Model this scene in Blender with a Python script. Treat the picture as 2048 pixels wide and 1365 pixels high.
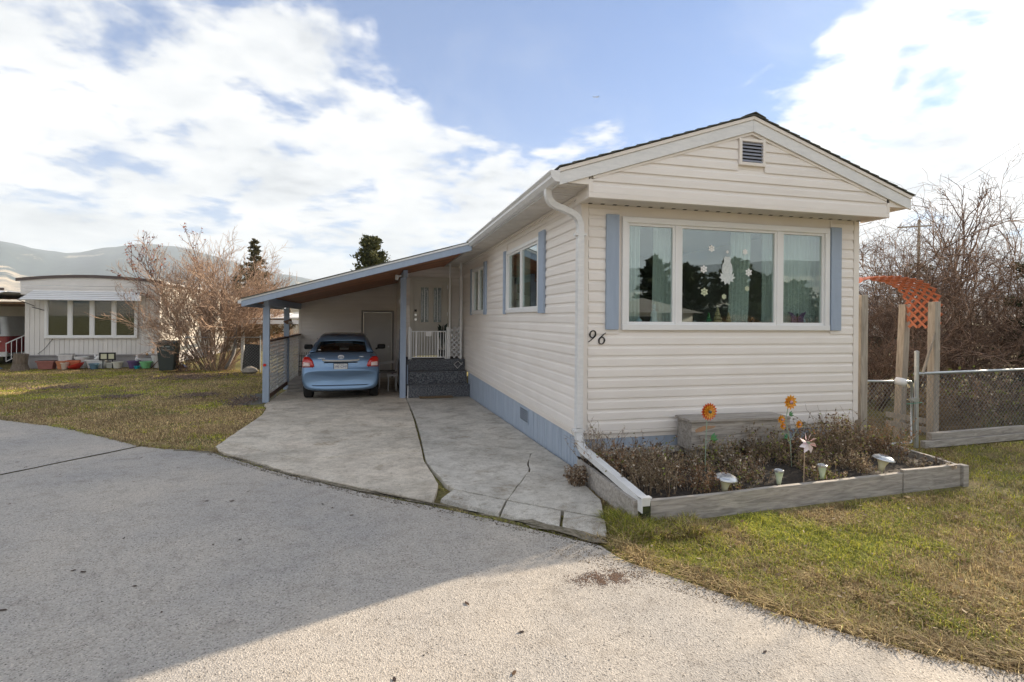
import bpy, bmesh, math, random
import numpy as np
from mathutils import Vector, Matrix
random.seed(7); RNG = np.random.default_rng(7)
PI = math.pi; RAD = math.radians
for o_ in list(bpy.data.objects): bpy.data.objects.remove(o_, do_unlink=True)
SC = bpy.context.scene; COL = SC.collection
SC.render.engine = 'CYCLES'

# ------------------------------------------------------------------ camera
cam_d = bpy.data.cameras.new('camera'); cam = bpy.data.objects.new('camera', cam_d); COL.objects.link(cam)
SC.camera = cam
CAM = Vector((-2.13, -5.325, 1.65))
cam.location = CAM
# level camera looking 14.35 deg right of the house depth axis, with a slight roll
rot = Matrix.Rotation(RAD(-14.35), 4, 'Z') @ Matrix.Rotation(RAD(90), 4, 'X') @ Matrix.Rotation(RAD(0.45), 4, 'Z')
cam.rotation_euler = rot.to_euler()
cam_d.sensor_width = 36.0; cam_d.lens = 36.0 * 1058.0 / 2048.0
cam_d.shift_y = -45.5 / 2048.0; cam_d.clip_start = 0.05; cam_d.clip_end = 30000

# ------------------------------------------------------------------ sun, sky
SUN_AZ, SUN_EL = RAD(20.5), RAD(19.5)     # azimuth from +X towards +Y
sun_dir = Vector((math.cos(SUN_EL)*math.cos(SUN_AZ), math.cos(SUN_EL)*math.sin(SUN_AZ), math.sin(SUN_EL)))
sd = bpy.data.lights.new('sun', 'SUN'); sun = bpy.data.objects.new('sun', sd); COL.objects.link(sun)
sun.rotation_euler = sun_dir.to_track_quat('Z', 'Y').to_euler()
sd.energy = 2.0; sd.angle = RAD(0.55); sd.color = (1.0, 0.84, 0.64)
SC.view_settings.view_transform = 'Standard'; SC.view_settings.look = 'None'
SC.view_settings.gamma = 1.0; SC.view_settings.use_curve_mapping = False
SC.view_settings.exposure = 2.98
W = bpy.data.worlds.new('World'); SC.world = W; W.use_nodes = True
def world():
    nt = W.node_tree; N = nt.nodes; L = nt.links; N.clear()
    def nd(t, **k):
        n = N.new(t)
        for a, b in k.items(): setattr(n, a, b)
        return n
    def mth(op, a, b=None, c=None, clamp=False):
        n = nd('ShaderNodeMath', operation=op); n.use_clamp = clamp
        for i, v in enumerate((a, b, c)):
            if v is None: continue
            if isinstance(v, (int, float)): n.inputs[i].default_value = v
            else: L.new(v, n.inputs[i])
        return n.outputs[0]
    def sstep(x, a, b):
        n = nd('ShaderNodeMapRange', interpolation_type='SMOOTHSTEP')
        L.new(x, n.inputs[0]); n.inputs[1].default_value = a; n.inputs[2].default_value = b
        return n.outputs[0]
    def vdot(v, d):
        n = nd('ShaderNodeVectorMath', operation='DOT_PRODUCT'); L.new(v, n.inputs[0]); n.inputs[1].default_value = d
        return n.outputs['Value']
    out = nd('ShaderNodeOutputWorld'); bg = nd('ShaderNodeBackground'); bg.inputs[1].default_value = 0.1
    L.new(bg.outputs[0], out.inputs[0])
    sky = nd('ShaderNodeTexSky', sky_type='NISHITA'); sky.sun_disc = False
    sky.sun_elevation = SUN_EL; sky.sun_rotation = PI/2 - SUN_AZ
    sky.air_density = 1.0; sky.dust_density = 0.6; sky.ozone_density = 1.5; sky.altitude = 400
    tc = nd('ShaderNodeTexCoord'); D = tc.outputs['Generated']
    sep = nd('ShaderNodeSeparateXYZ'); L.new(D, sep.inputs[0]); Z = sep.outputs[2]
    zz = mth('MAXIMUM', Z, 0.0)
    den = mth('ADD', zz, 0.16)
    cmb = nd('ShaderNodeCombineXYZ')
    L.new(mth('DIVIDE', sep.outputs[0], den), cmb.inputs[0]); L.new(mth('DIVIDE', sep.outputs[1], den), cmb.inputs[1])
    def noise(scale, det, rough, vec=None, off=0.0, dist=0.0):
        n = nd('ShaderNodeTexNoise'); n.inputs['Scale'].default_value = scale; n.inputs['Detail'].default_value = det
        n.inputs['Roughness'].default_value = rough; n.inputs['Distortion'].default_value = dist
        mp = nd('ShaderNodeMapping'); mp.inputs['Location'].default_value = (off, off*0.7, off*1.3)
        L.new(vec if vec is not None else cmb.outputs[0], mp.inputs[0]); L.new(mp.outputs[0], n.inputs[0])
        return n.outputs[0]
    big = noise(0.9, 3, 0.5, off=3.1)
    mid = noise(2.4, 9, 0.60, off=7.7, dist=0.25)
    fine = noise(9.0, 6, 0.6, off=1.3, dist=0.3)
    # the open blue region lies high above the middle of the view; the cloud deck thickens towards the horizon
    F = Vector((math.sin(RAD(14.35)), math.cos(RAD(14.35)), 0)); R = Vector((F.y, -F.x, 0))
    def dirv(a, b): return tuple((F + R*a + Vector((0, 0, b))).normalized())
    g1 = vdot(D, dirv(0.03, 0.80)); g2 = vdot(D, dirv(0.33, 0.66)); 
    blue = mth('MAXIMUM', mth('MULTIPLY', sstep(g1, 0.900, 0.985), 1.0), mth('MULTIPLY', sstep(g2, 0.945, 0.996), 0.9))
    cov = mth('ADD', mth('SUBTRACT', mth('MULTIPLY', mid, 1.7), 0.35), mth('MULTIPLY', big, 0.5))
    cov = mth('ADD', cov, mth('MULTIPLY', fine, 0.3))
    cov = mth('SUBTRACT', cov, mth('MULTIPLY', blue, 0.66))
    cov = mth('ADD', cov, mth('MULTIPLY', mth('SUBTRACT', 0.5, zz), 0.26))
    sg = vdot(D, tuple(sun_dir)); glow = mth('POWER', mth('MAXIMUM', sg, 0.0), 5.0)
    cov = mth('ADD', cov, mth('MULTIPLY', glow, 0.16))
    m = sstep(cov, 0.66, 0.95)
    wisp = mth('MULTIPLY', sstep(noise(1.3, 7, 0.62, off=20.2, dist=0.6), 0.50, 0.75), 0.15)
    m = mth('MAXIMUM', m, wisp)
    # cloud colour: grey undersides to white tops, brighter towards the sun
    shade = noise(1.7, 5, 0.55, off=11.5)
    cr = nd('ShaderNodeValToRGB'); L.new(mth('ADD', mth('MULTIPLY', shade, 0.75), mth('MULTIPLY', fine, 0.3)), cr.inputs[0])
    e = cr.color_ramp.elements; e[0].position = 0.30; e[0].color = (0.36, 0.39, 0.44, 1); e[1].position = 0.68; e[1].color = (1.0, 0.985, 0.965, 1)
    e2 = cr.color_ramp.elements.new(0.47); e2.color = (0.70, 0.72, 0.745, 1)
    br = mth('ADD', mth('MULTIPLY', glow, 0.75), 1.60)
    cs = nd('ShaderNodeVectorMath', operation='SCALE'); L.new(cr.outputs[0], cs.inputs[0]); L.new(br, cs.inputs['Scale'])
    # thin whitish veil over the blue, as in winter skies
    skb = nd('ShaderNodeVectorMath', operation='MULTIPLY'); L.new(sky.outputs[0], skb.inputs[0]); skb.inputs[1].default_value = (0.078, 0.128, 0.205)
    veil = nd('ShaderNodeMix', data_type='RGBA'); veil.inputs[0].default_value = 0.10
    L.new(skb.outputs[0], veil.inputs[6]); veil.inputs[7].default_value = (1.0, 1.5, 2.3, 1)
    mx = nd('ShaderNodeMix', data_type='RGBA'); L.new(m, mx.inputs[0]); L.new(veil.outputs[2], mx.inputs[6]); L.new(cs.outputs[0], mx.inputs[7])
    L.new(mx.outputs[2], bg.inputs[0])
world()

# ------------------------------------------------------------------ helpers
def gz(x, y): return -0.03*min(max(y, 0.0), 9.5)
def gzv(y): return -0.03*np.clip(y, 0.0, 9.5)
class MB:
    def __init__(s): s.v = []; s.f = []
    def add(s, vs, fs):
        b = len(s.v); s.v += [tuple(v) for v in vs]; s.f += [tuple(i+b for i in f) for f in fs]; return s
    def box(s, x0, x1, y0, y1, z0, z1):
        return s.add([(x0,y0,z0),(x1,y0,z0),(x1,y1,z0),(x0,y1,z0),(x0,y0,z1),(x1,y0,z1),(x1,y1,z1),(x0,y1,z1)],
                     [(0,3,2,1),(4,5,6,7),(0,1,5,4),(1,2,6,5),(2,3,7,6),(3,0,4,7)])
    def hexa(s, p): # 8 points, bottom 4 then top 4
        return s.add(p, [(0,3,2,1),(4,5,6,7),(0,1,5,4),(1,2,6,5),(2,3,7,6),(3,0,4,7)])
    def beam(s, a, b, w, h, up=(0,0,1)):
        a = Vector(a); b = Vector(b); d = (b-a).normalized(); up = Vector(up)
        sx = d.cross(up)
        if sx.length < 1e-4: sx = Vector((1,0,0))
        sx.normalize(); sz = sx.cross(d).normalized(); sx = sx*w/2; sz = sz*h/2
        return s.hexa([a-sx-sz, a+sx-sz, b+sx-sz, b-sx-sz, a-sx+sz, a+sx+sz, b+sx+sz, b-sx+sz])
    def tube(s, pts, r, n=8, caps=True, flat=None):
        pts = [Vector(p) for p in pts]; k = len(pts); rs = r if isinstance(r, (list, tuple)) else [r]*k
        base = len(s.v); ref = None
        for i, p in enumerate(pts):
            d = (pts[min(i+1, k-1)]-pts[max(i-1, 0)])
            d = d.normalized() if d.length > 1e-9 else Vector((0,0,1))
            if ref is None: ref = Vector((0,0,1)) if abs(d.z) < 0.9 else Vector((1,0,0))
            a = d.cross(ref).normalized(); b = a.cross(d).normalized(); ref = b
            for j in range(n):
                t = 2*PI*j/n
                s.v.append(tuple(p+(a*math.cos(t)+b*math.sin(t))*rs[i]))
        for i in range(k-1):
            for j in range(n):
                q = base+i*n
                s.f.append((q+j, q+(j+1) % n, q+n+(j+1) % n, q+n+j))
        if caps:
            s.f.append(tuple(base+j for j in range(n))[::-1]); s.f.append(tuple(base+(k-1)*n+j for j in range(n)))
        return s
    def lathe(s, prof, c=(0,0,0), n=20, tilt=None):
        base = len(s.v); m = Matrix.Identity(3) if tilt is None else tilt
        for r, z in prof:
            for j in range(n):
                t = 2*PI*j/n; s.v.append(tuple(m @ Vector((r*math.cos(t), r*math.sin(t), z)) + Vector(c)))
        for i in range(len(prof)-1):
            for j in range(n):
                q = base+i*n; s.f.append((q+j, q+(j+1) % n, q+n+(j+1) % n, q+n+j))
        s.f.append(tuple(base+j for j in range(n))[::-1]); s.f.append(tuple(base+(len(prof)-1)*n+j for j in range(n)))
        return s
    def prism(s, poly, axis, a, b):
        # poly: 2D points; axis 'x','y','z' = extrusion axis between a and b
        def P(u, w, t): return {'x': (t,u,w), 'y': (u,t,w), 'z': (u,w,t)}[axis]
        n = len(poly); return s.add([P(u,w,a) for u,w in poly]+[P(u,w,b) for u,w in poly],
            [tuple(range(n))[::-1], tuple(range(n,2*n))]+[(i,(i+1)%n,n+(i+1)%n,n+i) for i in range(n)])
    def sweep(s, pts, prof, side):
        # sweep 2D profile (u along 'side', w along third axis) down a path
        pts = [Vector(p) for p in pts]; k = len(pts); side = Vector(side).normalized(); n = len(prof); base = len(s.v)
        for i, p in enumerate(pts):
            d = (pts[min(i+1,k-1)]-pts[max(i-1,0)]).normalized()
            w = side.cross(d).normalized(); u = d.cross(w).normalized()
            for a, b in prof: s.v.append(tuple(p+u*a+w*b))
        for i in range(k-1):
            for j in range(n):
                q = base+i*n; s.f.append((q+j, q+(j+1)%n, q+n+(j+1)%n, q+n+j))
        s.f.append(tuple(base+j for j in range(n))[::-1]); s.f.append(tuple(base+(k-1)*n+j for j in range(n)))
        return s
def fixn(me):
    bm = bmesh.new(); bm.from_mesh(me); bmesh.ops.recalc_face_normals(bm, faces=bm.faces); bm.to_mesh(me); bm.free()
def link(o, parent=None):
    COL.objects.link(o)
    if parent is not None: o.parent = parent
    return o
def wloc(o):
    v = Vector((0,0,0))
    while o is not None: v += o.location; o = o.parent
    return v
def make(name, mb, mat, parent=None, smooth=False, bevel=0.0, loc=None, local=False, recalc=True, sub=0):
    me = bpy.data.meshes.new(name)
    off = Vector((0,0,0)) if (parent is None or local) else wloc(parent)
    if loc is not None and parent is None: off = Vector(loc)
    me.from_pydata([(v[0]-off[0], v[1]-off[1], v[2]-off[2]) for v in mb.v], [], mb.f)
    if recalc: fixn(me)
    me.materials.append(mat)
    if smooth:
        for p in me.polygons: p.use_smooth = True
    o = link(bpy.data.objects.new(name, me), parent)
    if loc is not None and parent is None: o.location = loc
    if bevel:
        b = o.modifiers.new('b', 'BEVEL'); b.width = bevel; b.segments = 2; b.limit_method = 'ANGLE'; b.angle_limit = RAD(40)
    if sub:
        b = o.modifiers.new('s', 'SUBSURF'); b.levels = sub; b.render_levels = sub
    return o
def tag(o, label=None, cat=None, group=None, kind=None):
    if label: o['label'] = label
    if cat: o['category'] = cat
    if group: o['group'] = group
    if kind: o['kind'] = kind
    return o
def thing(name, loc, label, cat, group=None, rz=0.0):
    o = link(bpy.data.objects.new(name, None)); o.location = loc; o.rotation_euler = (0,0,rz); o.empty_display_size = 0.2
    return tag(o, label, cat, group)
def inst(name, me, parent, loc, rot=(0,0,0), scale=(1,1,1)):
    # loc in world coordinates
    o = link(bpy.data.objects.new(name, me), parent); off = wloc(parent) if parent else Vector((0,0,0))
    o.location = Vector(loc)-off; o.rotation_euler = rot; o.scale = scale
    return o
def copy_tree(o, parent=None):
    c = o.copy(); COL.objects.link(c); c.parent = parent
    for ch in list(o.children): copy_tree(ch, c)
    return c
def mesh_of(mb, mat, name='piece', smooth=False):
    me = bpy.data.meshes.new(name); me.from_pydata(mb.v, [], mb.f); fixn(me); me.materials.append(mat)
    if smooth:
        for p in me.polygons: p.use_smooth = True
    return me

# ------------------------------------------------------------------ materials
def mat(name, col, rough=0.6, col2=None, scale=8.0, mixw=0.5, bump=0.0, bscale=60.0, metal=0.0, spec=0.5, streak=None,
        rnd=0.0, detail=5.0, trans=0.0, coat=0.0, coord='pos', contrast=(0.35,0.65), dist=0.0, bstreak=None):
    m = bpy.data.materials.new(name); m.use_nodes = True; nt = m.node_tree; N = nt.nodes; L = nt.links
    b = N['Principled BSDF']; b.inputs['Roughness'].default_value = rough; b.inputs['Metallic'].default_value = metal
    b.inputs['Specular IOR Level'].default_value = spec; b.inputs['Coat Weight'].default_value = coat
    if coord == 'pos': src = N.new('ShaderNodeNewGeometry').outputs['Position']
    else: src = N.new('ShaderNodeTexCoord').outputs['Object']
    c1 = (*col, 1); c2 = (*(col2 if col2 else tuple(c*0.8 for c in col)), 1)
    mp = N.new('ShaderNodeMapping'); L.new(src, mp.inputs[0])
    if streak: mp.inputs['Scale'].default_value = streak
    n = N.new('ShaderNodeTexNoise'); n.inputs['Scale'].default_value = scale; n.inputs['Detail'].default_value = detail
    n.inputs['Roughness'].default_value = 0.6; n.inputs['Distortion'].default_value = dist
    L.new(mp.outputs[0], n.inputs[0])
    r = N.new('ShaderNodeValToRGB'); r.color_ramp.elements[0].position = contrast[0]; r.color_ramp.elements[1].position = contrast[1]
    r.color_ramp.elements[0].color = c1; r.color_ramp.elements[1].color = tuple(c1[i]*(1-mixw)+c2[i]*mixw for i in range(3))+(1,)
    L.new(n.outputs[0], r.inputs[0]); colout = r.outputs[0]
    if rnd:
        oi = N.new('ShaderNodeObjectInfo'); mr = N.new('ShaderNodeMapRange'); L.new(oi.outputs['Random'], mr.inputs[0])
        mr.inputs[3].default_value = 1-rnd; mr.inputs[4].default_value = 1+rnd
        vs = N.new('ShaderNodeVectorMath'); vs.operation = 'SCALE'; L.new(colout, vs.inputs[0]); L.new(mr.outputs[0], vs.inputs['Scale'])
        colout = vs.outputs[0]
    L.new(colout, b.inputs['Base Color'])
    if bump:
        n2 = N.new('ShaderNodeTexNoise'); n2.inputs['Scale'].default_value = bscale; n2.inputs['Detail'].default_value = 4
        if bstreak or streak:
            mp2 = N.new('ShaderNodeMapping'); mp2.inputs['Scale'].default_value = bstreak or streak; L.new(src, mp2.inputs[0]); L.new(mp2.outputs[0], n2.inputs[0])
        else: L.new(src, n2.inputs[0])
        bp = N.new('ShaderNodeBump'); bp.inputs['Strength'].default_value = bump; bp.inputs['Distance'].default_value = 0.01
        L.new(n2.outputs[0], bp.inputs['Height']); L.new(bp.outputs[0], b.inputs['Normal'])
    return m
M = {}
def vcol_mat(name, rough=0.8, sheen=0.0, trans=0.25):
    m = bpy.data.materials.new(name); m.use_nodes = True; nt = m.node_tree; N = nt.nodes; L = nt.links
    b = N['Principled BSDF']; a = N.new('ShaderNodeAttribute'); a.attribute_name = 'Col'
    L.new(a.outputs['Color'], b.inputs['Base Color']); b.inputs['Roughness'].default_value = rough; b.inputs['Specular IOR Level'].default_value = 0.25
    if trans:
        t = N.new('ShaderNodeBsdfTranslucent'); L.new(a.outputs['Color'], t.inputs[0]); mx = N.new('ShaderNodeMixShader'); mx.inputs[0].default_value = trans
        L.new(b.outputs[0], mx.inputs[1]); L.new(t.outputs[0], mx.inputs[2]); L.new(mx.outputs[0], N['Material Output'].inputs[0])
    return m
def asphalt_mat():
    m = bpy.data.materials.new('asphalt'); m.use_nodes = True; nt = m.node_tree; N = nt.nodes; L = nt.links
    b = N['Principled BSDF']; b.inputs['Roughness'].default_value = 0.85; b.inputs['Specular IOR Level'].default_value = 0.3
    g = N.new('ShaderNodeNewGeometry').outputs['Position']
    def noise(s, d=4, r=0.6):
        n = N.new('ShaderNodeTexNoise'); n.inputs['Scale'].default_value = s; n.inputs['Detail'].default_value = d; n.inputs['Roughness'].default_value = r; L.new(g, n.inputs[0]); return n.outputs[0]
    v = N.new('ShaderNodeTexVoronoi'); v.inputs['Scale'].default_value = 135; L.new(g, v.inputs[0])
    sepc = N.new('ShaderNodeSeparateColor'); L.new(v.outputs['Color'], sepc.inputs[0])
    r = N.new('ShaderNodeValToRGB'); L.new(sepc.outputs[0], r.inputs[0]); e = r.color_ramp.elements
    e[0].position = 0.0; e[0].color = (0.20, 0.185, 0.165, 1); e[1].position = 1.0; e[1].color = (0.60, 0.55, 0.49, 1)
    k = e.new(0.18); k.color = (0.40, 0.37, 0.335, 1); k = e.new(0.85); k.color = (0.485, 0.45, 0.405, 1)
    # broad tone patches, warm and cool
    p = N.new('ShaderNodeValToRGB'); L.new(noise(0.55, 5), p.inputs[0]); p.color_ramp.elements[0].position = 0.35; p.color_ramp.elements[1].position = 0.68
    p.color_ramp.elements[0].color = (0.84, 0.85, 0.87, 1); p.color_ramp.elements[1].color = (1.12, 1.08, 1.02, 1)
    mx = N.new('ShaderNodeMix'); mx.data_type = 'RGBA'; mx.blend_type = 'MULTIPLY'; mx.inputs[0].default_value = 1
    L.new(r.outputs[0], mx.inputs[6]); L.new(p.outputs[0], mx.inputs[7])
    p2 = N.new('ShaderNodeValToRGB'); L.new(noise(6, 6, 0.7), p2.inputs[0]); p2.color_ramp.elements[0].position = 0.25; p2.color_ramp.elements[1].position = 0.5
    p2.color_ramp.elements[0].color = (0.74, 0.72, 0.70, 1); p2.color_ramp.elements[1].color = (1, 1, 1, 1)
    mx2 = N.new('ShaderNodeMix'); mx2.data_type = 'RGBA'; mx2.blend_type = 'MULTIPLY'; mx2.inputs[0].default_value = 1
    L.new(mx.outputs[2], mx2.inputs[6]); L.new(p2.outputs[0], mx2.inputs[7]); L.new(mx2.outputs[2], b.inputs['Base Color'])
    bp = N.new('ShaderNodeBump'); bp.inputs['Strength'].default_value = 0.4; bp.inputs['Distance'].default_value = 0.006
    L.new(v.outputs['Distance'], bp.inputs['Height']); L.new(bp.outputs[0], b.inputs['Normal'])
    return m
def concrete_mat(name, base, warm):
    m = bpy.data.materials.new(name); m.use_nodes = True; nt = m.node_tree; N = nt.nodes; L = nt.links
    b = N['Principled BSDF']; b.inputs['Roughness'].default_value = 0.8; b.inputs['Specular IOR Level'].default_value = 0.3
    g = N.new('ShaderNodeNewGeometry').outputs['Position']
    def noise(s, d=5, r=0.62, dist=0.0):
        n = N.new('ShaderNodeTexNoise'); n.inputs['Scale'].default_value = s; n.inputs['Detail'].default_value = d; n.inputs['Roughness'].default_value = r
        n.inputs['Distortion'].default_value = dist; L.new(g, n.inputs[0]); return n.outputs[0]
    def ramp(x, stops):
        r = N.new('ShaderNodeValToRGB'); L.new(x, r.inputs[0]); e = r.color_ramp.elements
        e[0].position, e[0].color = stops[0][0], (*stops[0][1], 1); e[1].position, e[1].color = stops[-1][0], (*stops[-1][1], 1)
        for p_, c_ in stops[1:-1]:
            k = e.new(p_); k.color = (*c_, 1)
        return r.outputs[0]
    def mul(a, c):
        mx = N.new('ShaderNodeMix'); mx.data_type = 'RGBA'; mx.blend_type = 'MULTIPLY'; mx.inputs[0].default_value = 1
        L.new(a, mx.inputs[6]); L.new(c, mx.inputs[7]); return mx.outputs[2]
    c = ramp(noise(0.75, 6, 0.65, 0.6), [(0.33, tuple(x*0.68 for x in base)), (0.5, base), (0.68, warm)])
    c = mul(c, ramp(noise(3.2, 7, 0.7, 0.4), [(0.34, (0.72, 0.70, 0.68)), (0.56, (1.05, 1.05, 1.05))]))
    c = mul(c, ramp(noise(150, 2), [(0.30, (0.50, 0.49, 0.47)), (0.47, (0.98, 0.98, 0.98)), (0.7, (1.25, 1.24, 1.2))]))
    c = mul(c, ramp(noise(1.4, 8, 0.75, 1.2), [(0.30, (0.60, 0.54, 0.46)), (0.44, (1, 1, 1))]))
    c = mul(c, ramp(noise(18, 6, 0.8, 0.3), [(0.33, (0.66, 0.64, 0.60)), (0.50, (1.02, 1.02, 1.02))]))
    L.new(c, b.inputs['Base Color'])
    bp = N.new('ShaderNodeBump'); bp.inputs['Strength'].default_value = 0.35; bp.inputs['Distance'].default_value = 0.006
    L.new(noise(110, 4), bp.inputs['Height']); L.new(bp.outputs[0], b.inputs['Normal'])
    return m
def glass_mat(name, refl=0.4, tint=(0.75, 0.85, 0.83), rough=0.0):
    m = bpy.data.materials.new(name); m.use_nodes = True; nt = m.node_tree; N = nt.nodes; L = nt.links; N.remove(N['Principled BSDF'])
    gl = N.new('ShaderNodeBsdfGlossy'); gl.inputs['Roughness'].default_value = rough; gl.inputs[0].default_value = (0.9, 0.95, 0.96, 1)
    tr = N.new('ShaderNodeBsdfTransparent'); tr.inputs[0].default_value = (*tint, 1)
    fr = N.new('ShaderNodeLayerWeight'); fr.inputs[0].default_value = 0.5
    pw5 = N.new('ShaderNodeMath'); pw5.operation = 'POWER'; L.new(fr.outputs['Facing'], pw5.inputs[0]); pw5.inputs[1].default_value = 4.0
    a = N.new('ShaderNodeMath'); a.operation = 'MULTIPLY_ADD'; a.use_clamp = True; L.new(pw5.outputs[0], a.inputs[0]); a.inputs[1].default_value = 0.8; a.inputs[2].default_value = 0.04+refl*0.6
    mx = N.new('ShaderNodeMixShader'); L.new(a.outputs[0], mx.inputs[0]); L.new(tr.outputs[0], mx.inputs[1]); L.new(gl.outputs[0], mx.inputs[2])
    L.new(mx.outputs[0], N['Material Output'].inputs[0]); return m
M['siding'] = mat('vinyl_siding', (0.86, 0.815, 0.775), 0.45, (0.79, 0.74, 0.695), 1.1, 0.75, 0.06, 500, rnd=0.03, spec=0.35, streak=(1, 1, 2.5))
M['trim'] = mat('beige_trim', (0.84, 0.79, 0.74), 0.45, (0.76, 0.705, 0.65), 2.0, 0.5, spec=0.35)
M['white_trim'] = mat('white_metal_trim', (0.78, 0.78, 0.78), 0.4, (0.62, 0.63, 0.64), 9, 0.55, streak=(1,1,4))
M['white'] = mat('white_vinyl', (0.82, 0.82, 0.82), 0.3, (0.74, 0.75, 0.76), 3, 0.4)
M['blue'] = mat('blue_paint', (0.35, 0.425, 0.54), 0.6, (0.30, 0.365, 0.475), 5, 0.6, 0.12, 40, streak=(3,3,0.5))
M['skirt'] = mat('blue_grey_skirting', (0.41, 0.475, 0.565), 0.7, (0.31, 0.37, 0.46), 3, 0.8, 0.2, 30, streak=(6,6,0.5))
M['soffit'] = mat('soffit', (0.70, 0.66, 0.61), 0.5, (0.52, 0.48, 0.43), 4, 0.5)
M['shingle'] = mat('asphalt_shingle', (0.075, 0.08, 0.07), 0.9, (0.15, 0.15, 0.13), 60, 0.8, 0.5, 200)
M['ceil'] = mat('stained_cedar', (0.50, 0.21, 0.095), 0.55, (0.30, 0.115, 0.05), 3.0, 0.9, 0.15, 20, streak=(1.2, 12, 4), rnd=0.25)
M['strip'] = mat('joint_dirt', (0.26, 0.22, 0.17), 0.95, (0.10, 0.09, 0.05), 22, 0.9, 0.6, 70)
M['louvre'] = mat('blue_grey_louvre', (0.34, 0.36, 0.43), 0.5, (0.28, 0.30, 0.36), 20, 0.6)
M['dark'] = mat('dark_void', (0.01, 0.01, 0.012), 0.9)
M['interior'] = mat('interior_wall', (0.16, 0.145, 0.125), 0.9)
M['curtain'] = mat('sheer_curtain', (0.75, 0.76, 0.74), 0.9)
M['glass'] = glass_mat('window_glass', 0.22, (0.88, 0.95, 0.93))
M['glass_dark'] = glass_mat('dark_glass', 0.12, (0.35, 0.38, 0.38))
M['weather'] = mat('weathered_wood', (0.47, 0.43, 0.39), 0.85, (0.25, 0.23, 0.205), 4.5, 0.95, 0.45, 12, streak=(0.8, 6, 7), dist=0.8, rnd=0.05)
M['weather_v'] = mat('weathered_post_wood', (0.42, 0.37, 0.31), 0.85, (0.25, 0.22, 0.185), 5, 0.9, 0.4, 14, streak=(7, 7, 0.7), dist=0.8, rnd=0.12)
M['moss'] = mat('mossy_dark_wood', (0.07, 0.085, 0.02), 0.9, (0.02, 0.022, 0.015), 14, 0.9, 0.5, 60)
M['soil'] = mat('garden_soil', (0.055, 0.042, 0.032), 0.95, (0.022, 0.018, 0.015), 25, 0.9, 0.9, 70)
M['ground'] = mat('soil_and_thatch', (0.10, 0.085, 0.045), 0.95, (0.045, 0.042, 0.022), 5, 0.9, 0.7, 50)
M['asphalt'] = asphalt_mat()
M['concrete'] = concrete_mat('driveway_concrete', (0.60, 0.54, 0.455), (0.68, 0.60, 0.50))
M['concrete_walk'] = concrete_mat('walkway_concrete', (0.54, 0.51, 0.46), (0.60, 0.565, 0.51))
M['grass'] = vcol_mat('grass_blades', trans=0.3); M['twig'] = vcol_mat('twigs', trans=0.0); M['leafy'] = vcol_mat('foliage', trans=0.2)
M['wire'] = mat('chain_wire', (0.26, 0.27, 0.275), 0.5, (0.2, 0.21, 0.215), 20, 0.7, metal=0.3)
M['galv'] = mat('galvanised_steel', (0.50, 0.53, 0.55), 0.35, (0.38, 0.41, 0.43), 20, 0.7, metal=0.7)
M['orange'] = mat('faded_orange_plastic', (0.50, 0.17, 0.085), 0.6, (0.42, 0.13, 0.07), 6, 0.7)
M['green_lat'] = mat('faded_green_lattice', (0.10, 0.17, 0.12), 0.8, (0.16, 0.17, 0.11), 8, 0.9)
M['brown_lat'] = mat('brown_lattice', (0.13, 0.11, 0.095), 0.85, (0.07, 0.06, 0.05), 6, 0.9)
M['black'] = mat('black_plastic', (0.012, 0.012, 0.013), 0.45)
M['black_paint'] = mat('black_painted_metal', (0.012, 0.012, 0.014), 0.35)
M['carpet'] = mat('grey_step_carpet', (0.20, 0.21, 0.23), 0.95, (0.05, 0.055, 0.065), 42, 0.95, 0.8, 120, contrast=(0.42, 0.56))
M['door'] = mat('cream_door', (0.62, 0.59, 0.52), 0.4, (0.55, 0.52, 0.46), 3, 0.5)
M['leadglass'] = mat('leaded_glass', (0.08, 0.115, 0.12), 0.12, (0.30, 0.34, 0.34), 30, 0.9, 0.5, 60, spec=0.8)
M['coir'] = mat('coir_mat', (0.22, 0.15, 0.085), 0.95, (0.13, 0.09, 0.05), 60, 0.9, 0.6, 200)
M['pipe'] = mat('grey_pipe', (0.22, 0.21, 0.21), 0.5)
M['red'] = mat('red_plastic', (0.65, 0.03, 0.02), 0.3)
M['chrome'] = mat('chrome', (0.88, 0.89, 0.90), 0.28, metal=0.8)
M['lightbody'] = mat('solar_light_body', (0.62, 0.60, 0.40), 0.5, (0.70, 0.69, 0.52), 20, 0.7)
M['lightcap'] = mat('solar_light_cap', (0.62, 0.64, 0.67), 0.22, (0.5, 0.52, 0.55), 15, 0.5, metal=0.6)
M['panelglass'] = mat('solar_panel', (0.10, 0.11, 0.14), 0.08, (0.2, 0.2, 0.24), 40, 0.5, coat=1.0)
M['rock'] = mat('rock', (0.32, 0.29, 0.25), 0.9, (0.2, 0.18, 0.16), 8, 0.8, 0.5, 20)
M['gravel'] = mat('grey_gravel', (0.24, 0.235, 0.225), 0.9, (0.12, 0.115, 0.11), 60, 0.9, 0.8, 60)
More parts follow.
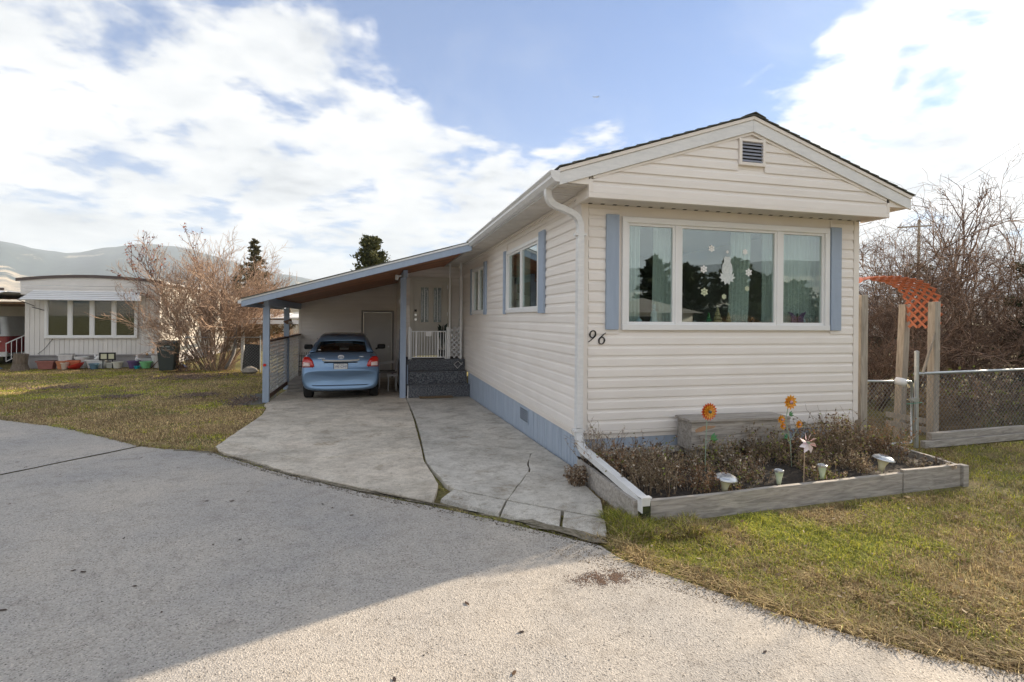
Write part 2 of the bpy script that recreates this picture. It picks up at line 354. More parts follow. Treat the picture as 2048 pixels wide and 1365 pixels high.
# ================================================================== SETTING: ground, road, driveway, hills
def grid_ground():
    xs = sorted(set([-6000,-3000,-1500,-700,-300,-150,-80,-50]+list(np.arange(-36, 36.1, 3.0))+[50,80,150,300,700,1500,3000,6000]))
    ys = sorted(set([-6000,-3000,-1500,-700,-300,-150,-80,-50,-30,-20,-12,-8,-5,-3,-1.5,0,1,2,3,4,5,6,7,8,9,9.5,11,13,16,20,25,30,40,60,80,150,300,700,1500,3000,6000]))
    mb = MB(); n = len(xs)
    for y in ys:
        for x in xs: mb.v.append((x, y, gz(x, y)-0.03))
    for j in range(len(ys)-1):
        for i in range(n-1): mb.f.append((j*n+i, j*n+i+1, (j+1)*n+i+1, (j+1)*n+i))
    return mb
def lawn_ground_mat():
    m = bpy.data.materials.new('lawn_soil'); m.use_nodes = True; nt = m.node_tree; N = nt.nodes; L = nt.links; b = N['Principled BSDF']
    b.inputs['Roughness'].default_value = 0.95; b.inputs['Specular IOR Level'].default_value = 0.15
    g = N.new('ShaderNodeNewGeometry').outputs['Position']
    def noise(s, d=5):
        n = N.new('ShaderNodeTexNoise'); n.inputs['Scale'].default_value = s; n.inputs['Detail'].default_value = d; n.inputs['Roughness'].default_value = 0.65; L.new(g, n.inputs[0]); return n.outputs[0]
    r = N.new('ShaderNodeValToRGB'); L.new(noise(0.9, 8), r.inputs[0]); e = r.color_ramp.elements
    e[0].position = 0.34; e[0].color = (0.17, 0.135, 0.075, 1); e[1].position = 0.66; e[1].color = (0.30, 0.25, 0.12, 1)
    k = e.new(0.5); k.color = (0.21, 0.20, 0.075, 1)
    r2 = N.new('ShaderNodeValToRGB'); L.new(noise(28, 4), r2.inputs[0]); r2.color_ramp.elements[0].position = 0.35; r2.color_ramp.elements[0].color = (0.5, 0.5, 0.5, 1); r2.color_ramp.elements[1].position = 0.65; r2.color_ramp.elements[1].color = (1.3, 1.25, 1.15, 1)
    mx = N.new('ShaderNodeMix'); mx.data_type = 'RGBA'; mx.blend_type = 'MULTIPLY'; mx.inputs[0].default_value = 1; L.new(r.outputs[0], mx.inputs[6]); L.new(r2.outputs[0], mx.inputs[7])
    L.new(mx.outputs[2], b.inputs['Base Color'])
    bp = N.new('ShaderNodeBump'); bp.inputs['Strength'].default_value = 0.8; bp.inputs['Distance'].default_value = 0.02; L.new(noise(40, 4), bp.inputs['Height']); L.new(bp.outputs[0], b.inputs['Normal'])
    return m
M['lawn_soil'] = lawn_ground_mat()
ground = make('ground', grid_ground(), M['lawn_soil'], recalc=False); tag(ground, kind='structure')

def slab(name, poly, top, thick, material, parent=None, bevel=0.0, jit=0.0, seed=1, label=None):
    rr = random.Random(seed); pts = []
    n = len(poly)
    for i in range(n):
        a = Vector(poly[i]); b = Vector(poly[(i+1) % n]); d = (b-a).length
        k = max(1, int(d/0.12)) if jit else 1
        for j in range(k):
            p = a.lerp(b, j/k)
            if jit and j: p += Vector((rr.gauss(0, jit), rr.gauss(0, jit)))
            pts.append(p)
    bm = bmesh.new(); f = bm.faces.new([bm.verts.new((p.x, p.y, 0)) for p in pts])
    if f.normal.z < 0: f.normal_flip()
    for y in (0.0, 9.5):
        bmesh.ops.bisect_plane(bm, geom=bm.verts[:]+bm.edges[:]+bm.faces[:], plane_co=(0,y,0), plane_no=(0,1,0))
    bmesh.ops.triangulate(bm, faces=bm.faces[:])
    for v in bm.verts: v.co.z = gz(v.co.x, v.co.y)+top
    if thick:
        r = bmesh.ops.extrude_face_region(bm, geom=bm.faces[:])
        vs = [e for e in r['geom'] if isinstance(e, bmesh.types.BMVert)]
        for v in vs: v.co.z -= thick
        bmesh.ops.recalc_face_normals(bm, faces=bm.faces[:])
    off = wloc(parent) if parent else Vector((0,0,0))
    for v in bm.verts: v.co -= off
    me = bpy.data.meshes.new(name); bm.to_mesh(me); bm.free(); me.materials.append(material)
    o = link(bpy.data.objects.new(name, me), parent)
    if bevel:
        b = o.modifiers.new('b', 'BEVEL'); b.width = bevel; b.segments = 2; b.limit_method = 'ANGLE'; b.angle_limit = RAD(50)
    if label: o['label'] = label
    return o
ROADEDGE = [(-30, 27), (-14, 11.6), (-8.42, 5.72), (-6.88, 4.51), (-5.6, 3.15), (-5.2, 2.74), (-4.55, 2.26), (-4.09, 1.98), (-3.0, 0.62), (-2.22, -0.19), (-1.62, -0.70), (-1.14, -1.15), (-0.82, -1.47), (-0.54, -1.76),
            (-0.5, -1.95), (-0.31, -2.26), (-0.17, -2.45), (0.06, -2.80), (0.29, -3.07), (0.51, -3.30), (0.82, -3.52), (1.6, -4.2), (3.2, -5.6), (9, -11), (24, -26)]
def off_edge(pts, d):
    out = []
    for i, p in enumerate(pts):
        a = Vector(pts[max(0, i-1)]); b = Vector(pts[min(len(pts)-1, i+1)]); t = (b-a).normalized(); out.append((p[0]-t.y*-d, p[1]-t.x*d))
    return out
# two lengths of asphalt with an open seam between them
seamA, seamB = (-5.14, 2.67), (-9.6, -4.3)
near = [p for p in ROADEDGE[6:]]
road = slab('road', [(-5.13, 2.66)]+near+[(20, -30), (-2, -14.5), (-9.60, -4.32)], 0.0, 0, M['asphalt'], seed=3, jit=0.006); tag(road, kind='structure')
road2 = slab('road', [(-30, 27), (-14, 11.6), (-8.42, 5.72), (-6.88, 4.51), (-5.6, 3.15), (-5.175, 2.68), (-9.645, -4.29), (-36, 19)], 0.0, 0, M['asphalt'], seed=4, jit=0.006); tag(road2, kind='structure')

# driveway: separate slabs, walk pieces parted by cracks, rolled kerb pieces
drive = link(bpy.data.objects.new('driveway', None)); drive.location = (-2.9, 3, -0.1); tag(drive, 'pale concrete driveway of cracked slabs running from the road into the carport', kind='structure')
C_ = M['concrete']; Wk = M['concrete_walk']
slab('concrete_slab', [(-4.38,6.6),(-1.47,6.55),(-1.50,3.86),(-4.14,3.98),(-4.13,5.1),(-4.25,6.2)], 0.016, 0.12, C_, drive, 0.006, 0.003, 11)
slab('concrete_slab', [(-4.14,3.965),(-1.50,3.845),(-1.565,1.40),(-3.0,1.33),(-4.155,2.60),(-4.15,3.6)], 0.016, 0.12, C_, drive, 0.006, 0.003, 12)
slab('concrete_slab', [(-4.155,2.585),(-3.0,1.315),(-1.568,1.385),(-1.585,0.85),(-1.53,-0.10),(-1.63,-0.60),(-2.2,-0.10),(-3.0,0.70),(-4.05,2.05),(-4.16,2.35)], 0.014, 0.12, C_, drive, 0.006, 0.004, 13)
slab('concrete_slab', [(-4.42,12.0),(-1.47,12.0),(-1.47,6.565),(-4.38,6.615)], 0.016, 0.12, C_, drive, 0.006, 0.003, 14)
# walkway
slab('walk_slab', [(-1.455,7.4),(-0.02,7.4),(-0.02,4.114),(-0.75,4.054),(-1.46,4.014)], 0.020, 0.12, Wk, drive, 0.006, 0.003, 15)
slab('walk_slab', [(-1.46,4.008),(-0.75,4.048),(-0.02,4.108),(-0.02,1.15),(-0.28,0.92),(-0.62,1.00),(-1.05,1.12),(-1.545,1.28),(-1.50,2.4)], 0.020, 0.12, Wk, drive, 0.006, 0.004, 16)
slab('walk_slab', [(-1.546,1.275),(-1.05,1.114),(-0.62,0.995),(-0.282,0.912),(-0.42,0.55),(-0.55,0.10),(-0.98,-0.70),(-1.40,-0.30),(-1.47,-0.10),(-1.56,0.85)], 0.020, 0.12, Wk, drive, 0.006, 0.004, 17)
slab('walk_slab', [(-0.276,0.912),(-0.02,1.143),(-0.02,0.30),(-0.10,-0.25),(-0.33,-0.32),(-0.54,0.075),(-0.413,0.546)], 0.020, 0.12, Wk, drive, 0.006, 0.004, 18)
slab('walk_slab', [(-0.549,0.094),(-0.54,0.062),(-0.333,-0.330),(-0.12,-0.262),(-0.16,-0.9),(-0.30,-1.30),(-0.556,-1.084),(-0.975,-0.706)], 0.020, 0.12, Wk, drive, 0.006, 0.004, 19)
def kerb(a, b, c, d, seed):  # inner a->b, outer d->c, sloping to the road
    rr = random.Random(seed); n = 6; mb = MB()
    a, b, c, d = map(Vector, (a, b, c, d)); ring = []
    for i in range(n+1):
        t = i/n; p = a.lerp(b, t); q = d.lerp(c, t)
        row = []
        for s, z in ((0, -0.08), (0, 0.019), (0.35, 0.016), (0.7, 0.009), (0.93, 0.002), (1.0, -0.03), (1.0, -0.08)):
            v = p.lerp(q, s); row.append((v.x+rr.gauss(0, .004), v.y+rr.gauss(0, .004), z+gz(0, v.y)+rr.gauss(0, .0015)))
        ring.append(row)
    m = len(ring[0])
    for r in ring: mb.v += r
    for i in range(n):
        for j in range(m): mb.f.append((i*m+j, i*m+(j+1) % m, (i+1)*m+(j+1) % m, (i+1)*m+j))
    mb.f.append(tuple(range(m))); mb.f.append(tuple(n*m+j for j in range(m))[::-1])
    return mb
make('kerb_piece', kerb((-1.41,-0.33),(-1.00,-0.72),(-1.12,-0.98),(-1.56,-0.52),1), Wk, drive, smooth=False)
make('kerb_piece', kerb((-0.985,-0.735),(-0.60,-1.085),(-0.72,-1.36),(-1.10,-1.0),2), Wk, drive)
make('kerb_piece', kerb((-0.585,-1.10),(-0.31,-1.345),(-0.45,-1.66),(-0.70,-1.38),3), Wk, drive)

tag(slab('soil_strip', [(-4.19,2.12),(-3.0,.735),(-2.22,-.10),(-1.62,-.60),(-1.12,-1.06),(-.80,-1.29),(-.50,-1.60),(-.47,-1.74),(-.78,-1.42),(-1.14,-1.06),(-1.60,-.655),(-2.215,-.155),(-3.01,.65),(-4.07,1.99),(-4.62,2.24),(-4.6,2.33)], 0.004, 0, M['strip'], jit=0.020, seed=23), kind='structure')
# gravel patch by the left carport post, and timber edging of the lawn
gm = MB(); rr = random.Random(5)
for i in range(900):
    a = rr.random(); x = -4.95+rr.gauss(0.12, .22); y = 6.9+rr.random()*2.2; s = rr.uniform(.008, .022); z = gz(x, y)-0.02
    gm.add([(x-s,y-s,z),(x+s,y-s*.7,z),(x+s*.6,y+s,z),(x-s,y+s*.8,z),(x+rr.gauss(0,s*.3),y,z+s*1.4)], [(0,1,4),(1,2,4),(2,3,4),(3,0,4)])
tag(make('gravel', gm, M['gravel'], recalc=False), kind='stuff')

# hills: ring of ridges; height by compass azimuth (deg from +Y, clockwise)
def hill_mat():
    m = bpy.data.materials.new('hillside'); m.use_nodes = True; nt = m.node_tree; N = nt.nodes; L = nt.links; b = N['Principled BSDF']; b.inputs['Roughness'].default_value = 1; b.inputs['Specular IOR Level'].default_value = 0
    g = N.new('ShaderNodeNewGeometry').outputs['Position']; sp = N.new('ShaderNodeSeparateXYZ'); L.new(g, sp.inputs[0])
    def noise(s, d, r=0.6):
        n = N.new('ShaderNodeTexNoise'); n.inputs['Scale'].default_value = s; n.inputs['Detail'].default_value = d; n.inputs['Roughness'].default_value = r; L.new(g, n.inputs[0]); return n.outputs[0]
    def mth(op, a, c):
        n = N.new('ShaderNodeMath'); n.operation = op
        for i, v in enumerate((a, c)):
            if isinstance(v, (int, float)): n.inputs[i].default_value = v
            else: L.new(v, n.inputs[i])
        return n.outputs[0]
    t = mth('ADD', mth('MULTIPLY', noise(0.0022, 9, 0.62), 1.5), mth('MULTIPLY', sp.outputs[2], 0.0011))
    r = N.new('ShaderNodeValToRGB'); L.new(t, r.inputs[0]); e = r.color_ramp.elements
    e[0].position = 0.86; e[0].color = (0.46, 0.39, 0.28, 1); e[1].position = 1.02; e[1].color = (0.035, 0.055, 0.055, 1)
    k = e.new(0.91); k.color = (0.34, 0.30, 0.22, 1)
    k = e.new(0.935); k.color = (0.05, 0.07, 0.06, 1)
    r2 = N.new('ShaderNodeValToRGB'); L.new(noise(0.012, 6, 0.75), r2.inputs[0]); r2.color_ramp.elements[0].position = 0.35; r2.color_ramp.elements[0].color = (0.45, 0.48, 0.54, 1); r2.color_ramp.elements[1].position = 0.65; r2.color_ramp.elements[1].color = (1.35, 1.3, 1.25, 1)
    mx = N.new('ShaderNodeMix'); mx.data_type = 'RGBA'; mx.blend_type = 'MULTIPLY'; mx.inputs[0].default_value = 1; L.new(r.outputs[0], mx.inputs[6]); L.new(r2.outputs[0], mx.inputs[7]); L.new(mx.outputs[2], b.inputs['Base Color'])
    return m
def hills():
    az_pts = [(-180,.06),(-120,.08),(-80,.09),(-45,.115),(-35,.107),(-29.7,.097),(-27.1,.090),(-25.3,.090),(-23.6,.097),(-20.4,.109),(-17,.104),(-12,.085),(-9.4,.0733),(-7,.066),(-3,.052),(4,.04),(20,.035),(40,.035),(70,.04),(100,.05),(125,.085),(140,.10),(155,.09),(170,.06),(180,.06)]
    A = np.array([p[0] for p in az_pts]); H = np.array([p[1] for p in az_pts])
    az = np.arange(-180, 180, 0.5); rad = np.array([1500, 1900, 2300, 2700, 3100, 3500, 3800, 4100, 4400, 5000])
    prof = np.array([-0.01, 0.06, 0.16, 0.32, 0.48, 0.68, 0.82, 0.95, 1.0, 0.75])
    h = np.interp(az, A, H)
    rng = np.random.default_rng(3)
    def sn(n, k): # smooth periodic noise
        c = rng.normal(size=k); ph = rng.random(k)*2*PI; t = np.radians(az)
        return sum(c[i]*np.sin((i+1)*n*t+ph[i]) for i in range(k))/k
    mb = MB(); n = len(az)
    for i, r in enumerate(rad):
        j1 = sn(7, 9)*0.22+sn(31, 9)*0.16; rr_ = r*(1+0.05*sn(5, 6))
        zz = h*4400*prof[i]*(1+j1*(0.9 if i < 6 else 0.10)) + (sn(60, 14)*9 if i > 5 else 0)
        for k in range(n):
            a = RAD(az[k]); R_ = rr_ if np.isscalar(rr_) else rr_[k]
            mb.v.append((R_*math.sin(a), R_*math.cos(a), float(zz[k])-1.0))
    for i in range(len(rad)-1):
        for k in range(n): mb.f.append((i*n+k, i*n+(k+1) % n, (i+1)*n+(k+1) % n, (i+1)*n+k))
    return mb
tag(make('hills', hills(), hill_mat(), smooth=True, recalc=True), kind='structure')

# ================================================================== THE MOBILE HOME
home = thing('mobile_home', (1.83, 4.0, 0.0), 'cream single-wide mobile home number 96 with low gable, blue shutters and big front window', 'mobile home')
CE = 0.1165
_plank = {}
PROF = [(0.003,0.010),(0.0185,0.0),(0.0165,0.070),(0.009,0.086),(0.005,CE),(0.003,CE+.009),(0.0,CE+.009),(0.0,0.010)]
def plank_mesh(l0, l1, l2, l3, e=CE, m=None):
    # local x from l0..l1 at bottom, l2..l3 at top; outward is -y
    key = tuple(round(v, 3) for v in (l0, l1, l2, l3, e))+((m or M['siding']).name,)
    if key in _plank: return _plank[key]
    mb = MB(); k = e/CE; n = len(PROF)
    for side in (0, 1):
        for o, z in PROF:
            t = min(1.0, z/CE); x = (l0+(l2-l0)*t) if side == 0 else (l1+(l3-l1)*t); mb.v.append((x, -o, z*k))
    mb.f = [tuple(range(n)), tuple(range(n, 2*n))[::-1]]+[(i, (i+1) % n, n+(i+1) % n, n+i) for i in range(n)]
    me = mesh_of(mb, m or M['siding'], 'siding_plank'); _plank[key] = me; return me
def siding(parent, face, u0, u1, z0, z1, holes=(), coord=0.0, umin=None, umax=None, m=None, name='siding_plank', phase=0.0):
    """face: 'front' (plane y=coord, outward -y, u=x) or 'left' (plane x=coord, outward -x, u=y)"""
    z = z0
    while z < z1-0.02:
        e = min(CE, z1-z); lo = umin(z, z+e) if umin else (u0, u0); hi = umax(z, z+e) if umax else (u1, u1)
        segs = [(lo[0], hi[0], lo[1], hi[1])]
        for (a, b, c, d) in holes:
            if z+e > c+0.015 and z < d-0.015:
                ns = []
                for s in segs:
                    if s[0] < b and s[1] > a:
                        if s[0] < a-0.01: ns.append((s[0], a, s[2], a))
                        if s[1] > b+0.01: ns.append((b, s[1], b, s[3]))
                    else: ns.append(s)
                segs = ns
        if face == 'left' and parent is home and u1-u0 > 6:      # lengths of siding lap at staggered joints
            row = int(round((z-z0)/CE)); ns = []
            for s in segs:
                c = [2.9+.9*((row*7) % 5)/5, 6.3+.8*((row*3) % 4)/4]; a0 = s[0]
                for q in c:
                    if a0+.25 < q < s[1]-.25: ns.append((a0, q, a0, q)); a0 = q+.001
                ns.append((a0, s[1], a0, s[3]))
            segs = ns
        for s in segs:
            if max(s[1]-s[0], s[3]-s[2]) < 0.03: continue
            base = s[0]; me = plank_mesh(0, s[1]-base, s[2]-base, s[3]-base, e, m)
            if face == 'front': inst(name, me, parent, (base, coord, z))
            else: # left wall: local x -> -y ; outward -y -> -x : rotate by -90
                me = plank_mesh(-(s[1]-base)+0, 0, -(s[3]-base), -(s[2]-base), e, m)
                inst(name, me, parent, (coord, base, z), (0, 0, -PI/2))
        z += CE
# --- walls (sheathing behind the planks), floor, inside
FW = (0.49, 3.19, 1.55, 2.73)                          # picture window opening
LW = [(1.50, 3.29, 1.76, 2.74), (5.24, 6.55, 1.76, 2.73)]
YE = 13.0
mb = MB()
t = 0.10
mb.box(0.004, FW[0], 0.002, t, 0.35, 2.95); mb.box(FW[1], 3.656, 0.002, t, 0.35, 2.95); mb.box(FW[0], FW[1], 0.002, t, 0.35, FW[2]); mb.box(FW[0], FW[1], 0.002, t, FW[3], 2.95)
ys = [t, LW[0][0], LW[0][1], LW[1][0], LW[1][1], YE]
mb.box(0.002, t, t, LW[0][0], 0.35, 2.97); mb.box(0.002, t, LW[0][1], LW[1][0], 0.35, 2.97); mb.box(0.002, t, LW[1][1], YE, 0.35, 2.97)
for w in LW: mb.box(0.002, t, w[0], w[1], 0.35, w[2]); mb.box(0.002, t, w[0], w[1], w[3], 2.97)
mb.box(3.56, 3.658, t, YE, 0.35, 2.97); mb.box(t, 3.56, YE-t, YE, 0.35, 2.97)
make('wall', mb, M['trim'], home)
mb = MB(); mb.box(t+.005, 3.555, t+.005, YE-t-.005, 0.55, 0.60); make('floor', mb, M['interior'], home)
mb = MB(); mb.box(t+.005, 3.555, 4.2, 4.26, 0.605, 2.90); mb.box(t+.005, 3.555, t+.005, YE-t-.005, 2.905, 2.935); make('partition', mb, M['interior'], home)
# --- siding
siding(home, 'front', 0.075, 3.595, 0.44, 2.90, holes=[(FW[0]-.06, FW[1]+.06, FW[2]-.06, FW[3]+.06)])
siding(home, 'left', 0.075, 8.49, 0.44, 2.955, holes=[(w[0]-.05, w[1]+.05, w[2]-.05, w[3]+.05) for w in LW])
for (x0, x1, y0, y1, z1_) in ((-0.018, 0.07, -0.02, -0.001, 2.89), (-0.02, -0.0005, -0.0005, 0.07, 2.95), (3.60, 3.678, -0.02, 0.0, 2.89), (3.66, 3.68, 0.001, 0.08, 2.95)):
    make('corner_trim', MB().box(x0, x1, y0, y1, 0.42, z1_), M['trim'], home, bevel=0.003)
make('starter_trim', MB().box(0.07, 3.60, -0.022, 0.0, 0.405, 0.438), M['trim'], home)
make('starter_trim', MB().box(-0.022, 0.0, 0.07, 8.49, 0.405, 0.438), M['trim'], home)
make('frieze_trim', MB().box(-0.03, 0.0, -0.34, 8.49, 2.957, 2.998), M['trim'], home)
# right wall simple siding, seen only from a step aside
siding(home, 'front', 0.0, 0.0, 0, 0)
# --- skirting
y = 0.0; k = 0; ws = [0.62, 0.55, 0.60, 0.61, 0.60, 0.62, 0.60, 0.61, 0.60, 0.62, 0.60, 0.61, 0.6]
rr = random.Random(9)
while y < 7.2:
    w = ws[k % len(ws)]; y1 = min(y+w, 7.25)
    mb = MB(); off = rr.uniform(0, .004)
    mb.hexa([(0.012-off,y+.003,gz(0,y)-.03),(0.03,y+.003,gz(0,y)-.03),(0.03,y1-.003,gz(0,y1)-.03),(0.012-off,y1-.003,gz(0,y1)-.03),(0.012-off,y+.003,0.404),(0.03,y+.003,0.404),(0.03,y1-.003,0.404),(0.012-off,y1-.003,0.404)])
    g = y+.10                                     # grooved plywood: shallow battens between the grooves
    while g < y1-.06:
        g2 = min(g+.09, y1-.012); mb.box(0.008-off, 0.0125-off, g-.088, g2-.10, gz(0, g)+.0, 0.403); g += .10
    make('skirting_panel', mb, M['skirt'], home); y = y1; k += 1
x = 0.03
while x < 3.64:
    x1 = min(x+1.21, 3.65); mb = MB().box(x+.003, x1-.003, 0.012, 0.03, 0.05, 0.404); g = x+.1
    while g < x1-.05: mb.box(g-.088, g-.01, 0.008, 0.0125, 0.06, 0.403); g += .10
    make('skirting_panel', mb, M['skirt'], home); x = x1
# foundation ledge along the front
make('foundation_ledge', MB().box(0.0, 3.66, -0.05, 0.01, -0.05, 0.235), M['concrete_walk'], home, bevel=.005)
sv = MB(); sv.box(-0.004, 0.011, 2.02, 2.46, 0.13, 0.31)
v = make('skirting_vent', MB().box(-0.006, 0.010, 2.0, 2.025, 0.115, 0.325).box(-0.006, 0.010, 2.455, 2.48, 0.115, 0.325).box(-0.006, 0.010, 2.025, 2.455, 0.305, 0.325).box(-0.006, 0.010, 2.025, 2.455, 0.115, 0.135), M['skirt'], home)
make('vent_opening', MB().box(0.0, 0.0075, 2.025, 2.455, 0.135, 0.305), M['dark'], v)
for i in range(1, 6):
    z = .135+i*.17/6; make('grille_bar', MB().box(-.004, .0, 2.025, 2.455, z-.004, z+.004), M['skirt'], v)
for i in range(1, 9):
    yy = 2.025+i*.43/9; make('grille_bar', MB().box(-.0055, -.0042, yy-.004, yy+.004, .135, .305), M['skirt'], v)
# --- picture window
def window(name, face, u0, u1, z0, z1, mull, fw, coord=0.0, label=None, pane_mat=None, parent=home, casing=0.05, dirn=1):
    """frame of bars + one pane per light; u axis along wall, outward negative"""
    e = thing_part(name, parent, label)
    def bx(u_0, u_1, o0, o1, a, b):
        mb = MB()
        if face == 'front': mb.box(u_0, u_1, coord-o1, coord-o0, a, b)
        else: mb.box(coord-o1, coord-o0, u_0, u_1, a, b)
        return mb
    fr = MB()
    for q in (bx(u0-casing, u1+casing, -.05, .035, z1, z1+casing), bx(u0-casing, u1+casing, -.05, .042, z0-casing, z0), bx(u0-casing, u0, -.05, .035, z0, z1), bx(u1, u1+casing, -.05, .035, z0, z1)): fr.add(q.v, q.f)
    make('frame', fr, M['white'], e, bevel=.004)
    edges = [u0]+[c for m_ in mull for c in m_]+[u1]
    for m_ in mull: make('mullion', bx(m_[0], m_[1], -.04, .018, z0, z1), M['white'], e, bevel=.003)
    for i in range(0, len(edges), 2):
        a, b = edges[i], edges[i+1]; s = fw
        sash = MB()
        for q in (bx(a, b, -.035, .008, z1-s, z1), bx(a, b, -.035, .008, z0, z0+s), bx(a, a+s, -.035, .008, z0+s, z1-s), bx(b-s, b, -.035, .008, z0+s, z1-s)): sash.add(q.v, q.f)
        make('sash', sash, M['white'], e)
        make('pane', bx(a+s-.004, b-s+.004, -.016, -.010, z0+s-.004, z1-s+.004), pane_mat or M['glass'], e)
    return e
def thing_part(name, parent, label=None):
    me = bpy.data.meshes.new(name); o = link(bpy.data.objects.new(name, None), parent); o.empty_display_size = .1
    if label: o['label'] = label
    bpy.data.meshes.remove(me); return o
pw = window('picture_window', 'front', FW[0]+.04, FW[1]-.03, FW[2]+.045, FW[3]-.02, [(1.12,1.185),(2.475,2.545)], 0.028, label='three-light white picture window with paper snowflakes on the middle pane', casing=0.065)
w1 = window('side_window', 'left', LW[0][0]+.03, LW[0][1]-.03, LW[0][2]+.03, LW[0][3]-.03, [(2.42, 2.47)], 0.03, label='nearer two-light sliding window of the long wall')
w2 = window('side_window', 'left', LW[1][0]+.03, LW[1][1]-.03, LW[1][2]+.03, LW[1][3]-.03, [(5.88, 5.93)], 0.03, label='farther two-light sliding window of the long wall')
# snowflakes stuck to the middle pane (flat paper, 2 mm proud inside)
def flake(cx, cz, r, y, pts=6, solid=0.55, seed=0):
    rr = random.Random(seed); mb = MB(); n = pts*6; ring = []
    for i in range(n):
        a = 2*PI*i/n; k = [1.0, .86, .72, .60, .72, .86][i % 6]; ring.append((cx+math.sin(a)*r*k, cz+math.cos(a)*r*k))
    inner = [(cx+math.sin(2*PI*i/n)*r*.28, cz+math.cos(2*PI*i/n)*r*.28) for i in range(n)]
    mid = [(cx+math.sin(2*PI*i/n)*r*.46, cz+math.cos(2*PI*i/n)*r*.46) for i in range(n)]
    for i in range(n):
        j = (i+1) % n
        mb.add([(ring[i][0], y, ring[i][1]), (ring[j][0], y, ring[j][1]), (mid[j][0], y, mid[j][1]), (mid[i][0], y, mid[i][1])], [(0,1,2,3)])
        if i % 6 in (5, 0, 3): mb.add([(mid[i][0], y, mid[i][1]), (mid[j][0], y, mid[j][1]), (inner[j][0], y, inner[j][1]), (inner[i][0], y, inner[i][1])], [(0,1,2,3)])
        mb.add([(inner[i][0], y, inner[i][1]), (inner[j][0], y, inner[j][1]), (cx, y, cz)], [(0,1,2)])
    return mb
M['paper'] = mat('white_paper', (0.95, 0.95, 0.94), 0.8)
M['paper_y'] = mat('pale_yellow_paper', (0.62, 0.66, 0.45), 0.8)
mid_pane = [c for c in pw.children if c.name.startswith('pane')][1]
for i, (x, z, r, m_) in enumerate([(1.60,2.47,.045,'paper'),(1.81,2.44,.022,'paper'),(2.05,2.45,.038,'paper'),(1.50,2.23,.050,'paper'),(2.10,2.21,.050,'paper'),(1.51,1.97,.052,'paper_y'),(1.77,1.92,.035,'paper_y'),(2.08,2.02,.035,'paper_y')]):
    o = make('snowflake_sticker', flake(x, z, r, 0.0078, seed=i), M[m_], pw, recalc=False)
mb = MB(); cx, cz = 1.81, 2.22; y = .0078    # lantern-shaped lace ornament with points below
P_ = [(-.055,.17),(-.03,.20),(0,.185),(.03,.20),(.055,.17),(.05,.12),(.075,.08),(.085,0),(.07,-.05),(.11,-.03),(.095,-.075),(.13,-.09),(.085,-.115),(.10,-.15),(.05,-.14),(.035,-.19),(0,-.165),(-.035,-.19),(-.05,-.14),(-.10,-.15),(-.085,-.115),(-.13,-.09),(-.095,-.075),(-.11,-.03),(-.07,-.05),(-.085,0),(-.075,.08),(-.05,.12)]
mb.prism([(cx+a*.85, cz+b*.85) for a, b in P_], 'y', y, y+.0015)
make('snowflake_sticker', mb, mat('translucent_lace', (0.55, 0.60, 0.60), 0.8, (0.75, 0.78, 0.78), 60, 0.9), pw, recalc=True)['label'] = 'large lace lantern shape with starry points under it'
# curtains: pleated sheer cloths
def curtain(x0, x1, z0, z1, y, amp=.02, per=.05, sk=0.0):
    mb = MB(); n = int((x1-x0)/per*6)
    for i in range(n+1):
        x = x0+(x1-x0)*i/n; yy = y+amp*math.sin(2*PI*i/6)+.3*amp*math.sin(i*.37)
        mb.v += [(x, yy, z1), (x+sk, yy, z0)]
    for i in range(n): mb.f.append((2*i, 2*i+1, 2*i+3, 2*i+2))
    return mb
cm = bpy.data.materials.new('sheer'); cm.use_nodes = True; nt = cm.node_tree; b = nt.nodes['Principled BSDF']; b.inputs['Base Color'].default_value = (.80,.83,.80,1); b.inputs['Roughness'].default_value = .9
tr = nt.nodes.new('ShaderNodeBsdfTransparent'); mx = nt.nodes.new('ShaderNodeMixShader'); mx.inputs[0].default_value = .80
nt.links.new(tr.outputs[0], mx.inputs[1]); nt.links.new(b.outputs[0], mx.inputs[2]); nt.links.new(mx.outputs[0], nt.nodes['Material Output'].inputs[0])
for (a, b_, sk) in ((0.55, 0.80, 0), (0.98, 1.22, -.02), (2.02, 2.30, -.04), (2.46, 2.60, 0), (2.74, 3.34, 0)):
    make('curtain', curtain(a, b_, 1.57, 2.72, 0.22, sk=sk), cm, home, recalc=False)
for (a, b_) in ((1.55, 2.0),):
    mb = curtain(a, b_, 1.8, 2.70, 0.22); make('curtain', type('q', (), {'v': [(v[1], v[0], v[2]) for v in mb.v], 'f': mb.f})(), cm, home, recalc=False)
for lw in LW:
    make('blind', MB().box(0.14, 0.145, lw[0]+(0.95 if lw is LW[0] else .0), lw[1], lw[2], lw[3]), mat('beige_blind', (0.42, 0.42, 0.36), 0.9, (0.34, 0.34, 0.28), 2, 0.5), home)
make('window_sill', MB().box(0.50, 3.15, 0.055, 0.30, 1.53, 1.585), M['white'], home)
# shutters
def shutter(face, u0, u1, z0, z1):
    mb = MB()
    if face == 'front':
        mb.box(u0, u1, -.048, -.016, z0, z1)
    else: mb.box(-.048, -.016, u0, u1, z0, z1)
    return make('shutter', mb, M['blue'], home, bevel=.004)
shutter('front', .27, .418, 1.535, 2.785); shutter('front', 3.235, 3.385, 1.53, 2.79)
shutter('left', 1.20, 1.435, 1.72, 2.80); shutter('left', 3.345, 3.46, 1.72, 2.78); shutter('left', 4.97, 5.18, 1.72, 2.78); shutter('left', 6.61, 6.73, 1.72, 2.76)
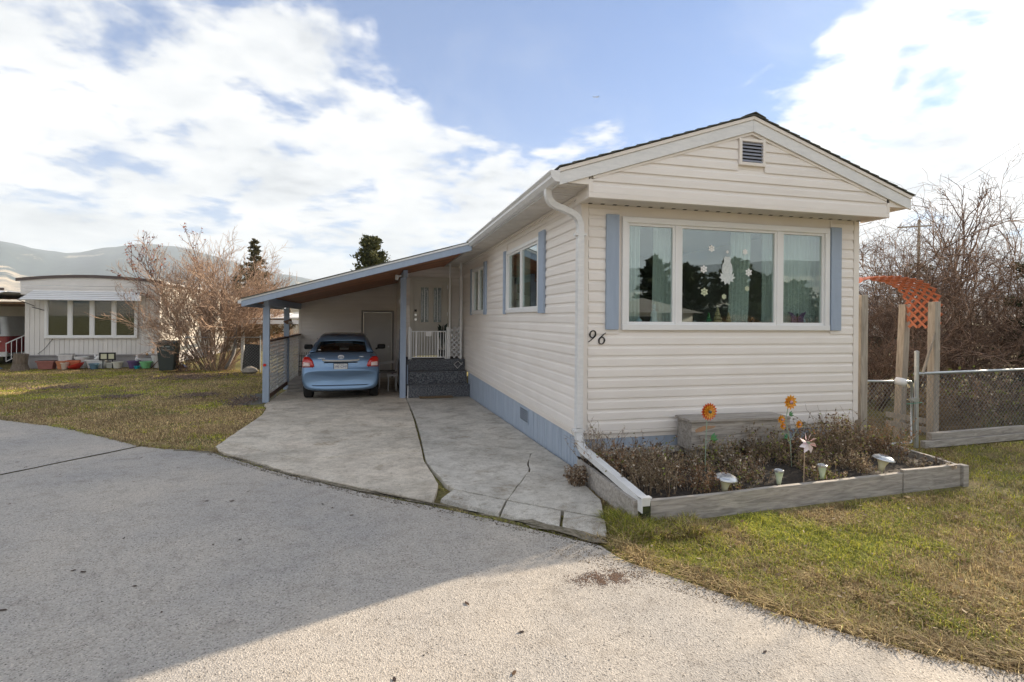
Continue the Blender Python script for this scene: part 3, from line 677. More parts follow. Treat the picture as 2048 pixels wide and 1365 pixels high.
# --- gable front, Y = -0.35
PK = 1.83; SL = 0.331; ZE = 3.02     # rake underside height at x=-.06
def rake(x): return 3.705-SL*abs(x-PK)
mb = MB(); mb.prism([(-.055, 2.90), (3.715, 2.90), (3.715, rake(3.715)), (PK, rake(PK)), (-.055, rake(-.055))], 'y', -0.348, -0.30)
make('gable_wall', mb, M['trim'], home)
def um(z0, z1): 
    f = lambda z: max(-.055, PK-(3.700-z)/SL); return (f(z0), f(z1))
def uM(z0, z1):
    f = lambda z: min(3.715, PK+(3.700-z)/SL); return (f(z0), f(z1))
siding(home, 'front', 0, 0, 2.925, 3.69, holes=[(1.66, 2.0, 3.34, 3.64)], coord=-0.35, umin=um, umax=uM)
make('box_trim', MB().box(-.075, 3.735, -.372, -.33, 2.872, 2.924), M['trim'], home, bevel=.004)
make('box_trim', MB().box(-.075, -.05, -.329, -.0, 2.872, 2.955), M['trim'], home, bevel=.003)
make('box_trim', MB().box(3.71, 3.735, -.329, .0, 2.872, 2.955), M['trim'], home, bevel=.003)
make('box_trim', MB().box(-.076, -.03, -.3725, -.3285, 2.9245, 3.055), M['trim'], home, bevel=.003)
make('box_trim', MB().box(3.70, 3.736, -.3725, -.3285, 2.9245, 3.045), M['trim'], home, bevel=.003)
for xa_, xb_ in ((-.375,-.077),(3.737,4.02)): make('eave_return', MB().prism([(xa_,3.0),(xb_,3.0),(xb_,rake(xb_)+.02),(xa_,rake(xa_)+.02)], 'y', -.371, -.355), M['trim'], home)
make('box_side', MB().box(-.055, -.035, -.33, -.001, 2.955, 3.05), M['siding'], home)
# underside with a row of vent slots
sf = make('soffit_panel', MB().box(-.05, 3.71, -.33, -.022, 2.885, 2.90), M['soffit'], home)
sl = MB()
for i in range(26):
    x = .05+i*.142; sl.box(x, x+.04, -.075, -.045, 2.8815, 2.8848)
make('vent_slots', sl, M['dark'], sf)
# eave soffits both sides, ribbed panels across
for sx, xa, xb in ((-1, -.40, -.032), (1, 3.735, 4.02)):
    yy = -.36
    while yy < 12.9:
        if sx < 0 or yy < 1.5: make('soffit_panel', MB().box(xa, xb, yy+.003, yy+.297, 3.00, 3.012).box(xa, xb, yy+.10, yy+.11, 2.996, 3.0).box(xa, xb, yy+.20, yy+.21, 2.996, 3.0), M['soffit'], home)
        yy += .30
# gable vent with louvres
gv = thing_part('gable_vent', home)
x0, x1, z0, z1 = 1.665, 2.0, 3.335, 3.625
make('frame', MB().box(x0, x0+.035, -.385, -.35, z0, z1).box(x1-.035, x1, -.385, -.35, z0, z1).box(x0+.035, x1-.035, -.385, -.35, z0, z0+.035).box(x0+.035, x1-.035, -.385, -.35, z1-.03, z1), M['trim'], gv, bevel=.003)
make('opening', MB().box(x0+.035, x1-.035, -.352, -.3495, z0+.035, z1-.03), M['dark'], gv)
for i in range(6):
    z = z0+.045+i*.037; make('slat', MB().hexa([(x0+.035,-.380,z),(x1-.035,-.380,z),(x1-.035,-.376,z-.004),(x0+.035,-.376,z-.004),(x0+.035,-.357,z+.026),(x1-.035,-.357,z+.026),(x1-.035,-.353,z+.022),(x0+.035,-.353,z+.022)]), M['louvre'], gv)
# rake boards, drip edge, roof
def slope_poly(xa, xb, lo, hi):
    return [(xa, rake(xa)+lo), (xb, rake(xb)+lo), (xb, rake(xb)+hi), (xa, rake(xa)+hi)]
XL, XR = -.395, 4.03
for a, b_ in ((XL, PK), (PK, XR)):
    make('rake_board', MB().prism(slope_poly(a, b_-.001 if b_ == PK else b_, .0, .125), 'y', -.395, -.373), M['white_trim'], home, bevel=.003)
    make('rake_trim', MB().prism(slope_poly(a, b_-.001 if b_ == PK else b_, .127, .165), 'y', -.408, -.373), M['trim'], home, bevel=.003)
    make('rake_moulding', MB().prism(slope_poly(max(a, -.03), min(b_, 3.69), -.028, -.002), 'y', -.374, -.364), M['trim'], home)
    make('roof_deck', MB().prism(slope_poly(a, b_, .10, .160), 'y', -.372, YE+.3), M['trim'], home)
n = 16
for s in (-1, 1):
    for i in range(n):
        d0 = (n-1-i)*.138; d1 = d0+.165; 
        xa, xb = PK+s*d0, PK+s*d1
        za, zb = 3.705-SL*d0, 3.705-SL*d1
        me = MB(); lift = .166
        me.prism([(xa, za+lift+.004), (xb, zb+lift+.014), (xb, zb+lift+.024), (xa, za+lift+.012)], 'y', -.425, YE+.32)
        make('shingle_course', me, M['shingle'], home)
make('ridge_cap', MB().prism([(PK-.13, 3.705+.19-SL*.13-.004), (PK, 3.705+.195), (PK+.13, 3.705+.19-SL*.13-.004), (PK+.13, 3.705+.196-SL*.13), (PK, 3.705+.204), (PK-.13, 3.705+.196-SL*.13)], 'y', -.43, YE+.33), M['shingle'], home)
make('roof_fin', MB().box(-.33, -.25, 3.0, 3.10, 3.20, 3.27).tube([(-.29,3.05,3.1),(-.29,3.05,3.22)], .02), M['white_trim'], home)
# gutter (K profile) left eave, ending at the carport roof
gp = [(0,0),(0,-.11),(.05,-.11),(.085,-.07),(.075,-.035),(.10,-.012),(.10,0),(.094,0),(.094,-.008),(.07,-.034),(.079,-.07),(.048,-.104),(.006,-.104),(.006,0)]
g = MB(); g.prism([(XL-.001-a, 3.105+b_) for a, b_ in gp], 'y', -.40, 4.60); make('gutter', g, M['white_trim'], home)
make('gutter_end', MB().prism([(XL-.001,3.105),(XL-.001,2.995),(XL-.051,2.995),(XL-.086,3.035),(XL-.101,3.093),(XL-.101,3.105)], 'y', -.408, -.401), M['white_trim'], home)
make('fascia', MB().box(XL, XL+.02, -.37, YE, 2.985, 3.10), M['white_trim'], home)
make('fascia', MB().box(XR-.02, XR, -.37, YE, 3.0, 3.10), M['white_trim'], home)
# downspout with ribbed elbows
ds = thing_part('downspout', home, 'white downspout bending from the gutter to the corner and along the planter')
prof = [(-.038,-.030),(.038,-.030),(.038,.030),(-.038,.030)]
def bez(p0, p1, p2, p3, n=14):
    out = []
    for i in range(n+1):
        t = i/n; out.append(tuple((1-t)**3*p0[k]+3*(1-t)**2*t*p1[k]+3*(1-t)*t*t*p2[k]+t**3*p3[k] for k in range(3)))
    return out
DY = -.075
p = [(XL-.02, DY, 3.02)]+bez((XL-.02,DY,2.98),(XL-.02,DY,2.86),(XL+.05,DY,2.83),(XL+.13,DY,2.81), 12)+bez((XL+.20,DY,2.785),(XL+.30,DY,2.75),(XL+.345,DY,2.71),(XL+.345,DY,2.60), 12)
dx = XL+.345
up = MB().sweep(p+[(dx, DY, 2.55)], prof, (0,1,0)); make('elbow', up, M['white_trim'], ds)
rib = MB()
for i in list(range(2, 11))+list(range(16, 24)):
    a = Vector(p[i]); b_ = Vector(p[i+1]); m_ = a.lerp(b_, .5); rib.sweep([a.lerp(b_, .35), m_, a.lerp(b_, .65)], [(q[0]*1.06, q[1]*1.09) for q in prof], (0,1,0))
make('elbow_ribs', rib, M['white_trim'], ds)
make('pipe', MB().sweep([(dx, DY, 2.565), (dx, DY, 1.5), (dx, DY, .50)], [(-.04,-.033),(-.012,-.033),(-.008,-.028),(.008,-.028),(.012,-.033),(.04,-.033),(.04,.033),(-.04,.033)], (0,1,0)), M['white_trim'], ds)
for z in (2.54, .47): make('strap', MB().box(dx-.062, dx+.062, DY-.038, DY+.04, z-.012, z+.012), M['white_trim'], ds)
q = bez((dx, DY, .49), (dx, DY, .38), (dx, DY-.04, .33), (dx, DY-.12, .30), 12)
make('elbow', MB().sweep(q, prof, (1,0,0)), M['white_trim'], ds)
rib = MB()
for i in range(1, 11):
    a = Vector(q[i]); b_ = Vector(q[i+1]); rib.sweep([a.lerp(b_, .3), a.lerp(b_, .5), a.lerp(b_, .7)], [(c[0]*1.08, c[1]*1.10) for c in prof], (1,0,0))
make('elbow_ribs', rib, M['white_trim'], ds)
tip = Vector((dx+.015, -1.50, .185)); st = Vector(q[-1]); chan = [(-.040,.026),(-.040,-.030),(.040,-.030),(.040,.026),(.035,.026),(.035,-.025),(-.035,-.025),(-.035,.026)]
make('pipe', MB().sweep([st, st.lerp(tip, .5), tip], prof, (1,0,0)), M['white_trim'], ds)
make('end_flange', MB().box(tip.x-.047, tip.x-.039, tip.y-.02, tip.y+.05, .11, .225).box(tip.x-.047, tip.x+.05, tip.y-.006, tip.y+.045, .216, .226), M['white_trim'], ds)
# house number: calligraphic italics
def stroke(pts, ws):  # ribbon polygon from centre line with widths
    L_ = []; R_ = []; n = len(pts)
    for i in range(n):
        a = Vector(pts[max(0, i-1)]); b_ = Vector(pts[min(n-1, i+1)]); d = (b_-a).normalized(); nrm = Vector((-d.y, d.x)); p = Vector(pts[i])
        L_.append(p+nrm*ws[i]/2); R_.append(p-nrm*ws[i]/2)
    return L_, R_
def digit6(cx, cz, h, flip=False):
    pts = []; ws = []
    for i in range(28):   # tail from upper right sweeping down the left, around the bowl, closing in the middle left
        t = i/27
        if t < .42:
            k = t/.42; x = .34-.62*k**.8; z = .98-.62*k; w = .035+.09*k
            x = .36*(1-k)**1.6-.27*k**.9; 
        else:
            k = (t-.42)/.58; a = PI+.35+k*(2*PI-.5); x = .02+.29*math.cos(a); z = .31+.30*math.sin(a)*1.0; w = .125-.045*abs(math.sin(k*PI*2))
        pts.append((x, z)); ws.append(w)
    out = []
    for x, z in pts:
        x += .12*(z-.5)
        if flip: x, z = -x, 1-z
        out.append((cx+x*h*.92, cz+(z-.5)*h))
    return stroke(out, [w*h for w in ws])
for nm, cx, cz, fl in (('number_nine', .125, 1.462, True), ('number_six', .228, 1.440, False)):
    L_, R_ = digit6(cx, cz, .125, fl); mb = MB()
    for i in range(len(L_)-1):
        a, b_, c, d = L_[i], L_[i+1], R_[i+1], R_[i]
        mb.hexa([(a.x,-.030,a.y),(b_.x,-.030,b_.y),(c.x,-.030,c.y),(d.x,-.030,d.y),(a.x,-.018,a.y),(b_.x,-.018,b_.y),(c.x,-.018,c.y),(d.x,-.018,d.y)])
    make(nm, mb, M['black_paint'], home)
# --- mudroom addition with the entrance door (front at Y=8.5)
mr_top = 2.98
sd_ = thing_part('entry_room', home)
mb = MB(); D0 = (-1.22, -.33, .62, 2.60)
mb.box(-1.5, D0[0], 8.5, 8.6, -.3, mr_top); mb.box(D0[1], -.001, 8.5, 8.6, -.3, mr_top); mb.box(D0[0], D0[1], 8.5, 8.6, D0[3], mr_top); mb.box(D0[0], D0[1], 8.5, 8.6, -.3, D0[2]); mb.box(-1.5, -1.4, 8.6, 12.0, -.3, 2.80); make('wall', mb, M['trim'], sd_)
siding(home, 'front', -1.43, -.02, .62, 2.93, holes=[(D0[0]-.09, D0[1]+.09, 0, D0[3]+.09)], coord=8.5, umax=lambda a, b: (-.02, -.02), umin=lambda a, b: (-1.43, -1.43))
siding(home, 'left', 8.56, 11.95, -.26, 2.68, coord=-1.5)
make('corner_trim', MB().box(-1.52, -1.43, 8.475, 8.499, -.28, 2.72), M['trim'], home); make('corner_trim', MB().box(-1.522, -1.501, 8.4995, 8.56, -.28, 2.72), M['trim'], home)
dr = thing_part('front_door', home, 'cream entrance door with two tall leaded glass panels')
make('frame', MB().box(D0[0]-.09, D0[0], 8.45, 8.53, .62, 2.69).box(D0[1], D0[1]+.09, 8.45, 8.53, .62, 2.69).box(D0[0], D0[1], 8.45, 8.53, D0[3], 2.69), M['door'], dr, bevel=.004)
make('door_leaf', MB().box(D0[0]+.003, D0[1]-.003, 8.505, 8.55, .66, 2.598), M['door'], dr)
for (a, b_) in ((-1.03, -.83), (-.70, -.50)):
    make('glass_surround', MB().box(a-.03, a, 8.492, 8.504, 1.50, 2.46).box(b_, b_+.03, 8.492, 8.504, 1.50, 2.46).box(a, b_, 8.492, 8.504, 1.50, 1.53).box(a, b_, 8.492, 8.504, 2.43, 2.46), M['door'], dr, bevel=.003)
    make('glass_panel', MB().box(a, b_, 8.498, 8.503, 1.53, 2.43), M['leadglass'], dr)
    make('leading', MB().box((a+b_)/2-.004, (a+b_)/2+.004, 8.494, 8.4975, 1.53, 2.43).box(a+.03, a+.036, 8.4945, 8.497, 1.6, 2.36).box(b_-.036, b_-.03, 8.4945, 8.497, 1.6, 2.36), M['chrome'], dr)
for z, r in ((1.72, .03), (1.60, .033)): make('door_knob', MB().tube([(-1.16,8.50,z),(-1.16,8.47,z),(-1.16,8.45,z)], [.02,.02,r], 12), M['chrome'], dr)
make('key_pad', MB().box(-1.19, -1.13, 8.485, 8.502, 1.80, 1.86), M['black'], dr)
for z in (.9, 1.7, 2.4): make('hinge', MB().box(D0[1]-.02, D0[1]+.01, 8.49, 8.505, z, z+.10), M['chrome'], dr)
# glazed side door of the long wall, seen edge-on behind the porch
sdd = thing_part('storm_door', home, 'narrow glazed storm door on the long wall beside the porch')
make('frame', MB().box(-.045, -.016, 8.0, 8.05, .66, 2.70).box(-.045, -.016, 8.40, 8.45, .66, 2.70).box(-.045, -.016, 8.05, 8.40, 2.64, 2.70).box(-.045, -.016, 8.05, 8.40, .66, .74).box(-.045, -.016, 8.05, 8.40, 1.62, 1.67), M['white'], sdd)
make('pane', MB().box(-.03, -.025, 8.05, 8.40, .74, 1.62).box(-.03, -.025, 8.05, 8.40, 1.67, 2.64), M['glass_dark'], sdd)
# ================================================================== CARPORT, SHED, PORCH
cp = thing('carport', (-2.9, 8.5, gz(0, 8.5)), 'open lean-to carport with pale blue posts, blue fascia and stained cedar ceiling', 'carport')
def rz_(x): return 3.045-.238*(-.42-x)          # roof top plane
FL, FR = Vector((-4.85, 6.87)), Vector((-.40, 4.50))      # skewed front edge
def yfront(x): return FL.y+(x-FL.x)/(FR.x-FL.x)*(FR.y-FL.y)
def xfront(y): return FL.x+(y-FL.y)/(FR.y-FL.y)*(FR.x-FL.x)
fd = (FR-FL).normalized(); fn = Vector((fd.y, -fd.x))    # pointing to the camera side
if fn.y > 0: fn = -fn
def fboard(o0, o1, lo, hi, a=0.0, b=0.0):
    A = FL-fd*a; B = FR+fd*b; p = []
    for z in (lo, hi):
        for q, o in ((A, o0), (B, o0), (B, o1), (A, o1)):
            w = q+fn*o; p.append((w.x, w.y, rz_(q.x)+z))
    return MB().hexa(p)
make('fascia', fboard(0, .035, -.135, -.015), M['blue'], cp, bevel=.003)
make('drip_edge', fboard(-.01, .05, -.013, .022, .03, .0), M['white_trim'], cp)
make('side_fascia', MB().box(-4.885, -4.852, 6.84, 12.3, rz_(-4.85)-.135, rz_(-4.85)-.015), M['blue'], cp)
make('eave_gutter', MB().box(-4.955, -4.887, 6.84, 12.3, rz_(-4.85)-.075, rz_(-4.85)-.01), M['white_trim'], cp)
rm = MB()
rp = [(FL.x-.03, FL.y-.06), (FR.x, FR.y-.055), (-.05, 4.6), (-.05, 12.32), (FL.x-.03, 12.32)]
rm.v = [(x, y, rz_(x)+.024) for x, y in rp]+[(x, y, rz_(x)+.046) for x, y in rp]; n = len(rp)
rm.f = [tuple(range(n))[::-1], tuple(range(n, 2*n))]+[(i, (i+1)%n, n+(i+1)%n, n+i) for i in range(n)]
make('roof', rm, M['shingle'], cp)
y = 4.56
while y < 12.1:
    y1 = y+.138; x0a = max(-4.84, xfront(y)) if y < FL.y else -4.84; x0b = max(-4.84, xfront(y1)) if y1 < FL.y else -4.84
    if y < FL.y: x0a = min(-.45, max(-4.84, xfront(y)+.02))
    if y1 < FL.y: x0b = min(-.45, max(-4.84, xfront(y1)+.02))
    xe = -.415; zt, zb = -.022, -.040; mb = MB()
    mb.hexa([(x0a,y+.004,rz_(x0a)+zb),(xe,y+.004,rz_(xe)+zb),(xe,y1-.004,rz_(xe)+zb),(x0b,y1-.004,rz_(x0b)+zb),(x0a,y,rz_(x0a)+zt),(xe,y,rz_(xe)+zt),(xe,y1,rz_(xe)+zt),(x0b,y1,rz_(x0b)+zt)])
    make('ceiling_board', mb, M['ceil'], cp); y += .14
make('roof_underlay', MB().hexa([(-4.84,6.95,rz_(-4.84)-.020),(-.42,4.6,rz_(-.42)-.020),(-.42,12.2,rz_(-.42)-.020),(-4.84,12.2,rz_(-4.84)-.020),(-4.84,6.95,rz_(-4.84)+.020),(-.42,4.6,rz_(-.42)+.020),(-.42,12.2,rz_(-.42)+.020),(-4.84,12.2,rz_(-4.84)+.020)]), M['shingle'], cp)
bt = rz_(-4.42)-.045
make('beam', MB().box(-4.47, -4.37, 6.93, 12.0, bt-.17, bt), M['blue'], cp, bevel=.004)
make('beam', MB().box(-1.55, -1.45, 6.93, 8.47, rz_(-1.5)-.22, rz_(-1.5)-.06), M['blue'], cp, bevel=.004)
for x, y_, zt in ((-4.42, 7.09, bt-.171), (-4.42, 9.75, bt-.171), (-1.52, 7.07, rz_(-1.5)-.221)):
    g0 = gz(0, y_)
    make('post', MB().box(x-.045, x+.045, y_-.045, y_+.045, g0, zt).box(x-.085, x-.046, y_-.043, y_+.043, g0, zt-.02), M['blue'], cp, bevel=.004)
make('reflector', MB().tube([(-4.46, 7.042, .60), (-4.46, 7.03, .60)], .032, 14), M['red'], cp)
make('bracket_lamp', MB().tube([(-1.60,7.0,2.60),(-1.68,6.95,2.58)], .02, 8).tube([(-1.68,6.95,2.60),(-1.70,6.93,2.50)], [.05,.035], 10), M['white'], cp)
# lattice railing on the left side
lr = thing('lattice_railing', (-4.42, 9.5, gz(0, 9.5)), 'waist-high carport side railing of white lattice panels under a brown cap rail', 'railing')
M['brown_wood'] = mat('brown_stained_wood', (0.16, 0.085, 0.05), 0.7, (0.09, 0.05, 0.035), 5, .7, rnd=.1)
M['lat_white'] = mat('white_lattice', (0.66, 0.66, 0.66), 0.6, (0.5, 0.5, 0.5), 6, .6)
for (a, b) in ((7.14, 9.70), (9.80, 11.95)):
    make('cap_rail', MB().box(-4.48, -4.36, a, b, 1.09, 1.13), M['brown_wood'], lr, bevel=.004)
    make('bottom_rail', MB().box(-4.44, -4.40, a, b, gz(0,a)+.06, gz(0,a)+.15), M['brown_wood'], lr)
    lat = [(-4.425, -1), (-4.412, 1)]
    lo, hi = gz(0, a)+.15, 1.09; H_ = hi-lo
    s = .165; k = a-H_
    while k < b:
        for xx, dr_ in lat:
            # slat from (k,lo) to (k+H,hi) or mirrored, clipped to [a,b]
            y0, y1 = k, k+H_; z0, z1 = lo, hi
            if dr_ < 0: z0, z1 = hi, lo
            def zat(yy): return z0+(z1-z0)*(yy-y0)/(y1-y0)
            ya, yb = max(y0, a), min(y1, b)
            if yb-ya > .05: make('lattice_slat', MB().beam((xx, ya, zat(ya)), (xx, yb, zat(yb)), .007, .034, up=(0, -(z1-z0), (y1-y0))), M['lat_white'], lr)
        k += s
    for yy in (a+.02, (a+b)/2, b-.02): make('stile', MB().box(-4.448, -4.430, yy-.03, yy+.03, lo, hi), M['brown_wood'] if yy != (a+b)/2 else M['lat_white'], lr)
# bits hanging / leaning in the carport corner
wd = thing('hanging_ornament', (-4.40, 9.60, 1.50), 'small brown and cream hanging ornament on the middle left carport post', 'ornament')
make('wing', MB().add([(-4.5,9.58,1.52),(-4.30,9.58,1.60),(-4.27,9.56,1.45),(-4.42,9.57,1.46),(-4.5,9.6,1.51),(-4.30,9.6,1.59),(-4.27,9.58,1.44),(-4.42,9.59,1.45)], [(0,1,2,3),(4,7,6,5),(0,4,5,1),(1,5,6,2),(2,6,7,3),(3,7,4,0)]), M['brown_wood'], wd)
make('body', MB().tube([(-4.36,9.55,1.50),(-4.25,9.55,1.48)], [.035,.015], 8), M['door'], wd)
ca = thing('stacked_boards', (-4.05, 10.2, gz(0, 9.5)), 'low stack of dark boards on the carport floor beside the car', 'boards')
for i, (x0, x1, y0, y1, z0) in enumerate([(-4.32,-3.92,9.0,10.2,.03),(-4.30,-3.95,9.1,10.1,.10),(-4.34,-4.0,9.3,10.9,.17)]):
    make('board', MB().box(x0, x1, y0, y1, z0-.285+.02*0, z0-.285+.065), M['weather'], ca)
ct = thing('black_cart', (-4.1, 11.2, -.285), 'dark folded wire cart standing in the back left corner of the carport', 'cart')
mb = MB()
for i in range(7): mb.tube([(-4.3+i*.06, 10.95, -.15), (-4.3+i*.06, 11.2, .60)], .008, 5)
for z in (0, .15, .3, .45, .6): mb.tube([(-4.32, 10.95+z*.4, -.1+z), (-3.92, 10.95+z*.4, -.1+z)], .009, 5)
make('basket', mb, M['black'], ct)
for x in (-4.28, -3.96): make('wheel', MB().lathe([(.02,-.02),(.11,-.02),(.12,0),(.11,.02),(.02,.02)], (x,11.0,-.165), 14, Matrix.Rotation(PI/2, 3, 'Y')), M['black'], ct)
# storage shed behind the car
sh = thing('storage_shed', (-2.9, 12.2, -.285), 'beige sided storage room closing the back of the carport with a plain pale door', 'shed')
SD = (-2.53, -1.66, -.22, 1.80)
def shtop(x): return rz_(x)-.045
mb = MB()
for a, b in ((-4.42, SD[0]), (SD[1], -1.5)): mb.prism([(a, -.30), (b, -.30), (b, shtop(b)), (a, shtop(a))], 'y', 12.001, 12.09)
mb.prism([(SD[0], SD[3]), (SD[1], SD[3]), (SD[1], shtop(SD[1])), (SD[0], shtop(SD[0]))], 'y', 12.001, 12.09)
mb.box(-4.42, -4.33, 12.09, 15.0, -.3, shtop(-4.42)); make('wall', mb, M['trim'], sh)
zz = -.24
def cl(z0, z1):
    f = lambda z: max(-4.36, -.42-(3.045-.045-z)/.238); return (f(z0), f(z1))
siding(sh, 'front', -4.36, -1.522, -.24, shtop(-1.53), holes=[(SD[0]-.07, SD[1]+.06, -1, SD[3]+.07)], coord=12.0, umin=cl, umax=lambda a, b: (-1.522, -1.522))
make('corner_trim', MB().box(-4.44, -4.36, 11.975, 12.0, -.28, shtop(-4.42)), M['trim'], sh)
M['shed_door'] = mat('pale_shed_door', (0.60, 0.58, 0.55), 0.45, (0.52, 0.5, 0.47), 3, .5)
dd = thing_part('shed_door', sh)
make('frame', MB().box(SD[0]-.06, SD[0], 11.965, 12.03, -.28, SD[3]+.06).box(SD[1], SD[1]+.06, 11.965, 12.03, -.28, SD[3]+.06).box(SD[0], SD[1], 11.965, 12.03, SD[3], SD[3]+.06), M['pipe'], dd)
make('door_leaf', MB().box(SD[0]+.003, SD[1]-.003, 12.0, 12.04, -.27, SD[3]-.003), M['shed_door'], dd)
make('door_knob', MB().tube([(-1.76,12.0,.72),(-1.76,11.95,.72)], [.015,.028], 10), M['chrome'], dd)

# porch steps
ps = thing('porch_steps', (-.72, 7.4, gz(0,7.1)), 'wide porch steps covered in speckled dark grey carpet below the white gate', 'steps')
Z3, Z2, Z1, Z0 = .64, .38, .09, -.24
for i, (x0, y0, y1, z0, z1) in enumerate([(-1.42, 6.95, 8.5, Z0-.02, Z1), (-1.41, 7.25, 8.5, Z1, Z2), (-1.40, 7.55, 8.5, Z2, Z3)]):
    mb = MB().prism([(y0, z0), (y0, z1-.035), (y0-.018, z1-.028), (y0-.018, z1-.008), (y0-.008, z1), (y1, z1), (y1, z0)], 'x', x0, -.024 if i else -.004)
    make('step', mb, M['carpet'], ps, bevel=.004)
make('edge_strip', MB().box(-1.435, -1.421, 6.94, 7.0, Z0, Z1+.0), M['white'], ps)
make('edge_strip', MB().box(-1.435, -1.412, 7.24, 7.29, Z1+.004, Z2+.16), M['blue'], ps)
dm = tag(make('doormat', MB().box(-1.18, -.42, 6.68, 6.91, gz(0,6.8)+.036, gz(0,6.8)+.055), M['coir'], bevel=.005, loc=(-.8, 6.8, gz(0,6.8)+.036)), 'thin brown coir mat lying at the foot of the porch steps', 'doormat')
# pet gate
pg = thing('porch_gate', (-.87, 7.70, Z3), 'white barred pressure gate with a small paper notice at the top of the steps', 'gate')
GY = 7.68
make('frame', MB().box(-1.33, -1.305, GY-.015, GY+.015, Z3, 1.38).box(-.50, -.475, GY-.015, GY+.015, Z3, 1.33).box(-1.305, -.50, GY-.012, GY+.012, 1.30, 1.325).box(-1.305, -.50, GY-.012, GY+.012, Z3+.03, Z3+.055), M['white'], pg, bevel=.003)
for i, x in enumerate(np.linspace(-1.26, -.54, 12)):
    w = .022 if i in (1, 9) else .008
    make('bar', MB().box(x-w, x+w, GY-.009, GY+.009, Z3+.055, 1.30), M['white'], pg)
make('notice', MB().box(-.97, -.83, GY-.016, GY-.0125, 1.20, 1.31), M['paper'], pg)
make('wing_post', MB().box(-1.385, -1.335, GY-.03, GY+.03, Z3, 1.42), M['white'], pg)
# porch screen
sc = thing('porch_screen', (-.25, 7.72, Z3), 'tall slim white post frame with a lattice infill beside the porch gate', 'screen')
for x0, x1, z1 in ((-.46, -.40, 1.42), (-.40, -.365, 3.0), (-.13, -.085, 3.0)): make('post', MB().box(x0, x1-.001, 7.69, 7.74, Z3, z1), M['white'], sc, bevel=.003)
make('top_rail', MB().box(-.401, -.085, 7.69, 7.74, 3.0, 3.045), M['white'], sc)
lo, hi = Z3+.02, 1.42; kx = -.365-(hi-lo)
while kx < -.13:
    for yy, s in ((7.705, 1), (7.716, -1)):
        a, b = (kx, kx+(hi-lo)); z0, z1 = (lo, hi) if s > 0 else (hi, lo)
        xa, xb = max(a, -.365), min(b, -.13)
        if xb-xa > .03:
            za, zb = z0+(z1-z0)*(xa-a)/(b-a), z0+(z1-z0)*(xb-a)/(b-a)
            make('lattice_slat', MB().beam((xa, yy, za), (xb, yy, zb), .009, .028, up=(-(z1-z0), 0, (b-a))), M['lat_white'], sc)
    kx += .12
make('loose_lattice', MB().beam((-.30,7.50,.52),(-.20,7.50,.60),.01,.028,up=(0,-1,.2)).beam((-.30,7.50,.52),(-.21,7.49,.42),.01,.028,up=(0,-1,.2)).beam((-.20,7.51,.60),(-.10,7.51,.50),.01,.028,up=(0,-1,.2)).beam((-.21,7.51,.42),(-.08,7.51,.56),.01,.028,up=(0,-1,.2)), M['lat_white'], sc)
mbx = MB()
pc = thing('potted_plant', (-.50, 8.1, Z3), 'small dark leaved plant behind the right end of the porch gate', 'plant')
make('pot', MB().lathe([(.07,0),(.10,.18),(.11,.18),(.10,.20)], (-.52,8.05,Z3), 12), M['black'], pc)
for i in range(14):
    a = i*2.4; mbx.add([(-.52,8.05,Z3+.2),(-.52+.05*math.cos(a+.4),8.05+.05*math.sin(a+.4),Z3+.55+.02*i),(-.52+.13*math.cos(a),8.05+.13*math.sin(a),Z3+.62+.02*i)], [(0,1,2)])
make('leaves', mbx, mat('dark_leaf', (.02,.035,.02), .5), pc, recalc=False)
# wall globe lamp on the entry room
gl = thing('wall_lamp', (-1.47, 8.42, 2.05), 'white globe wall lamp beside the entrance behind the right carport post', 'lamp')
make('globe', MB().lathe([(.01,-.10),(.07,-.08),(.10,0),(.07,.08),(.02,.10)], (-1.50,8.36,2.05), 14), M['white'], gl, smooth=True)
make('arm', MB().tube([(-1.49,8.47,2.15),(-1.5,8.36,2.16),(-1.5,8.36,2.12)], .012, 8), M['black'], gl)
# blue panel, chair, side table between car and steps
bp_ = tag(make('blue_board', MB().box(-1.58, -1.475, 7.95, 8.02, -.24, 1.36), mat('dark_blue_panel', (.03,.055,.12), .5), loc=(-1.52,7.98,-.24), bevel=.006), 'tall dark blue board leaning behind the right carport post', 'board')
ch = thing('patio_chair', (-1.82, 9.3, gz(0,9.3)), 'grey white patio chair facing the car by the pale shed door', 'chair')
M['cush'] = mat('grey_cushion', (.26,.25,.24), .9)
g9 = gz(0, 9.3)+.03
for x, y_ in ((-2.05, 9.1), (-1.62, 9.1), (-2.05, 9.55), (-1.62, 9.55)): make('leg', MB().tube([(x, y_, g9), (x+.01, y_, g9+.42)], .016, 8), M['white_trim'], ch)
make('seat', MB().box(-2.07, -1.60, 9.08, 9.57, g9+.42, g9+.46), M['cush'], ch, bevel=.01)
for y_ in (9.10, 9.55): make('arm_rest', MB().tube([(-2.05,y_,g9+.46),(-2.05,y_,g9+.66),(-1.66,y_,g9+.70)], .016, 8), M['white_trim'], ch)
for y_ in (9.12, 9.53): make('back_post', MB().tube([(-1.64,y_,g9+.42),(-1.52,y_,g9+.98)], .016, 8), M['white_trim'], ch)
for k in range(5): make('back_slat', MB().box(-1.64+.0+.024*k, -1.625+.024*k, 9.12, 9.53, g9+.50+k*.095, g9+.56+k*.095), M['white_trim'], ch)
st_ = thing('side_table', (-1.70, 8.6, gz(0,8.6)), 'small white side table in front of the patio chair', 'table')
g8 = gz(0, 8.6)+.03
make('table_top', MB().box(-1.86, -1.60, 8.45, 8.80, g8+.38, g8+.41), M['white_trim'], st_, bevel=.006)
for x in (-1.83, -1.63):
    for y_ in (8.48, 8.77): make('leg', MB().tube([(x,y_,g8),(x,y_,g8+.38)], .014, 7), M['white_trim'], st_)

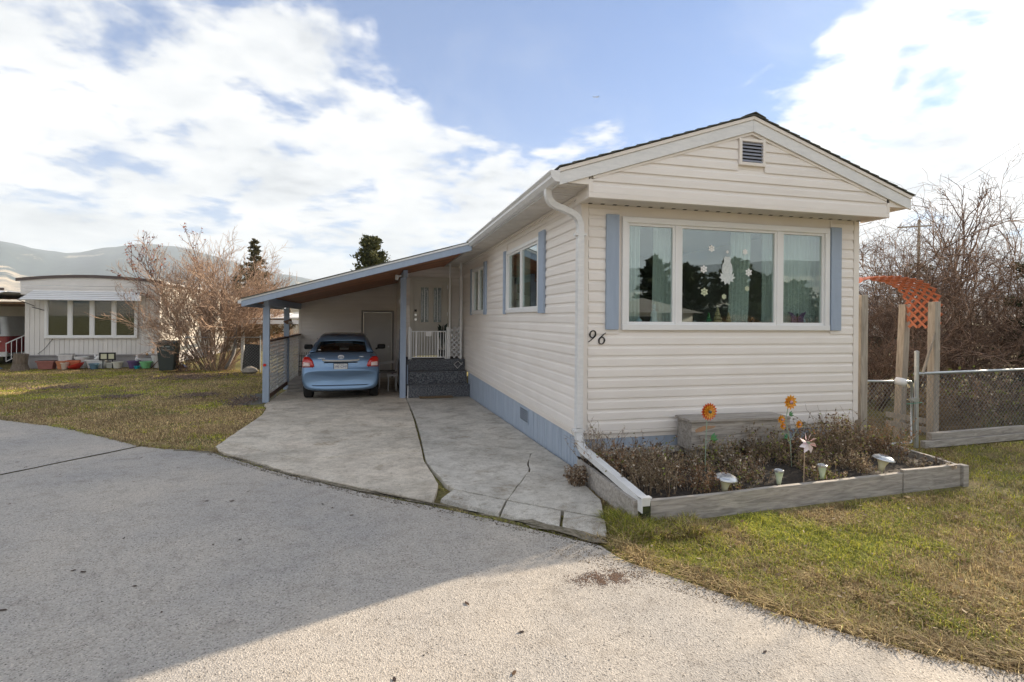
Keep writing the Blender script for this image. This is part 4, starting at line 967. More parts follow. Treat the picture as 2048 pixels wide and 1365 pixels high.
# ================================================================== CAR (built in local space, rear at y=0, looking forward +y)
car = thing('parked_car', (-2.90, 7.06, gz(0, 8.5)+.045), 'small metallic blue four-door saloon parked nose-in under the carport', 'car', rz=RAD(1.0))
car.rotation_euler[0] = 0
M['carpaint'] = mat('metallic_blue_paint', (0.18, 0.30, 0.47), 0.32, (0.17, 0.28, 0.44), 200, .6, metal=.55, coat=.8)
M['carglass'] = mat('car_glass_dark', (0.012,0.016,0.016), 0.05, spec=.7)
M['rubber'] = mat('tyre_rubber', (0.02,0.02,0.02), .85); M['seat'] = mat('seat_fabric', (.05,.048,.045), .9)
M['tailred'] = mat('tail_lamp_red', (0.55,0.02,0.015), .12, coat=1); M['tailwhite'] = mat('tail_lamp_clear', (0.72,0.62,0.60), .12, (.85,.5,.45), 60, .6, coat=1)
# body cross sections: y, list of (x,z) half profile from bottom centre to top centre
def half(bz, wb, zb2, wm, zm, ws, zs, wt, zt):
    return [(0,bz),(wb*.7,bz),(wb,bz+.03),(wm-.02,zb2),(wm,zm),(ws,zs),(wt,zt-.012),(wt*.55,zt),(0,zt+.004)]
secs = [(0.03, half(.30,.60,.38,.72,.50,.70,.60,.60,.63)), (0.0, half(.24,.68,.36,.795,.48,.785,.585,.68,.66)),
        (0.05, half(.21,.74,.35,.83,.50,.825,.66,.72,.72)), (0.10, half(.20,.76,.35,.842,.52,.835,.76,.76,.88)),
        (0.17, half(.20,.77,.35,.847,.54,.835,.84,.77,.985)), (0.30, half(.20,.77,.35,.848,.55,.835,.88,.76,1.045)),
        (0.50, half(.20,.78,.35,.848,.56,.835,.90,.765,1.06)), (1.1, half(.19,.78,.35,.848,.56,.835,.90,.77,1.0)),
        (2.0, half(.19,.78,.35,.848,.56,.835,.88,.77,.96)), (3.0, half(.19,.78,.35,.848,.56,.83,.86,.76,.95)),
        (3.6, half(.20,.76,.35,.84,.54,.81,.80,.72,.88)), (4.1, half(.22,.68,.33,.78,.50,.72,.68,.60,.74)), (4.28, half(.28,.50,.36,.60,.46,.52,.58,.42,.62))]
mb = MB(); rows = []
for y_, h in secs:
    ring = [(x, y_, z) for x, z in h]+[(-x, y_, z) for x, z in h[1:-1][::-1]]
    # rear bow: centre of the tail stands further back than its corners
    ring = [(x, y_+(.10*(abs(x)/.85)**2.5 if y_ < .4 else 0)-(.12*(abs(x)/.85)**2 if y_ > 4 else 0), z) for x, y_, z in ring]
    rows.append(len(mb.v)); mb.v += ring
n = len(ring)
for i in range(len(secs)-1):
    for j in range(n): mb.f.append((rows[i]+j, rows[i]+(j+1)%n, rows[i+1]+(j+1)%n, rows[i+1]+j))
mb.f.append(tuple(range(n))[::-1]); mb.f.append(tuple(rows[-1]+j for j in range(n)))
body = make('body', mb, M['carpaint'], car, smooth=True, local=True, sub=2)
# greenhouse: roof shell and pillars plus glass
gh = [(0.42,.70,1.04,.66,1.06),(0.62,.69,1.05,.63,1.16),(0.85,.685,1.06,.59,1.28),(1.15,.685,1.0,.555,1.385),(1.5,.69,.98,.55,1.43),(2.1,.69,.97,.55,1.44),(2.6,.69,.96,.54,1.385),(3.0,.69,.95,.60,1.18),(3.35,.68,.93,.66,.96)]
mb = MB()
rs = []
for y_, wb, zb, wt, zt in gh:
    rs.append(len(mb.v)); h = [(wb,zb),(wb+(wt-wb)*.9,zb+(zt-zb)*.82),(wt*.86,zt-.012),(wt*.45,zt+.006)]
    mb.v += [(x, y_, z) for x, z in h]+[(-x, y_, z) for x, z in h[::-1]]
for i in range(len(gh)-1):
    for j in range(7):
        if j in (2,3,4) or j in (0,6) or True: mb.f.append((rs[i]+j, rs[i]+j+1, rs[i+1]+j+1, rs[i+1]+j))
rear_f = [k for k in range(len(mb.f)) if (k//7) in (0,1) and (k%7) in (2,3,4)]
side_f = [k for k in range(len(mb.f)) if (k//7) in (1,2,3,4,5) and (k%7) in (0,6)]
front_f = [k for k in range(len(mb.f)) if (k//7) in (6,7) and (k%7) in (2,3,4)]
cabf = [k for k in range(len(mb.f)) if k not in rear_f+side_f+front_f]
def sub_mb(fs):
    q = MB(); q.v = list(mb.v); q.f = [mb.f[k] for k in fs]; return q
cabin = make('roof', sub_mb(cabf), M['carpaint'], car, smooth=True, local=True, recalc=False)
sm = cabin.modifiers.new('t', 'SOLIDIFY'); sm.thickness = .02
# rear window as a curved panel standing just proud of the slope
def panel(pts, thick=.006):
    q = MB(); n = len(pts[0])
    for row in pts: q.v += row
    for i in range(len(pts)-1):
        for j in range(n-1): q.f.append((i*n+j, i*n+j+1, (i+1)*n+j+1, (i+1)*n+j))
    return q
def rw(y0, z0, w0, y1, z1, w1, out=.015, m=7, n=9):
    rows_ = []
    for i in range(m):
        t = i/(m-1); w = w0+(w1-w0)*t; r = []
        for j in range(n):
            s = -1+2*j/(n-1); r.append((s*w, y0+(y1-y0)*t+.06*s*s-out, z0+(z1-z0)*t+out*.6-.035*abs(s)**2.5+.015*math.sin(PI*t)))
        rows_.append(r)
    return panel(rows_)
M['carg2'] = glass_mat('car_window_glass', .12, (.30,.34,.33))
rwin = make('rear_window', rw(.46,1.06,.655,1.20,1.398,.505), M['carg2'], car, smooth=True, local=True, recalc=False)
rb = MB()
rb.add(rw(.42,1.045,.695,.49,1.068,.68,.012).v, rw(.42,1.045,.695,.49,1.068,.68,.012).f)
tp = rw(1.17,1.392,.535,1.25,1.408,.51,.016); rb.add(tp.v, tp.f)
for s in (-1, 1):
    q = MB(); q.v = [(s*.705,.47,1.035),(s*.63,.46,1.052),(s*.495,1.19,1.385),(s*.555,1.19,1.335)]; q.f = [(0,1,2,3)]; rb.add(q.v, q.f)
make('window_surround', rb, M['black'], rwin, local=True, recalc=False)
for s in (-1, 1):
    q = MB(); q.v = [(s*.705,1.0,1.02),(s*.712,2.75,.985),(s*.60,2.45,1.33),(s*.595,1.25,1.34)]; q.f = [(0,1,2,3)]
    make('side_window', q, M['carglass'], car, local=True, recalc=False)
ws_ = MB(); ws_.v = [(-.62,3.28,.985),(.62,3.28,.985),(.53,2.62,1.37),(-.53,2.62,1.37)]; ws_.f = [(0,1,2,3)]; make('windscreen', ws_, M['carg2'], car, local=True, recalc=False)
# seats, seen through the rear window
for s in (-1, 1):
    make('front_seat', MB().box(s*.34-.23, s*.34+.23, 1.75, 1.88, .6, 1.12), M['seat'], car, local=True, bevel=.04)
    make('head_rest', MB().box(s*.34-.13, s*.34+.13, 1.72, 1.82, 1.14, 1.30), M['seat'], car, local=True, bevel=.04)
    make('rear_head_rest', MB().box(s*.36-.12, s*.36+.12, .92, 1.0, 1.06, 1.17), M['seat'], car, local=True, bevel=.03)
make('parcel_shelf', MB().box(-.62, .62, .50, 1.0, 1.052, 1.066), M['seat'], car, local=True)
make('rear_mirror', MB().box(-.12, .12, 2.30, 2.33, 1.28, 1.335), M['black'], car, local=True, bevel=.01)
# tail details follow the bowed tail: y(x) = yb + .10*(|x|/.85)^2.5
def ty(x, z):   # tail surface depth
    zs = [.24,.36,.48,.585,.66,.72,.88,.985,1.045]; yy = [.02,.015,.0,.015,.045,.06,.10,.17,.30]
    return float(np.interp(z, zs, yy))+.10*(abs(x)/.85)**2.5
def tail_poly(pts, out=.012, th=.02, sub=6):
    # polygon in x,z laid over the tail surface (triangulated fan strip with subdivided edges)
    P_ = []
    for i in range(len(pts)):
        a, b = pts[i], pts[(i+1)%len(pts)]
        for k in range(sub): P_.append((a[0]+(b[0]-a[0])*k/sub, a[1]+(b[1]-a[1])*k/sub))
    cx = sum(p[0] for p in P_)/len(P_); cz = sum(p[1] for p in P_)/len(P_); q = MB(); n = len(P_)
    q.v = [(x, ty(x,z)-out, z) for x, z in P_]+[(cx+(x-cx)*.5, ty(cx+(x-cx)*.5, cz+(z-cz)*.5)-out-.006, cz+(z-cz)*.5) for x, z in P_]+[(cx, ty(cx,cz)-out-.008, cz)]+[(x, ty(x,z)+th, z) for x, z in P_]
    for i in range(n):
        j = (i+1)%n; q.f += [(i, j, n+j, n+i), (n+i, n+j, 2*n), (2*n+1+i, 2*n+1+j, j, i)]
    return q
for s in (-1, 1):
    tl = make('tail_light', tail_poly([(s*.815,.735),(s*.585,.735),(s*.56,.76),(s*.605,.88),(s*.68,.955),(s*.775,.965),(s*.818,.92)], .012), M['tailred'], car, smooth=True, local=True)
    make('reverse_lamp', tail_poly([(s*.808,.755),(s*.655,.755),(s*.665,.835),(s*.80,.85)], .024, .0), M['tailwhite'], tl, smooth=True, local=True)
def ribbon(pts, w, out, name, m_, par=car, dz=0):
    q = MB()
    for x, z in pts: q.v += [(x, ty(x,z)-out, z-w/2), (x, ty(x,z)-out-.006, z+w/2), (x, ty(x,z)+.01, z+w/2), (x, ty(x,z)+.01, z-w/2)]
    n = len(pts)
    for i in range(n-1):
        for j in range(4): q.f.append((4*i+j, 4*i+(j+1)%4, 4*i+4+(j+1)%4, 4*i+4+j))
    q.f += [(0,1,2,3), (4*n-4,4*n-3,4*n-2,4*n-1)]
    return make(name, q, m_, par, local=True)
ribbon([(x, .875+.012*(x/.4)**2+ (.01 if abs(x) > .37 else 0)) for x in np.linspace(-.40, .40, 17)], .034, .022, 'chrome_strip', M['chrome'])
ribbon([(x, .838) for x in np.linspace(-.36, .36, 9)], .018, .008, 'strip_shadow_gap', M['black'])
ribbon([(x, .650+.022*(abs(x)/.6)**3) for x in np.linspace(-.58, .58, 19)], .013, .0035, 'boot_seam', M['black'])
for s in (-1, 1):
    ribbon([(s*(.585+.0*k), .67+.0*k) for k in (0,)]+[(s*.60, .70)], .012, .0035, 'boot_seam', M['black'])
    q = MB().tube([(s*.575,ty(.575,.665)-.002,.665),(s*.60,ty(.6,.72)-.002,.735)], .006, 6); make('boot_seam', q, M['black'], car, local=True)
    q = MB().tube([(s*.64,ty(.64,.93)+.0,.965),(s*.665,ty(.66,1.0)+.0,1.005)], .005, 6); make('boot_seam', q, M['black'], car, local=True)
ribbon([(x, .335) for x in np.linspace(-.60, .60, 15)], .012, .0035, 'bumper_crease', mat('dark_blue_plastic', (.03,.05,.08), .5))
# number plate
pl = make('number_plate', MB().box(-.155, .155, ty(0,.75)-.034, ty(0,.75)-.024, .675, .825), M['black'], car, local=True, bevel=.004)
py = ty(0,.75)-.035
make('plate_face', MB().box(-.142, .142, py-.003, py, .692, .812), mat('plate_white', (.72,.73,.72), .4), pl, local=True)
def text_mesh(txt, size, name, m_, parent, loc, rot, extrude=.001, shear=0.0, align='CENTER', local=True):
    cu = bpy.data.curves.new('txt', 'FONT'); cu.body = txt; cu.size = size; cu.extrude = extrude; cu.shear = shear; cu.align_x = align; cu.align_y = 'CENTER'
    o = bpy.data.objects.new('txt', cu); COL.objects.link(o); dg = bpy.context.evaluated_depsgraph_get(); me = bpy.data.meshes.new_from_object(o.evaluated_get(dg))
    bpy.data.objects.remove(o, do_unlink=True); me.name = name; me.materials.clear(); me.materials.append(m_)
    r = link(bpy.data.objects.new(name, me), parent); r.location = Vector(loc)-(wloc(parent) if (parent and not local) else Vector((0,0,0))); r.rotation_euler = rot; return r
M['plate_blue'] = mat('plate_blue_ink', (.03,.06,.22), .5)
text_mesh('195 CMF', .072, 'plate_number', M['plate_blue'], pl, (0, py-.0045, .745), (PI/2,0,0))
text_mesh('British Columbia', .022, 'plate_text', M['plate_blue'], pl, (0, py-.0045, .799), (PI/2,0,0))
# badge: ellipses as tubes
em = MB(); ez = .955; ey = ty(0, ez)-.016
def ell(cx, cz, a, b, r=.0065):
    em.tube([(cx+a*math.cos(t), ey+.0*abs(math.cos(t)), cz+b*math.sin(t)) for t in np.linspace(0, 2*PI, 25)], r, 6, caps=False)
ell(0, ez, .062, .041); ell(0, ez+.010, .052, .014, .005); ell(0, ez-.004, .019, .034, .005)
make('badge', em, M['chrome'], car, smooth=True, local=True)
text_mesh('TOYOTA', .036, 'badge_lettering', M['chrome'], car, (-.42, ty(.42,.93)-.014, .925), (PI/2-.15,0,.06), .003)
text_mesh('YARIS', .038, 'badge_lettering', M['chrome'], car, (.44, ty(.44,.95)-.018, .958), (PI/2-.15,0,-.06), .003)
make('window_sticker', MB().box(-.52, -.46, .515, .525, 1.09, 1.105), M['paper'], rwin, local=True)
make('exhaust_pipe', MB().tube([(.12,.10,.215),(.12,.55,.22)], .025, 10), M['pipe'], car, local=True)
make('underbody', MB().box(-.62, .62, .25, 3.9, .17, .30), M['black'], car, local=True)
for s in (-1, 1):
    make('door_mirror', MB().box(s*.95-.11, s*.95+.11, 2.72, 2.80, .985, 1.115), M['black'], car, local=True, bevel=.035)
    make('mirror_arm', MB().tube([(s*.80,2.78,.98),(s*.88,2.76,1.02)], .022, 8), M['black'], car, local=True)
    for y_ in (.66, 3.2):
        wh = thing_part('wheel', car); 
        make('tyre', MB().lathe([(.17,-.10),(.26,-.10),(.285,-.085),(.30,-.04),(.30,.04),(.285,.085),(.26,.10),(.17,.10)], (s*.725,y_,.285), 26, Matrix.Rotation(PI/2, 3, 'Y')), M['rubber'], wh, smooth=False, local=True)
        make('rim', MB().lathe([(.03,.02),(.08,.03),(.16,.05),(.18,.085),(.175,.095)], (s*.725,y_,.285), 18, Matrix.Rotation(s*PI/2, 3, 'Y')), M['galv'], wh, smooth=True, local=True)
# ================================================================== vegetation builders (numpy)
def seg_mesh(name, P0, P1, R0, R1, cols, m, parent=None, k=3, loc=(0,0,0)):
    P0 = np.asarray(P0, float); P1 = np.asarray(P1, float); R0 = np.asarray(R0, float); R1 = np.asarray(R1, float); n = len(P0)
    d = P1-P0; d /= (np.linalg.norm(d, axis=1, keepdims=True)+1e-9)
    ref = np.where(np.abs(d[:, 2:3]) < .9, np.array([[0,0,1.]]), np.array([[1.,0,0]])); a = np.cross(d, ref); a /= np.linalg.norm(a, axis=1, keepdims=True)+1e-9; b = np.cross(d, a)
    V = np.zeros((n, 2*k, 3))
    for j in range(k):
        t = 2*PI*j/k; o = a*math.cos(t)+b*math.sin(t); V[:, j] = P0+o*R0[:, None]; V[:, k+j] = P1+o*R1[:, None]
    base = (np.arange(n)*2*k)[:, None, None]
    F = np.array([[j, (j+1)%k, k+(j+1)%k, k+j] for j in range(k)])[None]+base
    return np_mesh(name, V.reshape(-1, 3)-np.array(loc), F.reshape(-1, 4), np.repeat(np.asarray(cols, float), 2*k, axis=0) if cols is not None else None, m, parent)
def np_mesh(name, V, F, cols, m, parent=None, F3=None):
    me = bpy.data.meshes.new(name); nf = len(F); n3 = 0 if F3 is None else len(F3)
    me.vertices.add(len(V)); me.vertices.foreach_set('co', V.astype(np.float32).ravel())
    me.loops.add(nf*4+n3*3); li = F.ravel() if F3 is None else np.concatenate([F.ravel(), F3.ravel()]); me.loops.foreach_set('vertex_index', li.astype(np.int32))
    me.polygons.add(nf+n3); ls = np.arange(nf)*4
    if n3: ls = np.concatenate([ls, nf*4+np.arange(n3)*3])
    me.polygons.foreach_set('loop_start', ls.astype(np.int32)); me.update(calc_edges=True)
    if cols is not None:
        at = me.color_attributes.new('Col', 'FLOAT_COLOR', 'POINT'); c4 = np.ones((len(V), 4), np.float32); c4[:, :3] = cols; at.data.foreach_set('color', c4.ravel())
    me.materials.append(m); return link(bpy.data.objects.new(name, me), parent)
def inpoly(x, y, poly):
    r = np.zeros(len(x), bool); n = len(poly)
    for i in range(n):
        x0, y0 = poly[i]; x1, y1 = poly[(i+1)%n]
        c = ((y0 > y) != (y1 > y)) & (x < (x1-x0)*(y-y0)/(y1-y0+1e-12)+x0); r ^= c
    return r
def vnoise(x, y, s, seed=0):
    x = x/s; y = y/s; xi = np.floor(x).astype(int); yi = np.floor(y).astype(int); fx = x-xi; fy = y-yi; fx = fx*fx*(3-2*fx); fy = fy*fy*(3-2*fy)
    def h(a, b): v = np.sin(a*127.1+b*311.7+seed*74.7)*43758.5453; return v-np.floor(v)
    return (h(xi,yi)*(1-fx)+h(xi+1,yi)*fx)*(1-fy)+(h(xi,yi+1)*(1-fx)+h(xi+1,yi+1)*fx)*fy
def grass(name, poly, n, hmin, hmax, w, seed, green=.45, excl=(), dens=None, lean=.6, tint=(1,1,1)):
    rng = np.random.default_rng(seed); P = np.array(poly); lo = P.min(0); hi = P.max(0); X = []; Y = []; tot = 0
    while tot < n:
        x = rng.uniform(lo[0], hi[0], n); y = rng.uniform(lo[1], hi[1], n); k = inpoly(x, y, poly)
        for e in excl: k &= ~inpoly(x, y, e)
        if dens is not None: k &= rng.random(n) < dens(x, y)
        X.append(x[k]); Y.append(y[k]); tot += k.sum()
    x = np.concatenate(X)[:n]; y = np.concatenate(Y)[:n]; n = len(x)
    nz = vnoise(x, y, .55, seed)*.5+vnoise(x, y, .19, seed+3)*.3+vnoise(x, y, 1.7, seed+9)*.35
    h = rng.uniform(hmin, hmax, n)*(.6+.7*vnoise(x, y, .12, seed+1)); a = rng.uniform(0, 2*PI, n); ln = rng.uniform(.15, lean*2, n)*h
    z = gzv(y)-.03; dx = np.cos(a)*ln; dy = np.sin(a)*ln; px = -np.sin(a)*w/2; py = np.cos(a)*w/2
    V = np.zeros((n, 5, 3)); V[:,0] = np.c_[x-px,y-py,z]; V[:,1] = np.c_[x+px,y+py,z]
    V[:,2] = np.c_[x+dx*.35+px*.8,y+dy*.35+py*.8,z+h*.6]; V[:,3] = np.c_[x+dx*.35-px*.8,y+dy*.35-py*.8,z+h*.6]; V[:,4] = np.c_[x+dx,y+dy,z+h*rng.uniform(.55,1.0,n)]
    g = (nz+rng.normal(0, .13, n)) > (1-green)*1.0
    straw = np.array([.56,.45,.23]); dead = np.array([.30,.215,.115]); gr = np.array([.22,.26,.05]); yg = np.array([.52,.50,.07])
    c = np.where(rng.random((n,1)) < .45, straw, dead)*rng.uniform(.65, 1.35, (n,1)); c2 = np.where(rng.random((n,1)) < .45, yg, gr)*rng.uniform(.7, 1.3, (n,1))
    c = np.where(g[:,None], c2, c)*np.array(tint)*(.72+.5*vnoise(x, y, .8, seed+20))[:,None]; base = np.arange(n)*5
    F = np.c_[base, base+1, base+2, base+3]; F3 = np.c_[base+3, base+2, base+4]
    return tag(np_mesh(name, V.reshape(-1,3), F, np.repeat(c, 5, axis=0), M['grass'], None, F3), kind='stuff')
def branching(rng, stems, levels, L0, k0, spread, droop, r0, twist=.25, child_per=3, shrink=.6, seg=5, tmin=.3, lift=0.0):
    """returns arrays of segments; stems = list of (origin, direction, length, radius)"""
    S0, S1, A, B, LV = [], [], [], [], []; cur = [(Vector(o), Vector(d).normalized(), l, r, 0) for o, d, l, r in stems]
    while cur:
        nxt = []
        for o, d, l, r, lv in cur:
            pts = [o]; dd = d.copy(); sg = max(2, seg-lv); 
            for i in range(sg):
                dd = (dd+Vector(rng.normal(0, twist/sg*1.6, 3))+Vector((0,0,(-droop+lift*(lv > 0))/sg))).normalized(); pts.append(pts[-1]+dd*l/sg)
            for i in range(sg):
                S0.append(pts[i]); S1.append(pts[i+1]); A.append(r*(1-.62*i/sg)); B.append(r*(1-.62*(i+1)/sg)); LV.append(lv)
            if lv < levels:
                nc = child_per[lv] if isinstance(child_per, (list, tuple)) else child_per
                for c in range(nc):
                    t = tmin+(1-tmin)*(c+rng.random())/nc; fi = min(sg-1, int(t*sg)); p = pts[fi].lerp(pts[fi+1], t*sg-fi); dl = (pts[fi+1]-pts[fi]).normalized()
                    pr = Vector(rng.normal(0, 1, 3)); pr = (pr-dl*pr.dot(dl)).normalized(); an = spread*rng.uniform(.6, 1.3)
                    nxt.append((p, (dl*math.cos(an)+pr*math.sin(an)).normalized(), l*shrink*rng.uniform(.55, 1.15), max(.0016, r*.55), lv+1))
        cur = nxt
    return np.array([tuple(v) for v in S0]), np.array([tuple(v) for v in S1]), np.array(A), np.array(B), np.array(LV)
def bare_shrub(loc, label, stems, levels, child_per, spread, cmin, cmax, rng, thin=.004, group=None, name='bare_shrub', cat='shrub', twist=.3, droop=0.0, shrink=.6, lift=0.0, tmin=.3):
    t = thing(name, loc, label, cat, group)
    a, b, r0, r1, lv = branching(rng, stems, levels, 0, 0, spread, droop, 0, twist, child_per, shrink, lift=lift, tmin=tmin)
    r0 = np.maximum(r0, thin); r1 = np.maximum(r1, thin*.7); n = len(a); cm = np.array(cmin); cM = np.array(cmax)
    u = rng.random((n,1)); cols = cm*(1-u)+cM*u; cols = cols*np.where(lv[:,None] == 0, .8, 1.0)
    k = lv == 0; seg_mesh('stems', a[k], b[k], r0[k], r1[k], cols[k], M['twig'], t, 6, loc)['kind'] = 'stuff'; k = ~k
    tw = seg_mesh('crown', a[k], b[k], r0[k], r1[k], cols[k], M['twig'], t, 3, loc); tw['kind'] = 'stuff'
    return t
def leaf_cards(name, C0, D, size, cols, m, parent, loc, rng, aspect=.35):
    """small pointed leaf faces, C0 centre, D direction, (n,3)"""
    n = len(C0); D = D/(np.linalg.norm(D, axis=1, keepdims=True)+1e-9); r = rng.normal(size=(n,3)); s = np.cross(D, r); s /= np.linalg.norm(s, axis=1, keepdims=True)+1e-9
    size = np.asarray(size).reshape(-1,1)*np.ones((n,1)); V = np.zeros((n,4,3)); V[:,0] = C0-D*size*.5; V[:,1] = C0+s*size*aspect*.5; V[:,2] = C0+D*size*.5; V[:,3] = C0-s*size*aspect*.5
    b = (np.arange(n)*4)[:,None]; F = np.c_[b, b+1, b+2, b+3]
    return np_mesh(name, V.reshape(-1,3)-np.array(loc), F, np.repeat(cols, 4, axis=0), m, parent)
def conifer(loc, h, rad, label, rng, dens=1.0, c1=(.018,.035,.018), c2=(.06,.085,.035), base=.08, needle=.14, group=None, power=.8, name='conifer_tree', jag=.25, droop=.15, cat='tree'):
    t = thing(name, loc, label, cat, group); lx, ly, lz = loc
    seg_mesh('trunk', [(lx,ly,lz),(lx,ly,lz+h*.5)], [(lx,ly,lz+h*.5),(lx,ly,lz+h*.98)], [h*.022,h*.013], [h*.013,.01], [(.05,.035,.025)]*2, M['twig'], t, 8, loc)
    C0, D, SZ, CO = [], [], [], []; S0, S1 = [], []
    nb = int(60*dens*h/5)
    for i in range(nb):
        u = base+(1-base)*(i+rng.random())/nb; L = rad*((1-u)/(1-base))**power*rng.uniform(1-jag*1.6, 1+jag*.5)+.05*h*.3; a = rng.uniform(0, 2*PI); el = rng.uniform(-.15, .35)-droop+.4*u
        o = np.array([lx,ly,lz+h*u]); d = np.array([math.cos(a)*math.cos(el), math.sin(a)*math.cos(el), math.sin(el)]); S0.append(o); S1.append(o+d*L)
        m_ = int(14+40*dens*L/rad*1.2); tt = rng.uniform(.12, 1.05, m_); off = rng.normal(0, .085*L+.03, (m_,3))*np.array([1,1,.6]); C0.append(o+d*(L*tt)[:,None]+off+np.array([0,0,1])*(-.06*L*tt**2)[:,None])
        D.append(d+rng.normal(0, .55, (m_,3))); SZ.append(rng.uniform(.6, 1.4, m_)*needle); cl = rng.uniform(0, 1)
        CO.append(np.clip(rng.uniform(0, 1, (m_,1))*.6+cl*.4, 0, 1)*(np.array(c2)-np.array(c1))+np.array(c1))
    n = len(S0); seg_mesh('branches', S0, S1, [h*.004]*n, [.003]*n, [(.05,.04,.03)]*n, M['twig'], t, 3, loc)
    cr = leaf_cards('crown', np.vstack(C0), np.vstack(D), np.concatenate(SZ), np.vstack(CO), M['leafy'], t, loc, rng, .42); cr['kind'] = 'stuff'
    return t

# ================================================================== PLANTER BED
pb = thing('garden_planter', (1.8, -.7, 0), 'long low raised bed of weathered grey planks in front of the big window', 'planter')
def plank(a, b, z0, z1, th, name='plank', m=None, wob=.006, seed=0, zb=(0,0)):
    rr = random.Random(seed); a = Vector(a); b = Vector(b); d = (b-a).normalized(); nrm = Vector((-d.y, d.x))*th/2; mb = MB(); n = 10
    for i in range(n+1):
        p = a.lerp(b, i/n); w = rr.gauss(0, wob*.4); k = rr.gauss(0, wob*.3); zz = z0+(zb[0]*(1-i/n)+zb[1]*i/n)
        for q, z in ((p-nrm, zz-.02), (p+nrm, zz-.02), (p+nrm, z1+w), (p-nrm, z1+w)): mb.v.append((q.x+k*nrm.x*9, q.y+k, z))
    for i in range(n):
        for j in range(4): mb.f.append((4*i+j, 4*i+(j+1)%4, 4*i+4+(j+1)%4, 4*i+4+j))
    mb.f += [(0,1,2,3), (4*n,4*n+1,4*n+2,4*n+3)]
    return make(name, mb, m or M['weather'], pb, bevel=.004)
plank((.045,-1.40), (2.86,-1.245), -.04, .165, .045, seed=1)
plank((2.872,-1.244), (3.67,-1.20), -.04, .190, .045, seed=2)
plank((-.075,-.16), (-.085,-1.43), -.02, .185, .042, seed=3)
plank((3.715,-1.18), (3.97,.02), -.03, .17, .042, seed=4)
plank((1.5,-.075), (3.66,-.065), .0, .18, .03, seed=6)
make('post', MB().box(-.045,.035,-1.455,-1.375,-.05,.165), M['moss'], pb, bevel=.005)
make('post', MB().box(3.675,3.745,-1.25,-1.175,-.05,.185), M['weather'], pb, bevel=.005)
sm_ = MB(); nx, ny = 60, 22
for j in range(ny+1):
    for i in range(nx+1):
        u, v = i/nx, j/ny; x = -.045+u*3.76; y = (-1.375+.17*u)+v*(1.36-.17*u+.0); sm_.v.append((x, y, .085+.05*v+.035*float(vnoise(np.array([x]),np.array([y]),.16,2)[0])+.02*float(vnoise(np.array([x]),np.array([y]),.05,5)[0])))
for j in range(ny):
    for i in range(nx): q = j*(nx+1)+i; sm_.f.append((q, q+1, q+nx+2, q+nx+1))
tag(make('soil', sm_, M['soil'], pb, recalc=False), kind='stuff')
# dried perennials: clumps of stems with shrivelled leaves
def dry_clump(loc, n, h, rad, seed, label, cols=((.12,.08,.055),(.42,.31,.20)), leaf=(.09,.06,.04), leaf2=(.36,.25,.165), green=.0, group=None, heads=.15, lsize=.024, cat='dead plant', name='dried_plant', lpm=22):
    rng = np.random.default_rng(seed); t = thing(name, loc, label, cat, group); stems = []
    for i in range(n):
        a = rng.uniform(0, 2*PI); r = rad*math.sqrt(rng.random()); o = (loc[0]+r*math.cos(a), loc[1]+r*math.sin(a), loc[2]); ln = rng.uniform(.05, .5); b = rng.uniform(0, 2*PI)
        stems.append((o, (math.cos(b)*ln, math.sin(b)*ln, 1), h*rng.uniform(.45, 1.1), .0032))
    a, b, r0, r1, lv = branching(rng, stems, 1, 0, 0, .55, 0, 0, .45, [3], .38, seg=4)
    u = rng.random((len(a),1)); c = np.array(cols[0])*(1-u)+np.array(cols[1])*u
    seg_mesh('stems', a, b, np.maximum(r0,.0016), np.maximum(r1,.0012), c, M['twig'], t, 3, loc)['kind'] = 'stuff'
    m_ = int(len(a)*lpm/22*1.3); k = rng.integers(0, len(a), m_); f = rng.random((m_,1)); C0 = a[k]*(1-f)+b[k]*f+rng.normal(0,.008,(m_,3)); u = rng.random((m_,1)); c = np.array(leaf)*(1-u)+np.array(leaf2)*u
    gk = rng.random(m_) < green; c[gk] = np.array([.26,.29,.07])*rng.uniform(.6,1.4,(gk.sum(),1))
    tip = rng.random(m_) < heads; c[tip] = np.array([.60,.52,.42])*rng.uniform(.5,1.1,(tip.sum(),1))
    lf = leaf_cards('leaves', C0, rng.normal(size=(m_,3)), rng.uniform(.5,1.4,m_)*lsize, c, M['leafy'], t, loc, rng, .6); lf['kind'] = 'stuff'; return t
rr = random.Random(21); ci = 0
clumps = []
LBL = {'nearL': 'dense low clump of brown withered stems in the planter behind the downspout corner'}
